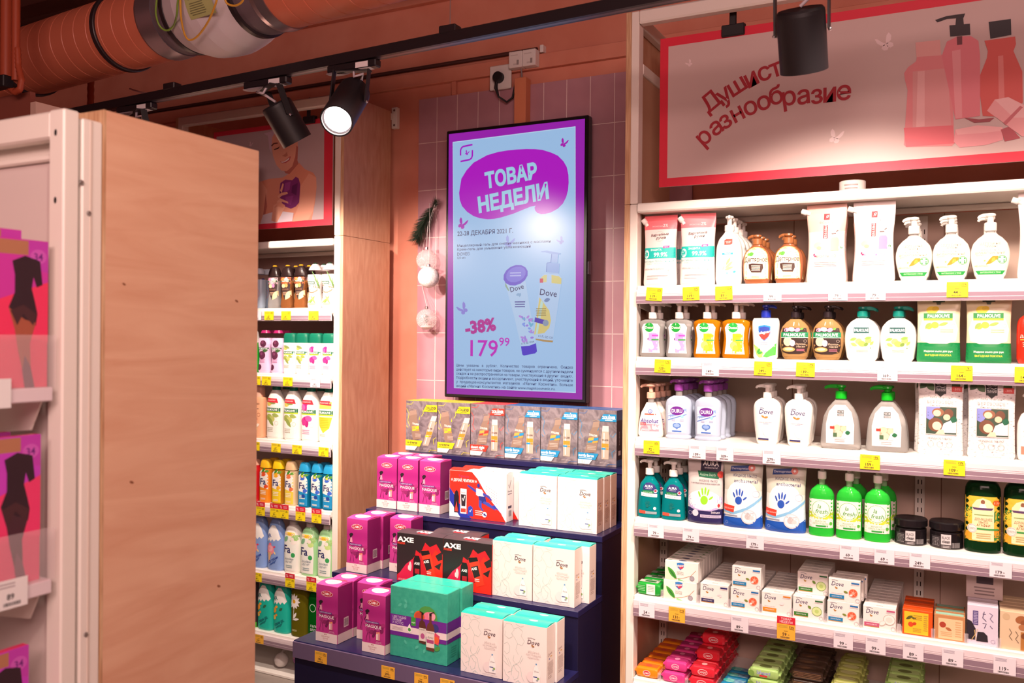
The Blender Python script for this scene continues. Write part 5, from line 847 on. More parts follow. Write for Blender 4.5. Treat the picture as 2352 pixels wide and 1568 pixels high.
carton('sport_set', .268, .193, .06, mat('f0e8e8', .4), [('p', [(.005, .995), (.4, .995), (.5, .86), (.62, .62), (.74, .42), (.9, .2), (.995, .005), (.35, .005), (.2, .2), (.14, .4), (.05, .55), (.005, .62)], 'e62a1c'), ('p', [(.005, .62), (.05, .55), (.12, .42), (.18, .3), (.26, .16), (.4, .005), (.2, .005), (.06, .25), (.005, .34)], '22309a'), ('p', [(.72, .3), (.86, .24), (.96, .12), (.9, .2), (.8, .34)], '2a3aa4'),
    ('t', 'Rexona', .26, .895, .065, '6a2a5c', {'w': .18}), ('t', '★ ДЕРЗАЙ, ЧЕМПИОН! ★', .26, .80, .06, 'f6ecec', {'w': .46, 'b': .02}), ('p', [(.09, .1), (.17, .1), (.175, .44), (.16, .54), (.14, .58), (.11, .56), (.085, .46)], '1c1620'), ('p', [(.1, .12), (.16, .12), (.13, .34)], 'd83a30'), ('r', .2, .09, .31, .62, 'f2eef0'), ('p', [(.22, .25), (.29, .25), (.30, .5), (.21, .5)], '2a2028'), ('l', [(.235, .42), (.25, .36), (.28, .47)], .018, 'f4f0f0'), ('r', .21, .12, .30, .2, 'd8402f'), ('t', 'Rexona', .255, .545, .03, '2a2a3a', {'w': .08}), ('p', [(.33, .05), (.43, .05), (.42, .24), (.38, .28), (.34, .24)], '2a3fa8'), ('l', [(.36, .17), (.375, .14), (.4, .2)], .012, 'e8ecf8'), ('lines', .46, .08, .6, .2, 3, 'f4c8c0'),
    ('o', .52, .72, .035, .045, 0, '2a2f8a'), ('p', [(.48, .66), (.58, .64), (.64, .52), (.56, .46), (.48, .52)], 'e9e4f0'), ('p', [(.48, .62), (.40, .68), (.33, .72), (.32, .69), (.40, .62), (.48, .56)], '3a3f9c'), ('p', [(.6, .58), (.7, .53), (.76, .44), (.74, .42), (.68, .48), (.6, .52)], '3a3f9c'), ('p', [(.52, .5), (.64, .5), (.66, .4), (.62, .34), (.54, .38)], '26307c'), ('p', [(.62, .4), (.7, .38), (.8, .28), (.82, .23), (.76, .26), (.66, .32), (.6, .36)], '3a4aa8'), ('p', [(.53, .42), (.58, .4), (.58, .26), (.62, .2), (.58, .2), (.53, .28)], '3a4aa8'), ('o', .63, .12, .06, .06, 0, 'f0ecf2'), ('o', .63, .12, .025, .025, 0, '2a2f7a'), ('o', .60, .14, .016, .016, 0, '2a2f7a'), ('o', .655, .1, .016, .016, 0, '2a2f7a')] + [('o', .66 + .03 * i, .72 - .055 * j - .02 * i, .007, .007, 0, 'c8606a') for i in range(7) for j in range(5)],
    [('p', [(.0, .0), (.3, .0), (.36, .5), (.28, 1), (.0, 1)], 'e62a1c'), ('t', '✓', .66, .6, .3, '2a2a3a'), ('t', 'Rexona', .66, .3, .2, '6a6a7a', {'w': .2})],
    [('l', [(.3, .78), (.42, .7), (.66, .86)], .016, '2a2a40'), ('t', 'Rexona', .5, .64, .045, '3a3a58', {'w': .7}), ('lines', .2, .56, .8, .6, 1, '8a8090'), ('r', .25, .28, .75, .33, '4a3f5a'), ('r', .3, .1, .75, .24, 'e4dcdc'), ('bar', .34, .11, .72, .23, '5a5060')], name='gift_box', cat='gift box', lid=(.008, mat('f0e8e8', .4)))
KRAFT = textured('teal_card', '35a58c', '3fb094', (1, 1, 1), 60, 2, .45)
carton('teal_set', .246, .258, .086, KRAFT, [('leaf', .14, .72, .08, .02, .6, '54bea4'), ('leaf', .26, .7, .09, .025, 1.2, '54bea4'), ('leaf', .36, .66, .07, .02, .3, '54bea4'), ('leaf', .3, .78, .07, .02, 2.2, '54bea4'), ('leaf', .3, .2, .07, .02, 2.2, '54bea4'), ('leaf', .45, .16, .08, .02, .7, '54bea4'), ('leaf', .6, .12, .07, .02, 1.2, '54bea4'), ('o', .66, .62, .17, .17, 0, '4f9a4a'), ('o', .68, .62, .1, .09, .4, 'e87a9a'), ('o', .74, .66, .06, .06, .2, 'f0a4b4'), ('o', .52, .62, .09, .085, 0, 'd8602c'), ('o', .52, .62, .07, .065, 0, 'c04a3a'),
    ('r', .003, .30, .997, .60, '6d2a92'), ('r', .003, .36, .997, .45, 'e6d4d8'), ('t', 'ЦВЕТУЩИЙ', .17, .565, .035, 'e4d2ea', {'w': .24}), ('t', 'ИНЖИР', .13, .525, .035, 'e4d2ea', {'w': .16}), ('t', 'И ЛОТОС', .145, .485, .035, 'e4d2ea', {'w': .19}), ('r', .38, .48, .46, .60, '3f9a3a'), ('t', 'vegan', .42, .53, .025, 'e8f4e4', {'w': .07}), ('lines', .03, .38, .24, .43, 3, 'b8a4b0'), ('p', [(.35, .5), (.39, .43), (.385, .39), (.35, .37), (.315, .39), (.31, .43)], 'f0ece8'), ('o', .35, .415, .025, .025, 0, '4f9a4a'),
    ('o', .8, .5, .06, .06, 0, '3a3a7a'), ('p', [(.74, .3), (.86, .27), (.88, .4), (.8, .44)], 'd8486a'), ('o', .82, .34, .05, .05, 0, 'e8603a'), ('o', .84, .22, .05, .03, .5, '4f9a4a'), ('p', [(.52, .26), (.64, .25), (.64, .5), (.62, .56), (.59, .58), (.59, .68), (.56, .68), (.56, .58), (.53, .56), (.52, .5)], '5a3028'), ('r', .52, .29, .64, .47, 'dccfca'), ('t', 'SYNERGETIC', .58, .45, .02, '3a3a3a', {'w': .11}), ('o', .585, .36, .035, .04, 0, 'b4588a'), ('r', .565, .66, .60, .69, '241a1a'), ('l', [(.58, .69), (.53, .7)], .012, '241a1a'), ('p', [(.65, .18), (.79, .17), (.79, .48), (.77, .54), (.74, .57), (.74, .68), (.70, .68), (.70, .57), (.67, .54), (.65, .48)], '6a3a30'), ('r', .65, .22, .79, .45, 'e4d8d2'), ('t', 'SYNERGETIC', .72, .425, .02, '3a3a3a', {'w': .125}), ('r', .66, .28, .78, .33, 'a8487c'), ('t', 'Лотос', .72, .36, .03, '3a3a3a', {'w': .1, 's': .2}), ('r', .70, .66, .74, .70, '241a1a'), ('l', [(.72, .7), (.78, .72), (.79, .70)], .012, '241a1a')],
    [('leaf', .3, .4, .3, .08, .4, '43c4ac'), ('leaf', .6, .5, .3, .08, 1.0, '43c4ac')], [('r', .003, .30, .997, .60, '5f2480'), ('r', .003, .36, .997, .45, 'd8c6ca'), ('lines', .3, .08, .8, .24, 5, '2f947c')], name='gift_box', cat='gift box', topm=mat('34cdb4', .3), bev=.0015)
SLATE = textured('cracked_slate_print', '544a52', '8f848a', (1, 1, 1), 22, 8, .4, 1.2, ramp=(.32, .66))
def zol(key, acc, dark, name, cap):
    tc = '2a2a2a' if acc == 'f2e21e' else 'ffffff'
    tilt = acc == 'f2e21e'
    B = [(.06, .22), (.36, .25), (.33, .62), (.30, .70), (.29, .80), (.13, .78), (.13, .68), (.09, .6)] if not tilt else [(.24, .22), (.5, .26), (.36, .66), (.36, .74), (.33, .82), (.12, .80), (.11, .7), (.1, .62)]
    if not tilt: B = [(x + .12 + (z - .25) * .28, z) for x, z in B]
    Sp = [(.62, .13), (.80, .13), (.82, .5), (.80, .62), (.80, .72), (.64, .72), (.63, .62), (.61, .5)]
    if tilt: Sp = [(x - .06 + (z - .15) * .45, z) for x, z in Sp]
    md = lambda Q, a, b, z: (Q[0][0] + (Q[1][0] - Q[0][0]) * a + (b - 0) * 0, z)
    def band(Q, x0, x1, z0, z1, c):
        sh = (.28 if not tilt else -.26) if Q is B else (0 if not tilt else .45)
        bx = min(p[0] for p in Q[:2]); bz = Q[0][1]
        wdt = Q[1][0] - Q[0][0]
        f = lambda t, z: bx + t * wdt + (z - bz) * sh
        return ('p', [(f(x0, z0), z0), (f(x1, z0), z0 + .02 * (1 if Q is B else 0)), (f(x1, z1), z1 + .02 * (1 if Q is B else 0)), (f(x0, z1), z1)], c)
    cr = [('l', P, .008, acc) for P in ([(.02, .84), (.1, .74), (.06, .6), (.12, .5)], [(.98, .6), (.9, .52), (.84, .56)], [(.5, .7), (.56, .76), (.54, .84)], [(.96, .3), (.88, .26), (.9, .16)], [(.02, .5), (.08, .46)])]
    carton(key, .172, .235, .066, SLATE, cr + [('l', [(.02, .93), (.18, .93), (.24, .98)], .006, cap), ('l', [(.74, .01), (.80, .05), (.99, .05)], .006, cap), ('p', B, '8c7466'), ('p', [B[4], B[5], B[6], B[3]], '9a8274'), ('l', [(B[5][0] - .02, B[5][1] + .02), (B[5][0] + .08, B[5][1] + .035), (B[4][0] + .02, B[4][1] + .0)], .01, '9c8a80'),
        band(B, .1, .55, .44, .49, 'e8a24a'), band(B, .55, .95, .44, .49, acc), band(B, .1, .5, .40, .43, acc), band(B, .5, .95, .40, .43, 'e0983c'), ('t', 'ZOLLIDER', (B[0][0] + B[1][0]) / 2 + (.07 if not tilt else -.05), .545, .035, 'efe8e4', {'w': .22, 'b': .03, 'r': -.12}), ('lines', B[0][0] + .06, .28, B[1][0] - .0, .36, 3, 'b8a69c'), ('p', [(B[1][0] + (.02 if not tilt else -.08), .62), (B[1][0] + (.05 if not tilt else -.05), .64), (B[1][0] + (.07 if not tilt else -.06), .70)], acc),
        ('p', Sp, 'b8a496'), band(Sp, .25, .4, .16, .6, 'e8ded6'), ('p', [Sp[4], Sp[5], Sp[6], Sp[3]], 'cfc6c4'), band(Sp, .0, 1.0, .34, .41, 'e08a2c'), band(Sp, .0, .6, .30, .33, acc), band(Sp, .6, 1.0, .30, .33, 'd8863a'), ('t', 'ZOLLIDER', (Sp[0][0] + Sp[1][0]) / 2 + (.13 if tilt else 0), .47, .03, '4a3a34', {'w': .17, 'b': .03, 'r': -.06 if tilt else 0}),
        ('p', [(.56, .80), (.66, .93), (.995, .93), (.995, .80)], acc), ('t', 'ZOLLIDER', .80, .87, .05, tc, {'w': .34, 'b': .05}), ('l', [(.81, .90), (.81, .92)], .012, tc), ('lines', .7, .81, .9, .835, 1, tc), ('p', [(.004, .105), (.46, .105), (.54, .22), (.004, .225)], acc), ('t', name, .22, .18, .052, tc, {'w': .4, 'b': .035}), ('lines', .03, .12, .38, .14, 1, tc), ('p', [(.004, .025), (.3, .025), (.38, .105), (.004, .105)], 'f0eaea'), ('r', .1, .04, .14, .09, 'cfc6c6'), ('r', .17, .04, .2, .08, 'cfc6c6'), ('t', 'INNOVATION', .7, .065, .02, 'c9bcbc', {'w': .44})],
        [('lines', .1, .3, .9, .7, 2, dark)], [('r', 0, .12, 1, .82, '241e20'), ('t', 'ZOLLIDER', .5, .5, .04, 'c9c0c0', {'r': PI / 2}), ('r', .3, .2, .7, .28, 'e0d8d8')], name='gift_box', cat='gift box', topm=mat(cap, .35), sidem=mat(dark, .4))
zol('slate_yellow', 'f2e21e', 'c89a10', 'x-treme', 'f4e01e')
zol('slate_red', 'e2382a', 'a82a20', 'desert night', 'e8443a')
zol('slate_blue', '1a86ba', '1c5a8c', 'north force', '1f6ab4')
# --- hosiery packs
def hose(key, bg0, bg1, skin):
    carton(key, .15, .25, .016, mat(bg1, .25), [('r', .0, .5, 1, 1, bg0), ('p', [(.0, .5), (1, .72), (1, .3), (.0, .42)], bg1), ('r', .0, .895, .76, .99, 'b57a5c'), ('p', [(.76, .82), (1, .78), (1, .995), (.76, .995)], 'c23fb4'), ('e', .88, .89, .1, .05, 'cf5cc0'), ('t', '34', .88, .89, .05, '7a2a86', {'b': .02}),
        ('p', [(.57, .85), (.72, .89), (.9, .86), (.93, .70), (.86, .68), (.82, .75), (.80, .67), (.84, .58), (.87, .50), (.85, .42), (.72, .46), (.66, .42), (.53, .54), (.60, .64), (.60, .76)], '35202a'), ('p', [(.53, .54), (.60, .40), (.64, .26), (.70, .10), (.72, .0), (.84, .0), (.79, .14), (.78, .30), (.85, .44), (.72, .46)], skin), ('p', [(.72, .0), (.84, .0), (.79, .14), (.72, .22), (.69, .12)], '6a4050'), ('p', [(.55, .52), (.63, .42), (.7, .5), (.82, .42), (.86, .5), (.7, .56)], '4a2a30')], name='hosiery_pack', cat='hosiery pack', sidem=mat('d8b4b8', .3))
hose('nude_hose', 'cf3aa8', 'f03a66', 'a85a44'); hose('black_hose', 'c840c4', 'ee3f74', '4a2a34')
# --- price tags: card in the rail, printed; px gives the place along the rail
def price(px, py, Y, zb, num, label, paper='f4dc1e', head=None, pct='25', w=.058, h=.043, tilt=0.0):
    X = at(px, py, Y).x; mb = MB(); mb.box(-w / 2, w / 2, -.0005, .0005, 0, h, mat(paper, .5))
    cm = [('lines', .06, .74, .62, .94, 3, 'b8a23c' if paper != 'e6dee6' else 'a9a0b0'), ('t', num, .42, .34, .2, '2a2024', {'b': .02}), ('lines', .6, .28, .68, .36, 1, '4a4044'), ('bar', .2, .08, .7, .18, '3a3034')]
    if paper != 'e6dee6': cm += [('t', pct + '%', .8, .84, .14, '2a2024', {'w': .26, 'b': .01}), ('lines', .68, .68, .94, .74, 1, '5a4a20'), ('lines', .38, .52, .6, .60, 1, '8a7a30')]
    printing(mb, cm, w, h, plane_map((-w / 2, -.0005, 0), (1, 0, 0), (0, 0, 1), (0, -1, 0)), None, .0002)
    if head:
        mb.box(-w / 2, w / 2, -.0005, .0005, h, h + .024, mat('d2283c', .5))
        printing(mb, head, w, .024, plane_map((-w / 2, -.0005, h), (1, 0, 0), (0, 0, 1), (0, -1, 0)), None, .0002)
    o = mb.build('price_tag', None, (X, Y - .0125, zb)); o.rotation_euler = (0, tilt, 0)
    return tag(o, label, 'price tag')
# ------------------------------------------------------------------ stepped stand of gift boxes
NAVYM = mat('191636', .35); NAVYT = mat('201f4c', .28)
ST = [(2.652, .470), (2.880, .682), (3.106, .9025), (3.405, 1.115)]
stand = empty('stepped_display_stand', (0, 0, 0), 0, 'dark navy four-step display stand carrying gift boxes beneath the screen', 'display stand')
for k, (y, z) in enumerate(ST):
    y1 = 3.69; zb = 0
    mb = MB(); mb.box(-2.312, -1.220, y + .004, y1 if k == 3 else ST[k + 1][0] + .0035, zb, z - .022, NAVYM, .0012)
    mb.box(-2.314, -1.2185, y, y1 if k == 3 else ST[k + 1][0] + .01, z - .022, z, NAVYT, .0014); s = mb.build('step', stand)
    if k == 0:
        mb = MB(); mb.box(-2.312, -1.222, y - .008, y - .0006, z - .064, z - .003, mat('6a5a78', .2), .001); mb.build('price_rail', s)
G = 'gift boxes on the stepped stand'
PK = 'pink gift box with white oval top'
def step(k): return ST[k][1] + .0003
# lowest step
put('camay_set', -2.185, 2.692, step(0), PK + ' at the stand corner, front of the lowest step', G)
put('camay_set', -2.183, 2.786, step(0), PK + ' directly behind the corner box of the lowest step', G)
put('camay_set', -1.958, 2.684, step(0), PK + ' next to the teal box on the lowest step', G)
put('camay_set', at(820, 1420, 2.786).x + .052, 2.786, step(0), PK + ' half hidden behind another, near the teal box', G)
put('teal_set', -1.772, 2.700, step(0), 'teal gift box with purple band and two brown bottles, in front', G)
put('teal_set', -1.766, 2.790, step(0), 'teal gift box standing behind the banded teal box', G, .02)
WB = 'white teal-lidded gift box with line-drawn women'
for c, (x, w) in enumerate(((-1.503, 'beside the teal box'), (-1.330, 'at the post end'))):
    for d in range(2): put('dove_set', x + .006 * d, 2.690 - .008 * c + d * .070, step(0), WB + ', lowest step, ' + w + (', back' if d else ', front'), G)
# second step
put('camay_set', -2.216, 2.918, step(1), PK + ' at the stand corner, front of the second step', G)
put('camay_set', -2.206, 3.012, step(1), PK + ' directly behind the corner box of the second step', G)
put('camay_set', -2.062, 3.004, step(1), PK + ' partly covered by the black and red box', G)
BR = 'black and red gift box with two bottles'
put('axe_set', -1.903, 2.906, step(1), BR + ' next to the pink box', G)
put('axe_set', -1.688, 2.906, step(1), BR + ' next to the white boxes', G)
put('axe_set', at(995, 1214, 2.99).x + .107, 2.99, step(1), 'black gift box with red corners behind the two black and red boxes', G)
for c, (x, w) in enumerate(((-1.499, 'beside the black and red box'), (-1.330, 'at the end of the step'))):
    for d in range(2): put('dove_set', x + (.028 * d if c else .012 * d), 2.912 + d * .072, step(1), WB + ', second step, ' + w + (', back' if d else ', front'), G)
# third step
for c, (x, w) in enumerate(((-2.241, 'outermost of the three'), (-2.132, 'middle of the three'), (-2.020, 'beside the footballer box'))):
    put('camay_set', x, 3.158, step(2), PK + ' on the third step, ' + w, G)
put('camay_set', -2.236, 3.253, step(2), PK + ' behind the outermost one on the third step', G)
put('camay_set', -2.126, 3.253, step(2), PK + ' behind the middle one on the third step', G)
put('sport_set', -1.784, 3.150, step(2), 'red white and blue gift box with a footballer, in front', G)
put('sport_set', -1.765, 3.222, step(2), 'second red white and blue box behind the footballer box', G)
for c, (x, w) in enumerate(((-1.503, 'beside the footballer box'), (-1.335, 'at the end of the step'))):
    for d in range(3): put('dove_set', x + .002 * d, 3.134 + d * .068, step(2), WB + ', third step, ' + w + (', front', ', middle', ', back')[d], G)
# top step
for d in range(2):
    for i, (k, c, w) in enumerate((('yellow', 'yellow', 'at the outer end'), ('yellow', 'yellow', 'beside the red one'), ('red', 'red', 'between yellow and blue ones'), ('blue', 'blue', 'beside the red one'), ('blue', 'blue', 'middle of the blue three'), ('blue', 'blue', 'at the shelving post end'))):
        put('slate_' + k, -2.249 + .1745 * i + .003 * d, 3.440 + .072 * d, step(3), 'slate-patterned box with %s labels, top step, %s%s' % (c, w, ', back' if d else ', front'), G)
YEL, ORY, WHT = 'f4dc1e', 'eeb23c', 'e6dee6'
for i, (px, py, n, pc, w) in enumerate(((742, 1480, '199', '37', 'under the corner pink box'), (896, 1522, '299', '39', 'under the near edge of the teal box'), (972, 1545, '299', '39', 'under the middle of the teal box'), (1032, 1560, '299', '39', 'between the teal box and white boxes'), (1106, 1578, '299', '39', 'under the white boxes'))):
    price(px, py, 2.656, .4075, n, 'orange price tag %s on the navy stand, %s' % (n, w), ORY, None, pc)
# ------------------------------------------------------------------ tall shelving: hand soaps, top shelf first
F = 3.003
def rz_(k): return RZ[k] + .0003
z = rz_(1); g = 'goods on the first soap shelf'
row('velvet_pouch', -.979, F, z, 2, 'pink-topped refill pouch with teal band', 'next to the shelving post', g, gap=.012, dx=.006)
put('velvet_pouch', -.844, F, z, 'pink-topped refill pouch with teal band beside the white pump bottle', g, .12)
row('cream_soap', -.736, F + .006, z, 4, 'white pump bottle with red label and wheat', 'between pouches and brown bottles', g, gap=.012)
row('tar_soap', -.639, F, z, 3, 'round brown pump bottle with cream label', 'beside white wheat bottle', g, gap=.012)
row('tar_soap', -.537, F, z, 2, 'round brown pump bottle with cream label', 'beside peach pouch', g, gap=.012)
row('blush_pouch', -.418, F, z, 2, 'peach refill pouch with corner spout', 'beside brown bottle', g, gap=.01, dx=-.004)
row('rosy_pouch', -.274, F, z, 1, 'pale pink refill pouch with pink bottle picture', 'beside peach pouch', g)
put('blush_pouch', -.284, F + .075, z, 'peach pouch peeking out behind the pale pink pouch', g)
for x, w, n in ((-.158, 'beside the pale pink pouch', 3), (-.053, 'in the middle of its three', 3), (.052, 'farthest from the pouches', 2)):
    row('herb_soap', x, F + .004, z, n, 'cream pump bottle with orange honey label', w, g, gap=.016)
row('rosy_pouch', .186, F, z, 1, 'pale refill pouch cut by the picture edge', 'on the first soap shelf', g)
z = rz_(2); g = 'goods on the second soap shelf'
row('lavender_soap', -1.004, F + .004, z, 2, 'clear pump bottle with lilac label', 'next to the post', g, gap=.02, dx=.004)
row('lavender_soap', -.907, F + .004, z, 2, 'clear pump bottle with lilac label', 'beside the amber bottles', g, gap=.02, dx=.004)
row('citrus_soap', -.808, F + .004, z, 2, 'amber pump bottle with yellow label', 'beside clear bottles', g, gap=.02, dx=.004)
row('citrus_soap', -.708, F + .004, z, 2, 'amber pump bottle with yellow label', 'beside the blue-pumped bottle', g, gap=.02, dx=.004)
row('shield_soap', -.609, F + .004, z, 1, 'white bottle with dark blue pump and shield emblem', 'on the second soap shelf', g)
row('amber_oil_soap', -.513, F + .004, z, 2, 'oval pale amber bottle with black label', 'beside the blue-pumped bottle', g, gap=.03)
row('amber_oil_soap', -.411, F + .004, z, 2, 'oval pale amber bottle with black label', 'beside white olive bottle', g, gap=.03)
row('olive_milk_soap', -.306, F + .004, z, 2, 'white bottle with green pump and olives', 'beside black-labelled bottle', g, gap=.02)
row('olive_milk_soap', -.200, F + .004, z, 2, 'white bottle with green pump and olives', 'beside green pouch', g, gap=.02)
row('olive_pouch', -.086, F, z, 2, 'green and cream olive refill pouch', 'beside white olive bottle', g, gap=.008)
row('olive_pouch', .050, F, z, 1, 'green and cream olive refill pouch', 'beside the red bottle', g)
put('red_bottle', .174, F, z, 'red soap bottle at the picture edge of the second soap shelf', g)
z = rz_(3); g = 'goods on the third soap shelf'
row('pink_label_soap', -1.008, F + .004, z, 4, 'peach-pumped bottle with pink label', 'next to post', g, gap=.006, dx=.002)
row('purple_pump_soap', -.906, F + .004, z, 4, 'icy blue bottle with purple pump', 'beside peach-pumped bottles', g, gap=.006, dx=.002)
row('purple_pump_soap', -.802, F + .004, z, 4, 'icy blue bottle with purple pump', 'beside the empty gap', g, gap=.012, dx=.002)
row('white_cream_soap', -.602, F + .006, z, 3, 'plain white pump bottle', 'beside the empty gap', g, gap=.006, dx=-.002)
row('white_cream_soap', -.500, F + .006, z, 3, 'plain white pump bottle', 'beside the clear green-pumped bottle', g, gap=.006, dx=-.002)
row('green_pump_soap', -.368, F + .004, z, 1, 'clear bottle with bright green pump', 'beside plain white bottles', g)
row('green_pump_soap', -.230, F + .004, z, 2, 'clear bottle with bright green pump', 'beside birch-bark pouch', g, gap=.012, dx=0)
row('birch_pouch', -.078, F, z, 2, 'birch-bark patterned refill pouch', 'beside green-pumped bottle', g, gap=.008, dx=-.012)
row('birch_pouch', .060, F, z, 2, 'birch-bark patterned refill pouch', 'beside the edge bottle', g, gap=.008, dx=-.02)
put('plain_white_soap', .178, F, z, 'white bottle with orange patch at the picture edge beside birch pouch', g)
z = rz_(4); g = 'goods on the fourth soap shelf'
row('aqua_soap', -1.009, F + .002, z, 2, 'turquoise pump bottle with navy label', 'next to the post', g, gap=.012, dx=.001)
row('aqua_soap', -.922, F + .002, z, 3, 'turquoise pump bottle with navy label', 'beside navy pouch', g, gap=.012)
put('navy_pouch', -.808, F - .002, z, 'navy and grey refill pouch with lime green handprint', g)
put('blue_hand_pouch', -.678, F - .006, z, 'pale blue pouch with blue handprint beside the lime handprint pouch', g, .05)
put('blue_hand_pouch', -.538, F - .004, z, 'pale blue pouch with blue handprint beside bright green bottles', g)
for x, w in ((-.424, 'beside the blue handprint pouch'), (-.340, 'in the middle of its three'), (-.255, 'beside the black jar')):
    row('lime_soap', x, F, z, 1 if x == -.424 else 2, 'bright green pump bottle with white label', w, g, gap=.014, dx=.012)
put('black_jar', -.160, F + .002, z, 'squat black jar with grey label beside the bright green bottle', g)
put('black_jar', -.058, F + .002, z, 'squat black jar with grey label beside the dark green bottle', g, -.05)
put('green_home_soap', .040, F + .004, z, 'large dark green bottle with cream label beside the black jar', g)
put('green_home_soap', .144, F + .004, z, 'large dark green bottle with cream label at the picture edge', g)
z = rz_(5); g = 'bar soaps on the fifth soap shelf'
row('green_wrap', -1.002, F + .004, z, 4, 'green and white wrapped bar', 'lying next to the post', g, gap=.006)
for lv, w in ((0, 'bottom layer'), (1, 'top layer')):
    row('box_detox', -.888 + .004 * lv, F + .002 + .002 * lv, z + lv * .0675, 9, 'white soap carton with shield and leaf,', w, g, gap=.002)
row('box_navy', -.768, F + .002, z, 9, 'white soap carton with navy strip,', 'in its row', g, gap=.002)
row('box_grapefruit', -.664, F + .002, z, 8, 'white grapefruit carton next to navy-strip row,', 'bottom layer', g, gap=.002)
row('box_grapefruit', -.660, F + .004, z + .0725, 2, 'white grapefruit carton next to navy-strip row,', 'upper layer', g, gap=.002)
row('box_orange', -.560, F + .002, z, 8, 'white soap carton with orange strip,', 'in its row', g, gap=.002)
row('box_cucumber', -.459, F + .002, z, 8, 'white cucumber soap carton,', 'bottom layer', g, gap=.002)
row('box_cucumber', -.452, F + .042, z + .0725, 5, 'white cucumber soap carton,', 'upper layer', g, gap=.002)
row('box_grapefruit', -.352, F + .002, z, 8, 'white grapefruit carton next to cucumber row,', 'bottom layer', g, gap=.002)
row('box_grapefruit', -.349, F + .004, z + .0725, 3, 'white grapefruit carton next to cucumber row,', 'upper layer', g, gap=.004, dx=.006)
row('box_coconut', -.244, F + .002, z, 10, 'white coconut soap carton with rose strip,', 'in its row', g, gap=.002)
row('orange_soap', -.135, F + .002, z, 4, 'clear-wrapped orange soap with yellow label,', 'in its row', g, gap=.016)
row('peach_soap', -.046, F + .002, z, 3, 'clear-wrapped brown soap with peach label,', 'in its row', g, gap=.014)
row('charcoal_box', .043, F + .002, z, 5, 'upright lilac soap box with charcoal picture,', 'in its row', g, gap=.004)
put('shelf_carton', .048, F + .09, z + .1184, 'small greyish carton lying on top of the lilac soap boxes', g)
row('beige_box', .129, F + .002, z, 5, 'upright beige soap box with brown nuts,', 'in its row', g, gap=.004)
z = rz_(6); g = 'wrapped bars on the sixth soap shelf'
row('wrap_orange', -1.0065, F + .004, z, 6, 'orange wrapped soap bar,', 'in its row next to the post', g, gap=.003)
for lv in range(2): row('wrap_pink', -.909 + .003 * lv, F + .004 + .012 * lv, z + lv * .0364, 6, 'magenta wrapped soap bar,', ('bottom layer', 'upper layer')[lv], g, gap=.003)
for lv, n, f0 in ((0, 6, 0), (1, 6, 0), (2, 5, 1), (3, 4, 2)): row('wrap_red', -.809 + .003 * lv, F + .004 + f0 * .059 , z + lv * .0384, n, 'red wrapped soap bar,', ('bottom layer', 'second layer', 'third layer', 'top layer')[lv], g, gap=.003, first=0)
row('wrap_blue', -.703, F + .004, z, 3, 'turquoise blue wrapped soap bar,', 'in its row', g, gap=.003)
for lv in range(3): row('wrap_green', -.600, F + .004 + .004 * lv, z + lv * .0344, 6, 'light green wrapped soap bar,', ('bottom layer', 'middle layer', 'top layer')[lv], g, gap=.003)
for lv in range(3): row('wrap_dark', -.470, F + .066, z + lv * .0344, 5, 'dark brown wrapped soap bar,', ('bottom layer', 'middle layer', 'top layer')[lv], g, gap=.003)
for lv in range(3): row('wrap_lime', -.345, F + .03, z + lv * .0344, 5, 'dark yellowish wrapped soap bar beside brown ones,', ('bottom layer', 'middle layer', 'top layer')[lv], g, gap=.003)
for lv in range(4): row('wrap_green', -.175, F + .03, z + lv * .0344, 5, 'light green bar of the second green stack,', ('bottom layer', 'second layer', 'third layer', 'top layer')[lv], g, gap=.003)
for lv in range(2): row('wrap_lime', -.055, F + .03, z + lv * .0344, 4, 'yellowish wrapped bar past the second green stack,', ('bottom layer', 'upper layer')[lv], g, gap=.003)
# clear dividers between the bars of the fifth and sixth shelves
DIV = mat('efe4ea', .1, alpha=.18)
for k, xs in ((5, (-.9495, -.8210, -.716, -.610, -.510, -.4055, -.298, -.187, -.0905, -.0005, .086)), (6, (-.9578, -.8595, -.7565, -.6545, -.540))):
    for i, x in enumerate(xs):
        mb = MB(); mb.box(x - .0008, x + .0008, F - .004, F + .3, RZ[k] + .0004, RZ[k] + (.03 if k == 5 else .034), DIV); mb.box(x - .006, x + .006, F - .004, F - .002, RZ[k] + .0004, RZ[k] + .03, DIV)
        w5 = ('green bar and leaf cartons', 'leaf cartons and navy-strip cartons', 'navy-strip and grapefruit cartons', 'grapefruit and orange-strip cartons', 'orange-strip and cucumber cartons', 'cucumber and grapefruit cartons', 'grapefruit and coconut cartons', 'coconut cartons and orange soap', 'orange and peach-label soaps', 'peach-label soap and lilac boxes', 'lilac and beige boxes')
        w6 = ('orange and magenta bars', 'magenta and red bars', 'red and turquoise bars', 'turquoise and green bars', 'green and brown bars')
        tag(mb.build('shelf_divider'), 'clear plastic shelf divider between ' + (w5 if k == 5 else w6)[i], 'divider', 'clear shelf dividers')
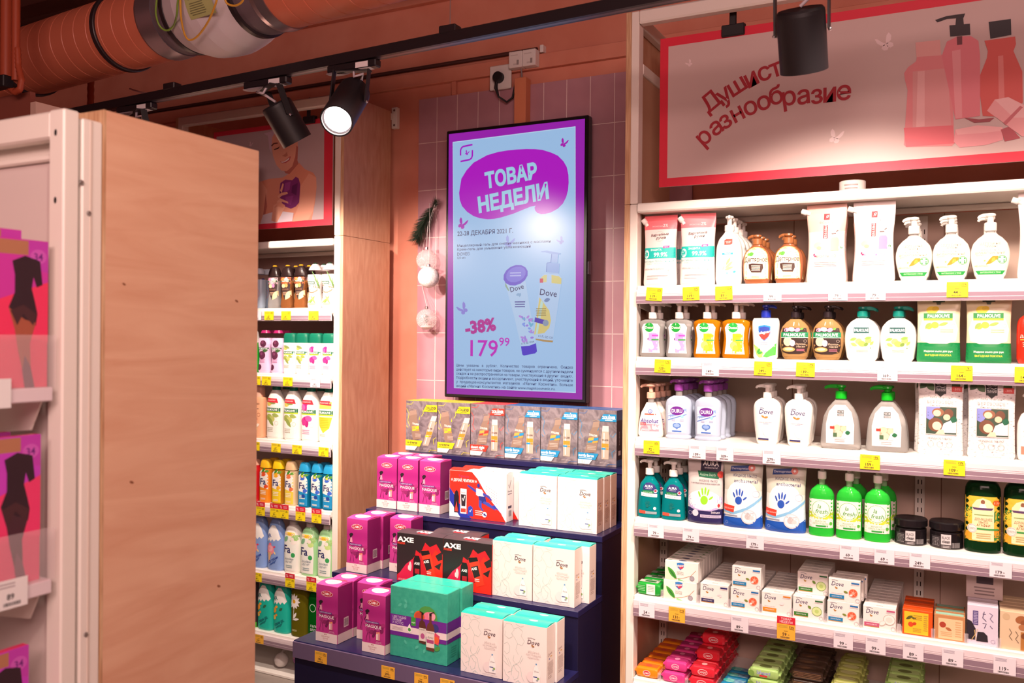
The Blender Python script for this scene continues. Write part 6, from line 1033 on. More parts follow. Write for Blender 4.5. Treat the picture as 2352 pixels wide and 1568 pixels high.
# tags of the tall shelving
RH = {k: RZ[k] - (.064 if k < 5 else .072) + .004 for k in RZ}
SH = {1: 'first', 2: 'second', 3: 'third', 4: 'fourth', 5: 'fifth'}
for k, px, py, n, pap, pc, w, tl in (
    (1, 1504, 682, '119', YEL, '20', 'below the post-side pink pouch', .07), (1, 1590, 679, '119', YEL, '20', 'below the second pink pouch', -.03), (1, 1665, 679, '89', YEL, '25', 'below the white wheat bottle', -.03), (1, 1776, 677, '99', WHT, '', 'below the brown bottles', 0), (1, 1926, 677, '79', WHT, '', 'below the peach pouch', 0), (1, 2012, 676, '79', WHT, '', 'below the pale pink pouch', 0), (1, 2199, 672, '44', YEL, '25', 'below the honey-label bottles', 0),
    (2, 1524, 843, '123', YEL, '17', 'below the clear lilac-label bottles', .03), (2, 1634, 846, '149', WHT, '', 'below the amber bottles', 0), (2, 1754, 849, '149', YEL, '25', 'below the blue-pumped bottle', .02), (2, 1851, 852, '139', YEL, '17', 'below the black-labelled bottles', .02), (2, 2039, 857, '169', WHT, '', 'below the white olive bottles', 0), (2, 2209, 859, '164', YEL, '', 'below the green olive pouches', 0), (2, 2356, 862, '149', YEL, '', 'at the picture edge below the red bottle', 0),
    (3, 1499, 1032, '72', YEL, '18', 'below the peach-pumped bottle', 0), (3, 1604, 1036, '109', WHT, '', 'below the icy blue bottles', 0), (3, 1667, 1042, '109', WHT, '', 'below the icy blue bottle by the gap', 0), (3, 1774, 1049, '279', WHT, '', 'below the plain white bottles', 0), (3, 1999, 1064, '159', YEL, '15', 'below the green-pumped bottles', 0), (3, 2192, 1078, '109', YEL, '15', 'below the birch pouches', 0),
    (4, 1509, 1217, '79', WHT, '', 'below the turquoise bottle at the post', 0), (4, 1589, 1230, '79', WHT, '', 'below the navy pouch', 0), (4, 1736, 1243, '179', WHT, '', 'below the blue handprint pouches', 0), (4, 1952, 1268, '69', WHT, '', 'below the middle bright green bottle', 0), (4, 2032, 1277, '69', WHT, '', 'below the bright green bottle near jars', 0), (4, 2113, 1286, '249', WHT, '', 'below the black jars', 0), (4, 2298, 1305, '179', WHT, '', 'below the dark green bottles', 0),
    (5, 1488, 1402, '24', WHT, '', 'below the green wrapped bar', 0), (5, 1557, 1413, '131', ORY, '2+1', 'below the leaf cartons', 0), (5, 1701, 1434, '89', WHT, '', 'below the first grapefruit cartons', 0), (5, 1938, 1472, '99', WHT, '', 'below the second grapefruit cartons', 0), (5, 2012, 1483, '99', WHT, '', 'below the coconut cartons', 0), (5, 2098, 1499, '89', WHT, '', 'below the orange soap', 0), (5, 2188, 1513, '89', WHT, '', 'below the peach-label soap', 0), (5, 2307, 1533, '119', WHT, '', 'below the lilac and beige boxes', 0)):
    price(px, py, R0 - .0085, RH[k] + (.006 if pap == YEL and k < 5 else 0), n, '%s price tag %s on the %s shelf, %s' % ({YEL: 'yellow', ORY: 'orange', WHT: 'white'}[pap], n, SH[k], w), pap, None, pc, tilt=tl, h=.046 if k < 5 else .05)
price(1807, 1450, R0 - .0085, RH[5], '59', 'orange price tag with red header reading 59 below the cucumber cartons', ORY, [('t', 'ТОВАР', .5, .7, .3, 'f4d0d4', {'b': .02}), ('t', 'НЕДЕЛИ', .5, .3, .3, 'f4d0d4', {'b': .02})], '33', h=.05)
# ------------------------------------------------------------------ far shelving: shower gels
F2 = M0 + .004
def mz(k): return MZ[k] + .0003
def gels(k, items, shelf):
    for key, x, n, base, w in items: row(key, x, F2, mz(k), n, base, w, 'shower gels on the %s shelf of the far unit' % shelf, gap=.008, dx=.004)
gels(1, [('light_blue_gel', -3.135, 2, 'light blue bottle with round navy emblem', 'beside dark-capped gels'), ('floral_dark_cap_gel', -3.020, 1, 'clear dark-capped gel with pink flowers', 'beside light blue bottle'), ('orange_dark_cap_gel', -2.938, 2, 'orange dark-capped gel', 'beside the floral one'), ('orange_dark_cap_gel', -2.855, 2, 'orange dark-capped gel', 'beside the coconut ones'), ('coconut_gel', -2.770, 2, 'pale coconut gel', 'beside the orange gel'), ('coconut_gel', -2.684, 1, 'pale coconut gel bottle at the unit post', 'on its first shelf')], 'first')
gels(2, [('grapefruit_gel', -3.158, 1, 'bright green bottle with grapefruit print', 'at the plywood edge'), ('berry_gel', -3.077, 2, 'lilac bottle with blackberries', 'beside the green bottle'), ('berry_gel', -2.996, 2, 'lilac bottle with blackberries', 'beside white bottles'), ('olive_gel', -2.915, 2, 'white green-capped bottle with olives', 'beside lilac bottle'), ('olive_gel', -2.837, 2, 'white green-capped bottle with olives', 'beside orchid bottle'), ('orchid_gel', -2.757, 2, 'white green-capped bottle with pink orchid', 'beside olive bottle'), ('orchid_gel', -2.677, 1, 'white green-capped bottle with pink orchid', 'beside the post')], 'second')
gels(3, [('peach_gel', -3.126, 1, 'peach coloured square bottle', 'at the plywood edge'), ('big_olive_gel', -3.012, 2, 'large white olive bottle with red banner', 'beside peach one'), ('big_olive_gel', -2.903, 2, 'large white olive bottle with red banner', 'beside orchid one'), ('big_orchid_gel', -2.794, 2, 'large white orchid bottle with red banner', 'in the row'), ('big_honey_gel', -2.688, 1, 'large white bottle with yellow honey picture', 'beside the post')], 'third')
gels(4, [('red_gel', -3.140, 1, 'deep red gel bottle', 'at the plywood edge'), ('orange_fruit_gel', -3.064, 2, 'orange gel with yellow cap', 'beside the red bottle'), ('yellow_gel', -2.984, 2, 'yellow-capped amber gel', 'beside orange gel'), ('beige_gel', -2.904, 2, 'beige gel with beige cap', 'beside blue gels'), ('blue_sea_gel', -2.819, 2, 'blue shower gel bottle', 'beside the beige one'), ('blue_sea_gel', -2.743, 2, 'blue shower gel bottle', 'in the middle of three'), ('blue_sea_gel', -2.672, 1, 'blue shower gel bottle standing', 'beside the post')], 'fourth')
gels(5, [('ice_cream_gel', -3.108, 1, 'blue bottle with ice cream cone print', 'at the plywood edge'), ('ice_cream_gel', -3.000, 1, 'blue bottle with ice cream cone print', 'beside the white bottle'), ('white_milk_gel', -2.896, 1, 'large white bottle with yellow strip', 'beside the ice cream bottle'), ('green_yogurt_gel', -2.792, 1, 'large pale green bottle with yellow strip', 'beside white bottle'), ('green_yogurt_gel', -2.689, 1, 'large pale green bottle with yellow strip', 'beside the post')], 'fifth')
gels(6, [('black_white_pouch', -3.155, 1, 'black and white pouch with green foot', 'at the plywood edge'), ('mint_cream_gel', -3.060, 1, 'turquoise bottle with white wave', 'beside the black and white pouch'), ('mint_cream_gel', -2.957, 1, 'turquoise bottle with white wave', 'beside the daisy bottle'), ('daisy_gel', -2.842, 1, 'clear olive yellow bottle with a white daisy', 'on the lowest gel shelf'), ('green_gel', -2.742, 1, 'clear green bottle', 'behind the navy stand corner')], 'sixth')
SALE = [('t', '%', .2, .5, .6, 'f8d8dc'), ('lines', .4, .25, .9, .75, 2, 'f0b8c0')]
ML = {k: MZ[k] - .058 for k in MZ}
for k, px, py, n, pap, hd, w in (
    (1, 594, 724, '149', WHT, None, 'below the light blue bottle'), (1, 622, 725, '149', YEL, None, 'below the floral dark-capped gel'), (1, 661, 725, '149', YEL, None, 'below the orange gels'), (1, 724, 724, '149', YEL, None, 'below the coconut gels'),
    (2, 592, 874, '145', YEL, None, 'below the bright green bottle'), (2, 616, 875, '149', YEL, None, 'below the lilac bottles'), (2, 665, 876, '125', YEL, None, 'below the olive bottles'), (2, 728, 880, '145', WHT, None, 'below the orchid bottles'),
    (3, 590, 1026, '275', YEL, None, 'below the peach bottle'), (3, 638, 1028, '275', YEL, None, 'below the large olive bottles'), (3, 686, 1032, '275', YEL, None, 'below the large orchid bottle'), (3, 747, 1038, '275', YEL, None, 'below the honey bottle'),
    (4, 602, 1175, '99', YEL, SALE, 'below the red bottle'), (4, 635, 1178, '99', YEL, SALE, 'below the orange fruit gel'), (4, 656, 1181, '99', YEL, SALE, 'below the yellow-capped gel'), (4, 694, 1187, '99', YEL, SALE, 'below the beige gel'), (4, 731, 1192, '99', YEL, SALE, 'below the blue gels'),
    (5, 595, 1318, '149', YEL, None, 'below the ice cream bottles'), (5, 670, 1336, '249', YEL, SALE, 'below the large white bottle'), (5, 719, 1346, '249', YEL, SALE, 'below the pale green bottle'),
    (6, 599, 1467, '159', ORY, None, 'below the turquoise bottles')):
    price(px, py, M0 - .0085, ML[k], n, '%s price tag %s%s on the far unit, %s' % ({YEL: 'yellow', ORY: 'orange', WHT: 'white'}[pap], n, ' red-headed' if hd else '', w), pap, hd, '25', h=.042)
# bath bombs in a clear bag on the bottom deck
BD = .0; mb = MB(); mb.box(MX0 + .034, MX1 - .034, M0 - .01, 3.62, 0.001, .014, SHELFW, .002); mb.build('base_deck', U2)
FILM = mat('f0e4e8', .1, alpha=.14)
for i, (x, y, zz, r, c, c2, w) in enumerate(((-2.70, 3.36, .053, .034, 'd8c4bc', 'e9b48c', 'beige bath ball nearest the navy stand'), (-2.735, 3.44, .10, .034, 'd8b8b4', None, 'pinkish bath ball on top, by the unit side'), (-2.815, 3.47, .10, .034, 'b8806a', None, 'brown bath ball lying highest in the heap'), (-2.85, 3.34, .053, .034, 'e8a8b4', 'f0d0a8', 'pink and cream bath ball in the middle'), (-2.925, 3.40, .053, .034, 'c86ac0', 'f0c0d0', 'purple and pink bath ball'), (-2.775, 3.325, .053, .034, 'f0d84a', 'e8e0c0', 'yellow bath ball at the front of the heap'), (-2.99, 3.34, .053, .034, 'd8d0cc', None, 'whitish bath ball at the plywood edge'))):
    mb = MB(); mb.ball((0, 0, 0), r, mat(c, .55), 20, 12)
    if c2: mb.loft([(r * .18, r * 1.004 * .985, r * 1.004 * .985), (r * .5, r * .87, r * .87), (r * .8, r * .604, r * .604), (r * 1.004, .001, .001)], mat(c2, .5), 2, 20)
    b = mb.build('bath_ball', None, (x, y, zz)); tag(b, w + ' on the bottom deck', 'bath bomb', 'bath balls in clear wrap')
    mb = MB(); mb.ball((0, 0, 0), r * 1.1, FILM, 16, 10, .95); mb.tube([(0, 0, r), (.01, .005, r * 1.5), (.02, 0, r * 1.7)], [.006, .004, .012], FILM, 8); mb.build('clear_wrap', b)
# hosiery packs of the near unit (they face the aisle)
def hosepack(key, ye, x, zb, lean, label):
    o = put(key, 0, 0, 0, label, 'hosiery packs on the near unit'); o.rotation_euler = (0, lean, PI / 2); o.location = (x, ye - .075, zb)
    return o
hosepack('nude_hose', .987, NX - .022, NZ[1] + .0006, 0, 'pink hosiery pack with brown-topped tights, front of the upper shelf')
hosepack('nude_hose', .958, NX - .052, NZ[1] + .0006, 0, 'pink hosiery pack standing behind another on the upper shelf').location.z += .018
hosepack('black_hose', .978, NX - .026, NZ[2] + .0006, 0, 'pink hosiery pack with black tights, front of the lower shelf')
hosepack('black_hose', .972, NX - .10, NZ[2] + .0006, 0, 'pink hosiery pack with black tights, farther back on the lower shelf')
hosepack('black_hose', .975, NX - .05, NZ[3] + .0006, 0, 'shaded pink hosiery pack on the lowest visible shelf')
mb = MB(); mb.box(-.03, .03, -.0006, .0006, 0, .048, mat('f0ecec', .5))
printing(mb, [('lines', .08, .7, .7, .92, 2, 'b8aab0'), ('t', '89', .5, .42, .2, '2a2428', {'b': .02}), ('bar', .3, .1, .8, .22, '4a4448')], .06, .048, plane_map((-.03, -.0006, 0), (1, 0, 0), (0, 0, 1), (0, -1, 0)), None, .0002)
o = mb.build('price_tag', None, (NX + .0012, .913, NZ[2] - .03), PI / 2); tag(o, 'white price tag reading 89 on the lower hosiery shelf', 'price tag')
mb = MB(); mb.box(-.03, .03, -.0006, .0006, 0, .048, mat('f0ecec', .5)); o = mb.build('price_tag', None, (NX + .0012, .882, NZ[1] - .03), PI / 2); tag(o, 'blank white price tag on the upper hosiery shelf', 'price tag')
# ------------------------------------------------------------------ screen on the wall
SY = 3.62; SX0, SX1, SZ0, SZ1 = -2.238, -1.504, 1.361, 2.634
DARK = mat('17131a', .3); DARKM = mat('1c181c', .5)
scr = empty('display_screen', (0, 0, 0), 0, 'tall wall-mounted advertising screen with magenta border and black bezel', 'screen')
mb = MB(); mb.box(SX0, SX1, SY, SY + .045, SZ0, SZ1, DARK, .004); mb.build('housing', scr)
mb = MB(); mb.box(SX0 + .18, SX1 - .18, SY + .046, 3.706, SZ0 + .35, SZ1 - .35, DARKM); mb.build('wall_mount', scr)
mb = MB(); mb.box(SX1 - .004, SX1 + .006, SY + .012, SY + .03, 1.93, 1.99, mat('8a8090', .3, .8), .002); mb.build('side_lock', scr)
px0, px1, pz0, pz1 = SX0 + .014, SX1 - .017, SZ0 + .015, SZ1 - .016
PW, PH = px1 - px0, pz1 - pz0
def sp(x, y):
    p = at(x, y, SY); return ((p.x - px0) / PW, (p.z - pz0) / PH)
def c2(x, y): return sp(900 + x * .2934, 240 + y * .2934)       # from an enlarged view of the upper half
def c3(x, y): return sp(900 + x * .2551, 560 + y * .2551)       # and of the lower half
def line_text(s, L, R, h, col, b=0.0):                          # text between two baseline ends
    dx, dz = (R[0] - L[0]) * PW, (R[1] - L[1]) * PH; an = math.atan2(dz, dx); n = (-math.sin(an) * h / 2, math.cos(an) * h / 2)
    return ('t', s, L[0] + (dx / 2 + n[0]) / PW, L[1] + (dz / 2 + n[1]) / PH, h / PH, col, {'w': math.hypot(dx, dz) / PW, 'j': 1, 'r': an, 'b': b})
MAG, SKY, NV = 'a81ec4', 'a4c9f2', '2a2c66'
cm = [('r', 0, 0, 1, 1, 'a024b4')]
B0, B1, B2, B3 = sp(1040, 326), sp(1322, 290), sp(1322.6, 902), sp(1042.8, 891)
cm += [('p', [B0, B3, B2, B1], 'c4e0fa'), ('p', [(B0[0] + .004, B0[1] - .003), (B3[0] + .004, B3[1] + .003), (B2[0] - .004, B2[1] + .003), (B1[0] - .004, B1[1] - .003)], SKY)]
cm += [('p', [c2(*q) for q in ((527, 690), (545, 580), (585, 515), (640, 455), (745, 397), (830, 372), (900, 360), (980, 352), (1050, 348), (1120, 349), (1180, 355), (1250, 377), (1300, 400), (1345, 445), (1370, 490), (1383, 550), (1385, 610), (1380, 670), (1365, 725), (1340, 775), (1300, 815), (1245, 845), (1200, 856), (1170, 858), (1138, 848), (1122, 828), (1118, 808), (1126, 792), (1090, 798), (1030, 822), (950, 855), (850, 885), (800, 895), (750, 898), (690, 890), (640, 873), (590, 840), (550, 795), (532, 745))], 'b81cc8')]
cm += [line_text('ТОВАР', c2(735, 655), c2(1142, 573), .057 * PH, 'a8d8f0', .045), line_text('НЕДЕЛИ', c2(682, 845), c2(1232, 730), .057 * PH, 'a8d8f0', .045)]
def lw(k): return k * .2934 / 1176
BF = [('b',) + c2(1345, 305) + (.021, .0, 'b020b8', 1), ('b',) + c2(550, 938) + (.028, .0, 'b020b8', 1), ('b',) + c2(915, 1080) + (.028, .0, '8f9fe6', 1), ('b',) + c2(1325, 1068) + (.018, .2, '9a9fe0', -1), ('b',) + c3(645, 590) + (.03, .2, '8f86dc', -1)]
cm += BF
lx, lz = c2(585, 378); q = .019
cm += [('l', [(lx - .046, lz - .008), (lx - .046, lz + .012), (lx - .04, lz + .02), (lx - .028, lz + .025), (lx + .046, lz + .029)], .0065, 'b01ccc'), ('l', [(lx + .046, lz + .008), (lx + .046, lz - .013), (lx + .04, lz - .022), (lx + .026, lz - .027), (lx - .046, lz - .031)], .0065, 'b01ccc'), ('b', lx + .003, lz - .001, .0125, 0, 'b01ccc', 1)]
cm += [line_text('22-28 ДЕКАБРЯ 2021 Г.', c2(514, 1028), c2(950, 1003), .0172 * PH, NV, .012), line_text('Мицеллярный гель для снятия макияжа с маслами', c2(513, 1116), c2(1243, 1078), .0098 * PH, NV, .008), line_text('Крем-гель для умывания увлажняющий', c2(513, 1145), c2(1087, 1117), .0098 * PH, NV, .008), line_text('DOVE®', c2(513, 1183), c2(612, 1179), .0122 * PH, NV, .008), line_text('120 мл', c2(513, 1208), c2(576, 1206), .0088 * PH, NV)]
# the two advertised packs
tb = [(1020, 352), (1110, 380), (1205, 330), (1235, 520), (1300, 892), (1240, 915), (1165, 922), (1100, 640)]
cm += [('p', [c3(*p) for p in tb], 'b4d0f2'), ('p', [c3(*p) for p in ((1022, 345), (1060, 420), (1048, 422), (1022, 380))], '8fae9a'), ('o',) + c3(1115, 282) + (.052, .037, .28, '6a58d0'), ('o',) + c3(1118, 275) + (.042, .028, .28, '7f7ae0'), ('lines', c3(1050, 280)[0], c3(1050, 300)[1], c3(1180, 280)[0], c3(1050, 250)[1], 2, 'b4b8f2'), line_text('Dove', c3(1072, 436), c3(1192, 400), .02 * PH, NV, .01), ('leaf',) + c3(1120, 462) + (.018, .005, .3, '8ab0d8'), ('leaf',) + c3(1160, 440) + (.016, .005, -1.9, '8ab0d8'), ('lines', c3(1110, 0)[0], c3(0, 585)[1], c3(1210, 0)[0], c3(0, 525)[1], 3, '4a4a9c')]
rr = random.Random(5)
for i in range(26):
    t = rr.random(); y = 650 + t * 230; x = 1130 + (y - 650) * .17 + rr.random() * 130
    cm.append(('o',) + c3(x, y) + (.006 + .005 * rr.random(), .004, rr.random() * 3, rr.choice(('7f9cec', '9a7fe0', '6fb4d8', 'b48ae0'))))
cm += [('p', [c3(*p) for p in ((1165, 922), (1240, 916), (1300, 893), (1309, 968), (1292, 985), (1190, 1005), (1177, 995))], '4a34cc'), line_text('4.1 FL OZ /120 мл', c3(1168, 908), c3(1285, 885), .007 * PH, NV)]
cm += [('p', [c3(*p) for p in ((1345, 300), (1375, 268), (1505, 270), (1532, 305), (1530, 345), (1450, 885), (1360, 878), (1298, 862), (1282, 800), (1330, 400))], 'b2cef2'), ('p', [c3(*p) for p in ((1348, 300), (1375, 280), (1400, 280), (1395, 345), (1345, 345))], 'd6cf92'), ('p', [c3(*p) for p in ((1440, 280), (1505, 290), (1530, 312), (1528, 362), (1440, 352))], 'd8cb80'), ('p', [c3(*p) for p in ((1332, 480), (1420, 600), (1436, 690), (1420, 755), (1375, 802), (1284, 815), (1320, 560))], 'd9c87c'), ('p', [c3(*p) for p in ((1345, 505), (1365, 530), (1315, 812), (1296, 812))], 'b9dcd8'), ('p', [c3(*p) for p in ((1296, 852), (1375, 862), (1455, 870), (1450, 886), (1360, 878), (1298, 863))], 'b4905a'),
    ('p', [c3(*p) for p in ((1420, 235), (1500, 240), (1500, 270), (1420, 266))], 'a4c0ec'), ('p', [c3(*p) for p in ((1402, 165), (1512, 178), (1506, 265), (1396, 252))], '8fb0e8'), ('p', [c3(*p) for p in ((1446, 88), (1502, 92), (1494, 172), (1438, 166))], '9cbaec'), ('p', [c3(*p) for p in ((1345, 66), (1400, 60), (1450, 70), (1522, 84), (1516, 96), (1440, 90), (1380, 74), (1350, 74))], '86a8e4'), ('l', [c3(1442, 92), c3(1434, 166), c3(1400, 172), c3(1394, 252)], .003, '6484cc'),
    line_text('Dove', c3(1334, 458), c3(1486, 478), .024 * PH, NV, .01), ('leaf',) + c3(1372, 515) + (.026, .007, .3, '6a86b8'), ('p', [c3(*p) for p in ((1292, 660), (1385, 685), (1398, 712), (1380, 728), (1286, 702))], '4a34b4'), ('o',) + c3(1388, 712) + (.012, .012, 0, '8a9ab4'), ('r', c3(1338, 0)[0], c3(0, 380)[1], c3(1368, 0)[0], c3(0, 345)[1], 'd04a6a'), ('lines', c3(1305, 0)[0], c3(0, 655)[1], c3(1400, 0)[0], c3(0, 585)[1], 4, '9a8a5a'), line_text('4.1 FL OZ /120', c3(1320, 838), c3(1450, 856), .0085 * PH, '3a4a7c')]
cm += [line_text('-38%', c3(668, 812), c3(945, 772), .047 * PH, 'b82a98', .05), line_text('179', c3(710, 1008), c3(958, 1012), .064 * PH, 'c41cc0', .01), line_text('99', c3(968, 915), c3(1062, 918), .032 * PH, 'c41cc0', .01)]
for s, yl, yr, xr in (('Цены   указаны   в   рублях.   Количество   товаров   ограничено.   Скидка', 1102, 1122, 1632), ('действует на некоторые виды товаров, не суммируется с другими видами', 1140, 1163, 1632), ('скидок и не распространяется на товары, участвующие в других  акциях.', 1176, 1203, 1632), ('Подробности акции и ассортимент, участвующий в акций, уточняйте', 1213, 1241, 1632), ('у  продавцов-консультантов  магазинов   «Магнит  Косметик».  Больше', 1250, 1281, 1632), ('акций «Магнит Косметик» на сайте www.magnitcosmetic.ru.', 1287, 1316, 1474)):
    cm.append(line_text(s, c3(583, yl), c3(xr, yr), .0102 * PH, NV, .006))
mb = MB(); printing(mb, cm, PW, PH, plane_map((px0, SY, pz0), (1, 0, 0), (0, 0, 1), (0, -1, 0)), None, .0006, .82, .00004)
mb.build('screen_print', scr)
# ------------------------------------------------------------------ sockets, boxes and cable above the screen
PLAST = mat('eae2de', .35)
W0 = 3.72
so = empty('wall_socket', (-1.981, 3.6915, 2.876), 0, 'square white wall socket with a black plug above the screen', 'socket')
mb = MB(); mb.box(-.057, .057, -.013, 0, -.057, .057, PLAST, .004); mb.build('socket_plate', so); mb = MB(); mb.box(-.045, .045, .0004, .0155, -.055, .012, PLAST); mb.build('back_box', so)
pl = empty('power_plug', (-1.984, 3.6782, 2.872), 0, 'black plug in the white socket with its cord looping toward the screen', 'plug')
mb = MB(); mb.loft([(0, .026, .026), (.022, .026, .026), (.03, .02, .02)], DARKM, 2, 18); mb.xform(Matrix.Rotation(PI / 2, 4, 'X')); mb.build('plug_body', pl)
mb = MB(); mb.tube([(-.004, -.02, -.005), (-.010, -.016, -.05), (.0, -.006, -.09), (.04, .0, -.118), (.07, .002, -.10), (.084, .003, -.04), (.0875, .006, -.012)], [.011, .009, .005, .005, .005, .005, .005], DARKM, 10); mb.build('cord', pl)
for i, (x, w) in enumerate(((-1.885, 'beside the black plug'), (-1.815, 'farther from the plug'))):
    e_ = empty('junction_box', (x, W0 - .0285, 2.90), 0, 'small white wall junction box ' + w + ' at the cable trunking', 'junction box')
    mb = MB(); mb.box(-.034, .034, -.045, 0, 0, .075, PLAST, .003); printing(mb, [('r', .14, .72, .7, .78, 'cfc4c0'), ('r', .36, .14, .62, .24, 'cfc4c0'), ('r', .62, .14, .78, .44, '9a8f8c')], .068, .075, plane_map((-.034, -.045, 0), (1, 0, 0), (0, 0, 1), (0, -1, 0))); mb.build('box_body', e_)
mb = MB(); mb.box(-1.778, -1.760, 3.685, 3.7195, 2.966, 3.0, PLAST, .002); tag(mb.build('trunking_end_cap'), 'small white end cap where the dark cable stops on the wall', 'cable clip')
mb = MB(); mb.box(-1.893, -1.833, 3.655, 3.7075, 2.636, 2.853, mat('d98560', .6), .002); tag(mb.build('cable_channel'), 'orange upright cable channel running down behind the screen', 'cable channel')
mb = MB(); mb.tube([(-1.87, 3.68, 2.90), (-1.868, 3.682, 2.875), (-1.866, 3.682, 2.854)], .004, mat('8a7f80', .5), 8); tag(mb.build('thin_cord'), 'short grey cord from the junction box into the cable channel', 'cable')
# ------------------------------------------------------------------ banners
BRD = mat('d8263f', .35); BPINK = mat('cbb0ae', .3)
def board(name, X0, X1, Z0, Z1, Y, cmds, label, cat='sign'):
    mb = MB(); mb.box(X0, X1, Y, Y + .006, Z0, Z1, mat('f0e8e6', .4)); w, h = X1 - X0, Z1 - Z0
    printing(mb, cmds(lambda x, y: ((at(x, y, Y).x - X0) / w, (at(x, y, Y).z - Z0) / h), w, h), w, h, plane_map((X0, Y, Z0), (1, 0, 0), (0, 0, 1), (0, -1, 0)), None, .0003)
    return tag(mb.build(name), label, cat)
def soap_art(p, w, h):
    A = at(1517, 90, 3.07); P = lambda pts, c: ('p', [p(*q) for q in pts], c)
    q = lambda x, y: (1430 + x * .392, y * .392)
    Q = lambda pts, c: ('p', [p(*q(*a)) for a in pts], c)
    i0 = p(1535.5, 107); i1 = p(1535.5, 409)
    cm = [('r', 0, 0, 1, 1, 'd8263f'), ('r', i0[0], i1[1], 1 - i0[0] * .9, i0[1], 'cdb4b0')]
    for x, y, s, f, a in ((1584, 146, .030, -1, .2), (1918, 316, .058, 1, 0.1), (2036, 100, .066, -1, .0)): cm.append(('b',) + p(x, y) + (s, a, 'e6cfd0', f))
    W1 = [('Д', 1632, 232, .62), ('у', 1661, 215, .60), ('ш', 1691, 195, .50), ('и', 1724, 178, .42), ('с', 1754, 164, .33), ('т', 1781, 155, .27), ('о', 1812, 148, .2), ('е', 1842, 143, .14)]
    W2 = [('р', 1615, 312, .70), ('а', 1642, 290, .58), ('з', 1664, 275, .52), ('н', 1692, 258, .44), ('о', 1722, 243, .36), ('о', 1753, 231, .28), ('б', 1782, 218, .20), ('р', 1812, 220, .14), ('а', 1845, 217, .08), ('з', 1876, 216, .05), ('и', 1906, 212, -.0), ('е', 1939, 207, -.04)]
    for k, (c, x, y, r) in enumerate(W1 + W2): cm.append(('t', c, ) + p(x, y) + (.118, 'a81c2c', {'r': r, 'b': .016}))
    # three bottles and two bars of soap
    cm += [Q([(1670, 530), (1655, 470), (1650, 430), (1672, 395), (1720, 360), (1725, 330), (1870, 320), (1875, 345), (1925, 370), (1930, 430), (1920, 480), (1935, 600), (1945, 840), (1930, 855), (1665, 862), (1648, 850)], 'e0888c'), Q([(1716, 250), (1860, 234), (1866, 325), (1722, 335)], 'e3a6a2'), Q([(1700, 420), (1905, 400), (1925, 735), (1700, 750)], 'dd9a9a'), Q([(1730, 420), (1770, 415), (1770, 740), (1720, 745)], 'e8b0b0'), Q([(1648, 750), (1935, 735), (1945, 840), (1660, 862)], 'e06a74'),
        Q([(1870, 330), (1900, 245), (1960, 215), (2040, 212), (2085, 240), (2095, 330), (2095, 680), (1950, 700)], 'e07c86'), Q([(1930, 300), (1980, 290), (1990, 690), (1950, 695)], 'e89aa0'), Q([(1915, 150), (2035, 140), (2038, 205), (1920, 215)], '2a1a20'), Q([(1955, 100), (1995, 95), (2000, 150), (1950, 155)], '2a1a20'), Q([(1832, 118), (1900, 95), (2008, 80), (1998, 105), (1900, 112), (1845, 132)], '2a1a20'), Q([(1958, 215), (1990, 212), (1990, 262), (1960, 265)], '6a2a34'),
        Q([(2120, 240), (2300, 215), (2305, 260), (2290, 300), (2320, 370), (2342, 420), (2345, 600), (2300, 690), (2110, 680), (2095, 560), (2095, 440), (2135, 340), (2140, 300)], 'd4554e'), Q([(2200, 330), (2230, 325), (2240, 640), (2205, 650)], 'e0807c'), Q([(2145, 130), (2275, 112), (2278, 205), (2155, 228)], '221820'),
        Q([(1950, 760), (2080, 735), (2225, 745), (2230, 820), (2130, 850), (1975, 865), (1940, 830)], 'e69aa0'), Q([(1950, 760), (2080, 735), (2225, 745), (2230, 765), (2110, 780), (1960, 790)], 'efb0b2'), Q([(2000, 690), (2090, 700), (2180, 690), (2150, 715), (2060, 720)], '9a3a44'), Q([(2215, 760), (2270, 740), (2330, 810), (2240, 830)], 'b04a54'),
        Q([(2180, 585), (2260, 570), (2420, 660), (2420, 800), (2340, 800), (2135, 650)], 'eaa4a6'), Q([(2180, 585), (2260, 570), (2420, 650), (2420, 690), (2290, 690)], 'f0bcbc'), Q([(2230, 720), (2330, 620), (2345, 630), (2245, 735)], 'c86870')]
    return cm
A_ = at(1517, 90, 3.07); B_ = at(1516.5, 430, 3.07)
board('hanging_banner', A_.x, .62, B_.z, A_.z, 3.07, soap_art, 'wide pink banner with red border, lettering and soap bottles')
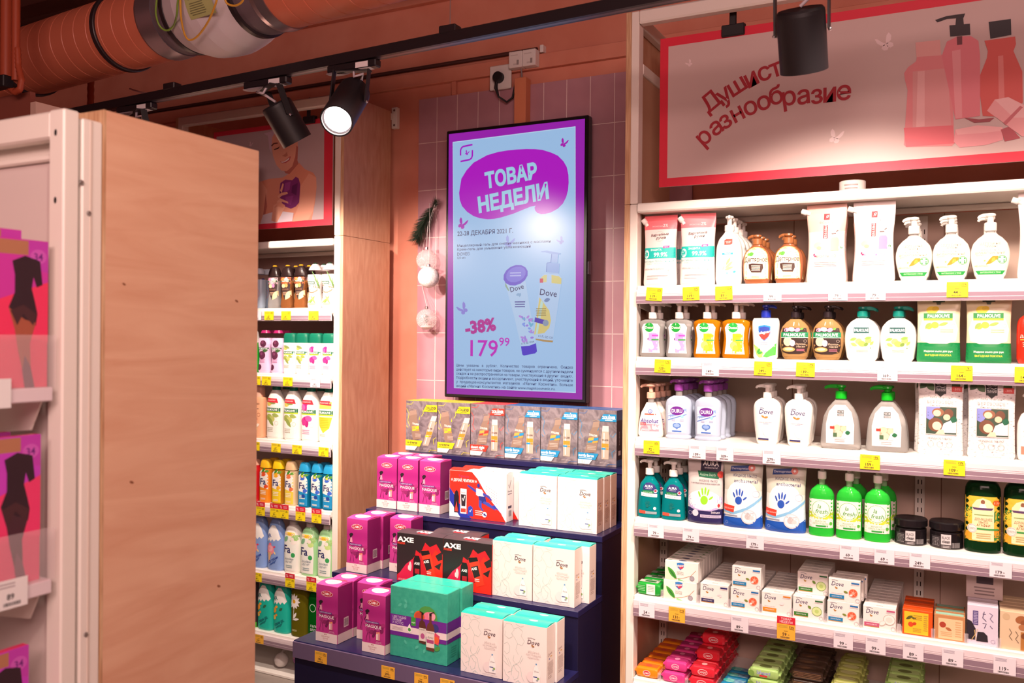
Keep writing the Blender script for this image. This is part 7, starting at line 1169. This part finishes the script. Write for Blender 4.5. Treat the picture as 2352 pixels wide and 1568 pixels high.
def woman_art(p, w, h):
    q = lambda x, y: (560 + x * .3188, 60 + y * .3188)
    Q = lambda pts, c: ('p', [p(*q(*a)) for a in pts], c)
    i0 = p(745, 300); i1 = p(745, 503)
    cm = [('r', 0, 0, 1, 1, 'd02c44'), ('r', .025, i1[1], i0[0], 1 - .045, 'b9a4a8'), ('b',) + p(576, 332) + (.032, 0, 'dcc0c6', 1)]
    SK, SK2, SKD = 'd99078', 'e2a189', 'b4685c'
    cm += [Q([(280, 1090), (330, 1060), (400, 985), (440, 1030), (500, 1055), (522, 1090), (525, 1160), (515, 1260), (490, 1395), (130, 1425), (-60, 1440), (-60, 1300), (60, 1180), (120, 1120), (180, 1100)], SK), Q([(-60, 1250), (60, 1160), (125, 1115), (170, 1180), (165, 1300), (140, 1425), (-60, 1440)], SK2), Q([(410, 1150), (470, 1060), (522, 1090), (525, 1160), (500, 1330), (465, 1395), (350, 1408), (400, 1280)], SK2), Q([(385, 960), (395, 990), (330, 1065), (300, 1060), (285, 1030)], SKD), Q([(160, 1200), (168, 1300), (150, 1380), (140, 1360)], SKD),
        Q([(205, 760), (240, 720), (330, 715), (385, 770), (390, 860), (380, 960), (350, 1010), (310, 1045), (270, 1040), (235, 1000), (210, 930), (200, 850)], SK2), Q([(145, 775), (205, 755), (225, 715), (330, 690), (385, 760), (330, 735), (240, 745), (205, 800), (200, 915), (185, 880), (175, 790)], 'cdb4c4'), Q([(197, 860), (215, 842), (245, 838), (246, 846), (220, 850), (202, 868)], '6a4038'), Q([(215, 888), (240, 878), (262, 866), (250, 884), (222, 892)], '3a2622'), Q([(275, 935), (300, 920), (312, 905), (318, 935), (300, 942)], 'c67f6c'), Q([(262, 975), (290, 975), (330, 940), (340, 938), (332, 965), (305, 985), (275, 988)], 'b8505a'), Q([(268, 977), (290, 976), (332, 945), (325, 962), (300, 978), (276, 984)], 'f0e4e0'), Q([(380, 860), (392, 870), (388, 960), (350, 1010), (372, 940)], SKD),
        Q([(265, 1130), (300, 1105), (350, 1110), (375, 1085), (395, 1095), (408, 1140), (405, 1200), (400, 1270), (375, 1300), (340, 1315), (300, 1300), (265, 1260), (258, 1190)], '7a2a70'), Q([(300, 1130), (340, 1120), (330, 1180), (290, 1200)], '94408a'), Q([(350, 1150), (390, 1130), (380, 1220), (345, 1200)], '5a1c58'), Q([(300, 1230), (360, 1220), (340, 1290), (310, 1280)], '8c3882'),
        Q([(120, 1425), (140, 1360), (190, 1345), (250, 1330), (360, 1345), (350, 1405), (200, 1420)], 'd8c8d2'), Q([(200, 1400), (215, 1290), (260, 1270), (300, 1300), (270, 1360), (240, 1415)], SK2), Q([(262, 1185), (282, 1130), (290, 1140), (275, 1200)], SK2), Q([(245, 1225), (270, 1200), (315, 1195), (320, 1208), (280, 1220), (250, 1240)], SK2), Q([(240, 1262), (265, 1240), (320, 1265), (322, 1278), (280, 1265), (250, 1280)], SK2), Q([(220, 1310), (255, 1265), (300, 1290), (285, 1310), (250, 1300)], SK)]
    return cm
TP = at(765, 282, 3.33); BP = at(757.5, 516.5, 3.33)
board('hanging_poster', -3.46, TP.x, BP.z, at(618, 287.5, 3.33).z, 3.33, woman_art, 'poster of a smiling woman holding a purple bath sponge', 'poster')
def clip(x, y, Y, s, label):
    P = at(x, y, Y); r = empty('bulldog_clip', (P.x, Y - .002, P.z), 0, label, 'clip')
    mb = MB(); mb.box(-.036 * s, .036 * s, -.012, .0014, -.016 * s, .02 * s, DARKM, .003); mb.box(-.036 * s, .036 * s, .0014, .013, .0165 * s, .02 * s, DARKM); mb.box(-.036 * s, .036 * s, .0088, .013, -.016 * s, .0165 * s, DARKM); mb.build('jaw', r)
    mb = MB(); mb.box(-.011 * s, .011 * s, -.012, -.004, .016 * s, .075 * s, DARKM, .003); mb.ball((0, -.008, .075 * s), .012 * s, DARKM, 12, 8, 1.2); mb.tube([(0, -.002, .03), (0, -.002, .11 * s)], .003, DARKM, 6); mb.build('handle', r)
clip(1685, 72, 3.0695, 1.1, 'black clip holding the top edge of the soap banner'); clip(712, 277, 3.330, 1.0, 'black clip holding the top edge of the woman poster')
mb = MB(); cyl(mb, .042, 0, .055, mat('d8ccc8', .6), 24); printing(mb, [('lines', .1, .2, .9, .8, 3, '9a8c8c')], .06, .055, lambda x, z, e: ((.042 + e) * math.sin((x - .03) / .042), -(.042 + e) * math.cos((x - .03) / .042), z), .01)
P = at(1958, 430, 3.16); tag(mb.build('tape_roll', None, (P.x, 3.16, 2.1268)), 'pale roll standing in the shade under the soap banner', 'roll')
# ------------------------------------------------------------------ track and spotlights
TZ = 2.552; TRK = mat('1e171b', .4)
def tr(x): return 2.30 + (-.77 - x) * .055      # track depth along its run
mb = MB(); a, b = -4.6, 1.2; d = Vector((b - a, tr(b) - tr(a), 0)).normalized(); n = Vector((-d.y, d.x, 0)) * .018
pa, pb = Vector((a, tr(a), 0)), Vector((b, tr(b), 0))
vs = [(p + s * n + Vector((0, 0, zz)))[:] for p in (pa, pb) for zz in (TZ, TZ + .034) for s in (-1, 1)]
mb.add(vs, [(0, 1, 3, 2), (4, 6, 7, 5), (0, 4, 5, 1), (2, 3, 7, 6), (0, 2, 6, 4), (1, 5, 7, 3)], TRK)
vs = [(p + s * n * .4 + Vector((0, 0, TZ - .0004)))[:] for p in (pa, pb) for s in (-1, 1)]
mb.add(vs, [(0, 1, 3, 2)], mat('5a4c55', .3))
trk = empty('lighting_track', (0, 0, 0), 0, 'long black lighting track hung below the ceiling across the room', 'lighting track'); mb.build('track_bar', trk)
for x in (-2.72, -1.435, -.35):
    mb = MB(); mb.box(-.03, .03, -.02, .02, TZ + .03, TZ + .055, TRK, .003); o = mb.build('hanger', trk); o.location = (x, tr(x), 0)
    if x < -2: continue
    mb = MB(); mb.tube([(0, 0, TZ + .05), (0, 0, 3.59)], .0016, mat('8a7a78', .4, .6), 6); w_ = mb.build('wire', o)
CORD = mat('cbbfc6', .3)
def spotlight(x, top, bot, r, label, glow=None, gear=True, flip=1):
    """black can on a U yoke; top and bot are the ends of its axis"""
    top, bot = Vector(top), Vector(bot); y = tr(x)
    root = empty('track_spotlight', (x, y, TZ), 0, label, 'spotlight')
    o = Vector((x, y, TZ)); ax = (bot - top); L = ax.length; ax.normalize()
    mb = MB(); mb.box(-.10, .10, -.017, .017, -.026, -.0006, TRK, .004); mb.loft([(-.03, .03, .016), (-.026, .05, .017)], mat('8c8088', .5), 4, 16, -.06, 0)
    mb.box(.02, .07, -.0176, -.016, -.024, -.006, mat('e8e2e4', .5)); mb.box(.03, .075, -.014, .014, -.0268, -.0262, mat('e8e2e4', .5)); mb.build('track_adapter', root)
    M = Matrix.Translation(top - o) @ (-ax).to_track_quat('Z', 'Y').to_matrix().to_4x4()     # +Z of the can points back up
    mb = MB(); rows = [(-L, r * .90, r * .90), (-L, r, r), (-L * .1, r, r), (-.006, r * .98, r * .98), (0, r * .9, r * .9)]
    mb.loft(rows, DARKM, 2, 36, cap=False)
    mb.loft([(-.001, r * .9, r * .9), (0, .0005, .0005)], DARKM, 2, 36, cap=False); mb.loft([(-L + .02, .0005, .0005), (-L + .02, r * .9, r * .9), (-L, r * .92, r * .92)], mat('2a2226', .5), 2, 36, cap=False)
    mb.xform(M); can = mb.build('lamp_housing', root)
    lm = MB(); lm.loft([(-L + .012, .0005, .0005), (-L + .012, r * .8, r * .8)], emit('fff6ea', 60.0) if glow else mat('d8d0d0', .15), 2, 32, cap=False)
    lm.xform(M); lm.build('lens', root)
    side = ax.cross(Vector((0, 0, 1))); side = side.normalized() if side.length > .05 else Vector((1, 0, 0))
    side = Vector((side.x, side.y, 0)).normalized()
    mid = top + ax * L * .38 - o
    mb = MB()
    for s in (-1, 1):
        p0 = Vector((0, 0, -.026)) + side * s * (r + .006); p1 = mid + side * s * (r + .006)
        p0 = Vector((p1.x * .35 + p0.x * .65, p1.y * .35 + p0.y * .65, -.026))
        u = Vector((0, 0, 1)).cross(side) * .012; t = side * .0025
        mb.add([(p + a_ * u + b_ * t)[:] for p in (p0, p1) for a_ in (-1, 1) for b_ in (-1, 1)], [(0, 1, 3, 2), (4, 6, 7, 5), (0, 4, 5, 1), (2, 3, 7, 6), (0, 2, 6, 4), (1, 5, 7, 3)], DARKM)
    p0 = Vector((0, 0, -.026)); mb.add([(p0 + side * s * (r + .006) * 1.0 + Vector((0, 0, zz)) + Vector((0, 0, 1)).cross(side) * q_)[:] for s in (-1, 1) for zz in (-.004, 0) for q_ in (-.012, .012)], [(0, 1, 3, 2), (4, 6, 7, 5), (0, 4, 5, 1), (2, 3, 7, 6), (0, 2, 6, 4), (1, 5, 7, 3)], DARKM)
    mb.build('yoke', root)
    for s in (-1, 1):
        mb = MB(); mb.ball(mid + side * s * (r + .009), .005, mat('c8c0c4', .3, .9), 10, 6); mb.build('screw', root)
    mb = MB(); q = top - o
    mb.tube([(0, 0, -.02), (0.01 * flip, -.01, -.05), q * .5 + Vector((.05 * flip, -.02, 0)), q + Vector((.035 * flip, -.01, .03)), q + Vector((.0, 0, .006))], .0045, CORD, 8); mb.build('lamp_cord', root)
spotlight(-2.215, at(633, 238, 2.40), at(683, 325, 2.47), .056, 'black track spotlight aimed down at the far shelving, unlit side showing', flip=-1)
spotlight(-1.82, at(815, 210, 2.39), at(773, 278, 2.23), .054, 'black track spotlight shining bright white beside the poster', True)
spotlight(-.38, at(1838, 20, 2.285), at(1847, 163, 2.35), .059, 'black track spotlight hanging in front of the soap banner')
spotlight(.66, (.66, 2.225, 2.44), (.66, 2.285, 2.32), .059, 'black track spotlight out past the picture edge')
spotlight(-2.93, (-2.93, 2.43, 2.45), (-2.89, 2.50, 2.32), .056, 'track spotlight mostly hidden behind the plywood side')
# ------------------------------------------------------------------ air duct
DUCT = mat('d27458', .42); RING = mat('2a2024', .4); ZINC = mat('a89ca4', .32, .85); FABR = mat('6a5a62', .6); FANW = mat('d8cdd2', .55)
DX, DY, DZ, DR, DA = -3.6, 2.4, 2.8, .137, -.1
DM = Matrix.Translation((DX, DY, DZ)) @ Matrix.Rotation(DA, 4, 'Z') @ Matrix.Translation((-DX, 0, 0))
du = empty('air_duct', (0, 0, 0), 0, 'orange spiral air duct with a white inline fan under the ceiling', 'air duct')
def along(segs, m, n=2, seg=40):
    mb = MB(); mb.loft(segs, m, n, seg); mb.xform(DM @ Matrix.Rotation(PI / 2, 4, 'Y')); return mb
def PX(px, py=80):
    d = _ray(px, py); return d.x * (DY + DA * -DX) / (d.y - DA * d.x)
def duct_seg(x0, x1):
    rows = []; x = x0; k = 0
    while x < x1 - .02:
        rows += [(x, DR, DR), (x + .072, DR, DR), (x + .0735, DR - .0022, DR - .0022), (x + .0755, DR - .0022, DR - .0022), (x + .077, DR, DR)]; x += .08
    rows.append((x1, DR, DR)); along(rows, DUCT).build('duct_pipe', du)
xs = dict(r1=PX(292), c0=PX(388, 60), c1=PX(424, 45), f0=PX(452, 40), f1=PX(600, 20), g1=PX(640, 10), g2=PX(668, 0))
duct_seg(-5.4, xs['c0']); duct_seg(xs['g2'], PX(985, -90))
for x in (xs['r1'], PX(75, 140)):
    along([(x - .012, DR + .006, DR + .006), (x - .01, DR + .009, DR + .009), (x + .01, DR + .009, DR + .009), (x + .012, DR + .006, DR + .006)], RING).build('clamp_ring', du)
along([(xs['c0'], DR + .004, DR + .004), (xs['c0'] + .01, DR + .007, DR + .007), (xs['c1'], DR + .004, DR + .004)], ZINC).build('zinc_collar', du)
along([(xs['c1'], DR, DR), (xs['c1'] + .03, DR + .004, DR + .004), (xs['f0'] - .02, DR + .001, DR + .001), (xs['f0'], DR + .004, DR + .004)], FABR).build('flexible_connector', du)
for x in (xs['f0'], xs['f1']): along([(x - .014, DR + .002, DR + .002), (x - .012, DR + .010, DR + .010), (x + .006, DR + .010, DR + .010), (x + .01, DR + .002, DR + .002)], RING).build('clamp_ring', du)
fm = along([(xs['f0'], DR + .004, DR + .004), (xs['f0'] + .02, DR + .012, DR + .012), (xs['f0'] + .09, DR + .036, DR + .036), (xs['f0'] + .15, DR + .042, DR + .042), (xs['f1'] - .14, DR + .042, DR + .042), (xs['f1'] - .08, DR + .03, DR + .03), (xs['f1'], DR + .004, DR + .004)], FANW)
fan = fm.build('fan_housing', du)
along([(xs['f1'], DR, DR), (xs['f1'] + .03, DR + .003, DR + .003), (xs['g1'], DR, DR)], FABR).build('flexible_connector', du)
along([(xs['g1'], DR + .004, DR + .004), (xs['g1'] + .02, DR + .007, DR + .007), (xs['g2'], DR + .004, DR + .004)], ZINC).build('zinc_collar', du)
st = MB(); R_ = DR + .0425
def fanmap(x, z, e):
    xx = xs['f0'] + .17 + x
    th2 = -.62 + z / R_
    return DM @ Vector((xx, -(R_ + e) * math.cos(th2), (R_ + e) * math.sin(th2)))
printing(st, [('r', 0, 0, 1, 1, 'b7bb7c'), ('ring', .16, .8, .1, .07, '6a6a5a'), ('lines', .08, .1, .7, .6, 6, '7a7c54'), ('lines', .3, .7, .7, .9, 3, '7a7c54'), ('t', 'EAC', .85, .6, .12, '4a4a3a', {'w': .16})], .13, .085, fanmap, .015)
st.build('rating_sticker', fan)
WG = mat('7a9a3a', .4); WY = mat('d8a03a', .4)
def curve_through(P, k=6):
    P = [Vector(p) for p in P]; out = []
    for i in range(len(P) - 1):
        a, b, c, d = P[max(i - 1, 0)], P[i], P[i + 1], P[min(i + 2, len(P) - 1)]
        for j in range(k):
            t = j / k; out.append(tuple(.5 * (2 * b + (c - a) * t + (2 * a - 5 * b + 4 * c - d) * t * t + (3 * b - a - 3 * c + d) * t ** 3)))
    return out + [tuple(P[-1])]
def duct_wire(pts, m, label):
    mb = MB(); mb.tube(curve_through(pts), .0035, m, 8); tag(mb.build('earth_wire'), label, 'wire')
V = lambda x, y, d: tuple(at(x, y, d))
def hug(x, y, r):       # on the sight line, where it first meets a tube of radius r about the duct's axis
    d = _ray(x, y); O = Vector((0, 0, EYE)) - Vector((DX, DY, DZ)); a = Vector((math.cos(DA), math.sin(DA), 0))
    D = d - a * d.dot(a); E = O - a * O.dot(a); A, B, Cc = D.dot(D), 2 * D.dot(E), E.dot(E) - r * r; q = max(B * B - 4 * A * Cc, 0)
    return tuple(Vector((0, 0, EYE)) + d * ((-B - math.sqrt(q)) / (2 * A)))
duct_wire([hug(360, 0, .165), hug(358, 30, .165), hug(366, 58, .165), hug(382, 70, .165), hug(398, 60, .165), hug(406, 35, .20), hug(408, 8, .20), hug(412, -20, .20)], WG, 'green earth wire looping under the zinc collar of the duct')
duct_wire([hug(414, -10, .20), hug(416, 40, .20), hug(424, 78, .20), hug(436, 92, .20), hug(455, 82, .20), hug(478, 50, .20), hug(495, 10, .20), hug(502, -20, .20)], WY, 'yellow earth wire looping across the white fan')
duct_wire([hug(515, -8, .20), hug(522, 8, .20), hug(540, 13, .20), hug(556, 4, .20), hug(562, -12, .20)], WY, 'short yellow wire loop at the far end of the fan')
duct_wire([V(298, 204, 2.6), V(330, 213, 2.6), V(365, 215, 2.6), V(400, 206, 2.55)], mat('c09a98', .5), 'thin pale wire hanging beside the lighting track')
PIPE = mat('a8482c', .5)
for x, y1, w, r_ in ((14, 178, 'nearest the picture edge', .020), (36, 185, 'second from the picture edge', .014)):
    P = at(x, y1, 2.0); mb = MB(); mb.tube([(P.x, 2.0, P.z), (P.x, 2.0, 3.6)], r_, PIPE, 14); tag(mb.build('conduit_pipe'), 'upright orange conduit in front of the duct, ' + w, 'pipe')
P = at(208, 255, 2.9); mb = MB(); Q_ = at(208, 185, 2.9)
mb.tube([(P.x, 2.9, P.z - .2 + .018 * i) for i in range(60)], [.017 if i % 2 else .0145 for i in range(60)], PIPE, 12); tag(mb.build('corrugated_hose'), 'orange corrugated hose dropping from the duct behind the plywood', 'hose')
pts = [at(x, y, 2.0) for x, y in ((40, 110), (42, 150), (50, 185), (46, 205), (34, 212), (20, 200))]
mb = MB(); mb.tube(sum([[tuple(pts[i].lerp(pts[i + 1], t / 8)) for t in range(8)] for i in range(5)], []), [.012 if i % 2 else .010 for i in range(40)], PIPE, 10); tag(mb.build('corrugated_hose'), 'orange corrugated hose curling beside the conduits', 'hose')
P = at(6, 190, 1.98); mb = MB(); mb.box(P.x - .16, P.x + .035, 1.96, 2.0, P.z - .02, P.z + .022, DARKM, .003); tag(mb.build('pipe_bracket'), 'black bracket where the conduits end', 'bracket')
for y_, z_, w in ((2.75, 3.25, 'nearer'), (3.1, 3.33, 'farther')):
    mb = MB(); mb.box(-7.5, 3.0, y_, y_ + .12, z_, z_ + .05, mat('4a241c', .7)); tag(mb.build('cable_tray'), 'dark cable tray below the ceiling, the ' + w + ' one', 'cable tray')
# header of the unit behind the near shelving
H_ = [atX(82, 233, -3.0), atX(150, 250, -3.0), atX(0, 252, -2.9), atX(76, 267, -2.9)]
fu = empty('shelving_unit', (0, 0, 0), 0, 'top of a farther shelving unit showing above the near white frame', 'shelving unit')
mb = MB(); mb.box(-3.03, -3.0, H_[0].y, 3.15, 2.02, H_[0].z, mat('d8b4a4', .5)); mb.box(-3.0, -2.995, H_[0].y, 3.15, H_[0].z - .12, H_[0].z - .1, POSTW); mb.build('header_board', fu)
mb = MB(); mb.box(-3.5, -3.031, H_[0].y, H_[0].y + .02, 0, H_[0].z + .04, mat('8a4a3c', .6)); mb.build('end_board', fu)
# ------------------------------------------------------------------ garland and baubles
BY = 3.655
NEED = mat('26352a', .6); NEED2 = mat('34402e', .6)
mb = MB(); rr = random.Random(11); a0, a1 = at(1001, 462, BY), at(957, 548, BY)
for i in range(1100):
    t = rr.random(); c = a0.lerp(a1, t); w = .022 + .030 * min(1, t * 2.2) * (1.15 - .4 * t)
    th = rr.random() * 2 * PI; dr = (a1 - a0).normalized(); s1 = dr.cross(Vector((0, 1, 0))).normalized(); s2 = dr.cross(s1)
    d = (s1 * math.cos(th) + s2 * math.sin(th) * .8) * w + dr * (w * .9 if t > .15 else w * rr.uniform(-1.4, .6)); e_ = d.cross(Vector((rr.random(), rr.random(), rr.random()))).normalized() * .0015
    mb.add([tuple(c - e_), tuple(c + e_), tuple(c + d)], [(0, 1, 2)], NEED if rr.random() < .6 else NEED2)
mb.tube([tuple(a0), tuple(a1)], .004, mat('3a2a22', .8), 6)
tag(mb.build('fir_sprig'), 'dark artificial fir sprig taped to the tiles beside the screen', 'fir sprig')
GL = mat('f4e8ea', .04, alpha=.24); SILV = mat('c8bec2', .25, .9); SNOW = mat('f4eeee', .6)
STRG = mat('d8cccc', .6)
for x, y, k, label in ((981, 597, 0, 'clear bauble with white flakes, uppermost of the three'), (997, 638, 1, 'white glittery bauble touching the screen edge'), (981, 733, 2, 'clear bauble with a green sprig inside, lowest of the three')):
    P = at(x, y, BY); r = .0515
    b = empty('bauble', (P.x, BY + (-.05 if k == 1 else -.005), P.z), 0, label, 'bauble', 'baubles hanging beside the screen')
    mb = MB()
    if k == 1:
        mb.ball((0, 0, 0), r, textured('glitter', 'd8cccc', 'fbf4f2', (1, 1, 1), 160, 2, .5, bump=.8), 32, 20)
    else: mb.ball((0, 0, 0), r, GL, 32, 20)
    mb.build('bauble_ball', b)
    if k != 1:
        f = MB(); r2 = random.Random(k)
        for i in range(420):
            v = Vector((r2.gauss(0, 1), r2.gauss(0, 1), r2.gauss(0, 1) - .9)).normalized() * (r * .93); s = r2.uniform(.0009, .0022)
            f.add([tuple(v + Vector(q) * s) for q in ((1, 0, 0), (0, 1, 0), (-1, 0, 0), (0, -1, 0), (0, 0, 1), (0, 0, -1))], [(0, 1, 4), (1, 2, 4), (2, 3, 4), (3, 0, 4), (1, 0, 5), (2, 1, 5), (3, 2, 5), (0, 3, 5)], SNOW)
        f.loft([(-r * .9, .004, .004), (-r * .84, r * .42, r * .42), (-r * .72, r * .58, r * .58), (-r * .62, r * .5, r * .5), (-r * .58, .002, .002)], SNOW, 2, 20)
        f.build('snow_flakes', b)
        if k == 2:
            g_ = MB()
            for i in range(90):
                th = r2.random() * 2 * PI; zz = r2.uniform(-.02, .02); g_.add([(0, 0, zz), (.001, .001, zz + .002), (.026 * math.cos(th) * (1 - abs(zz) * 20), .026 * math.sin(th) * .6, zz + .006)], [(0, 1, 2)], NEED)
            g_.build('green_sprig', b)
    c = MB(); cyl(c, .009, r - .002, r + .012, SILV, 14); c.build('bauble_cap', b)
    zt = at(1000, 470, BY).z - P.z; s = MB(); s.tube([(0, 0, r + .012), (.004, 0, (zt + r) / 2), (at(1000, 470, BY).x - P.x, 0, zt)] if k != 2 else [(0, 0, r + .012), (-.058, .045, .17), (-.066, .047, .30), (-.05, .047, .38), (at(1000, 470, BY).x - P.x, .01, zt)], .0012, STRG, 6); s.build('string', b)
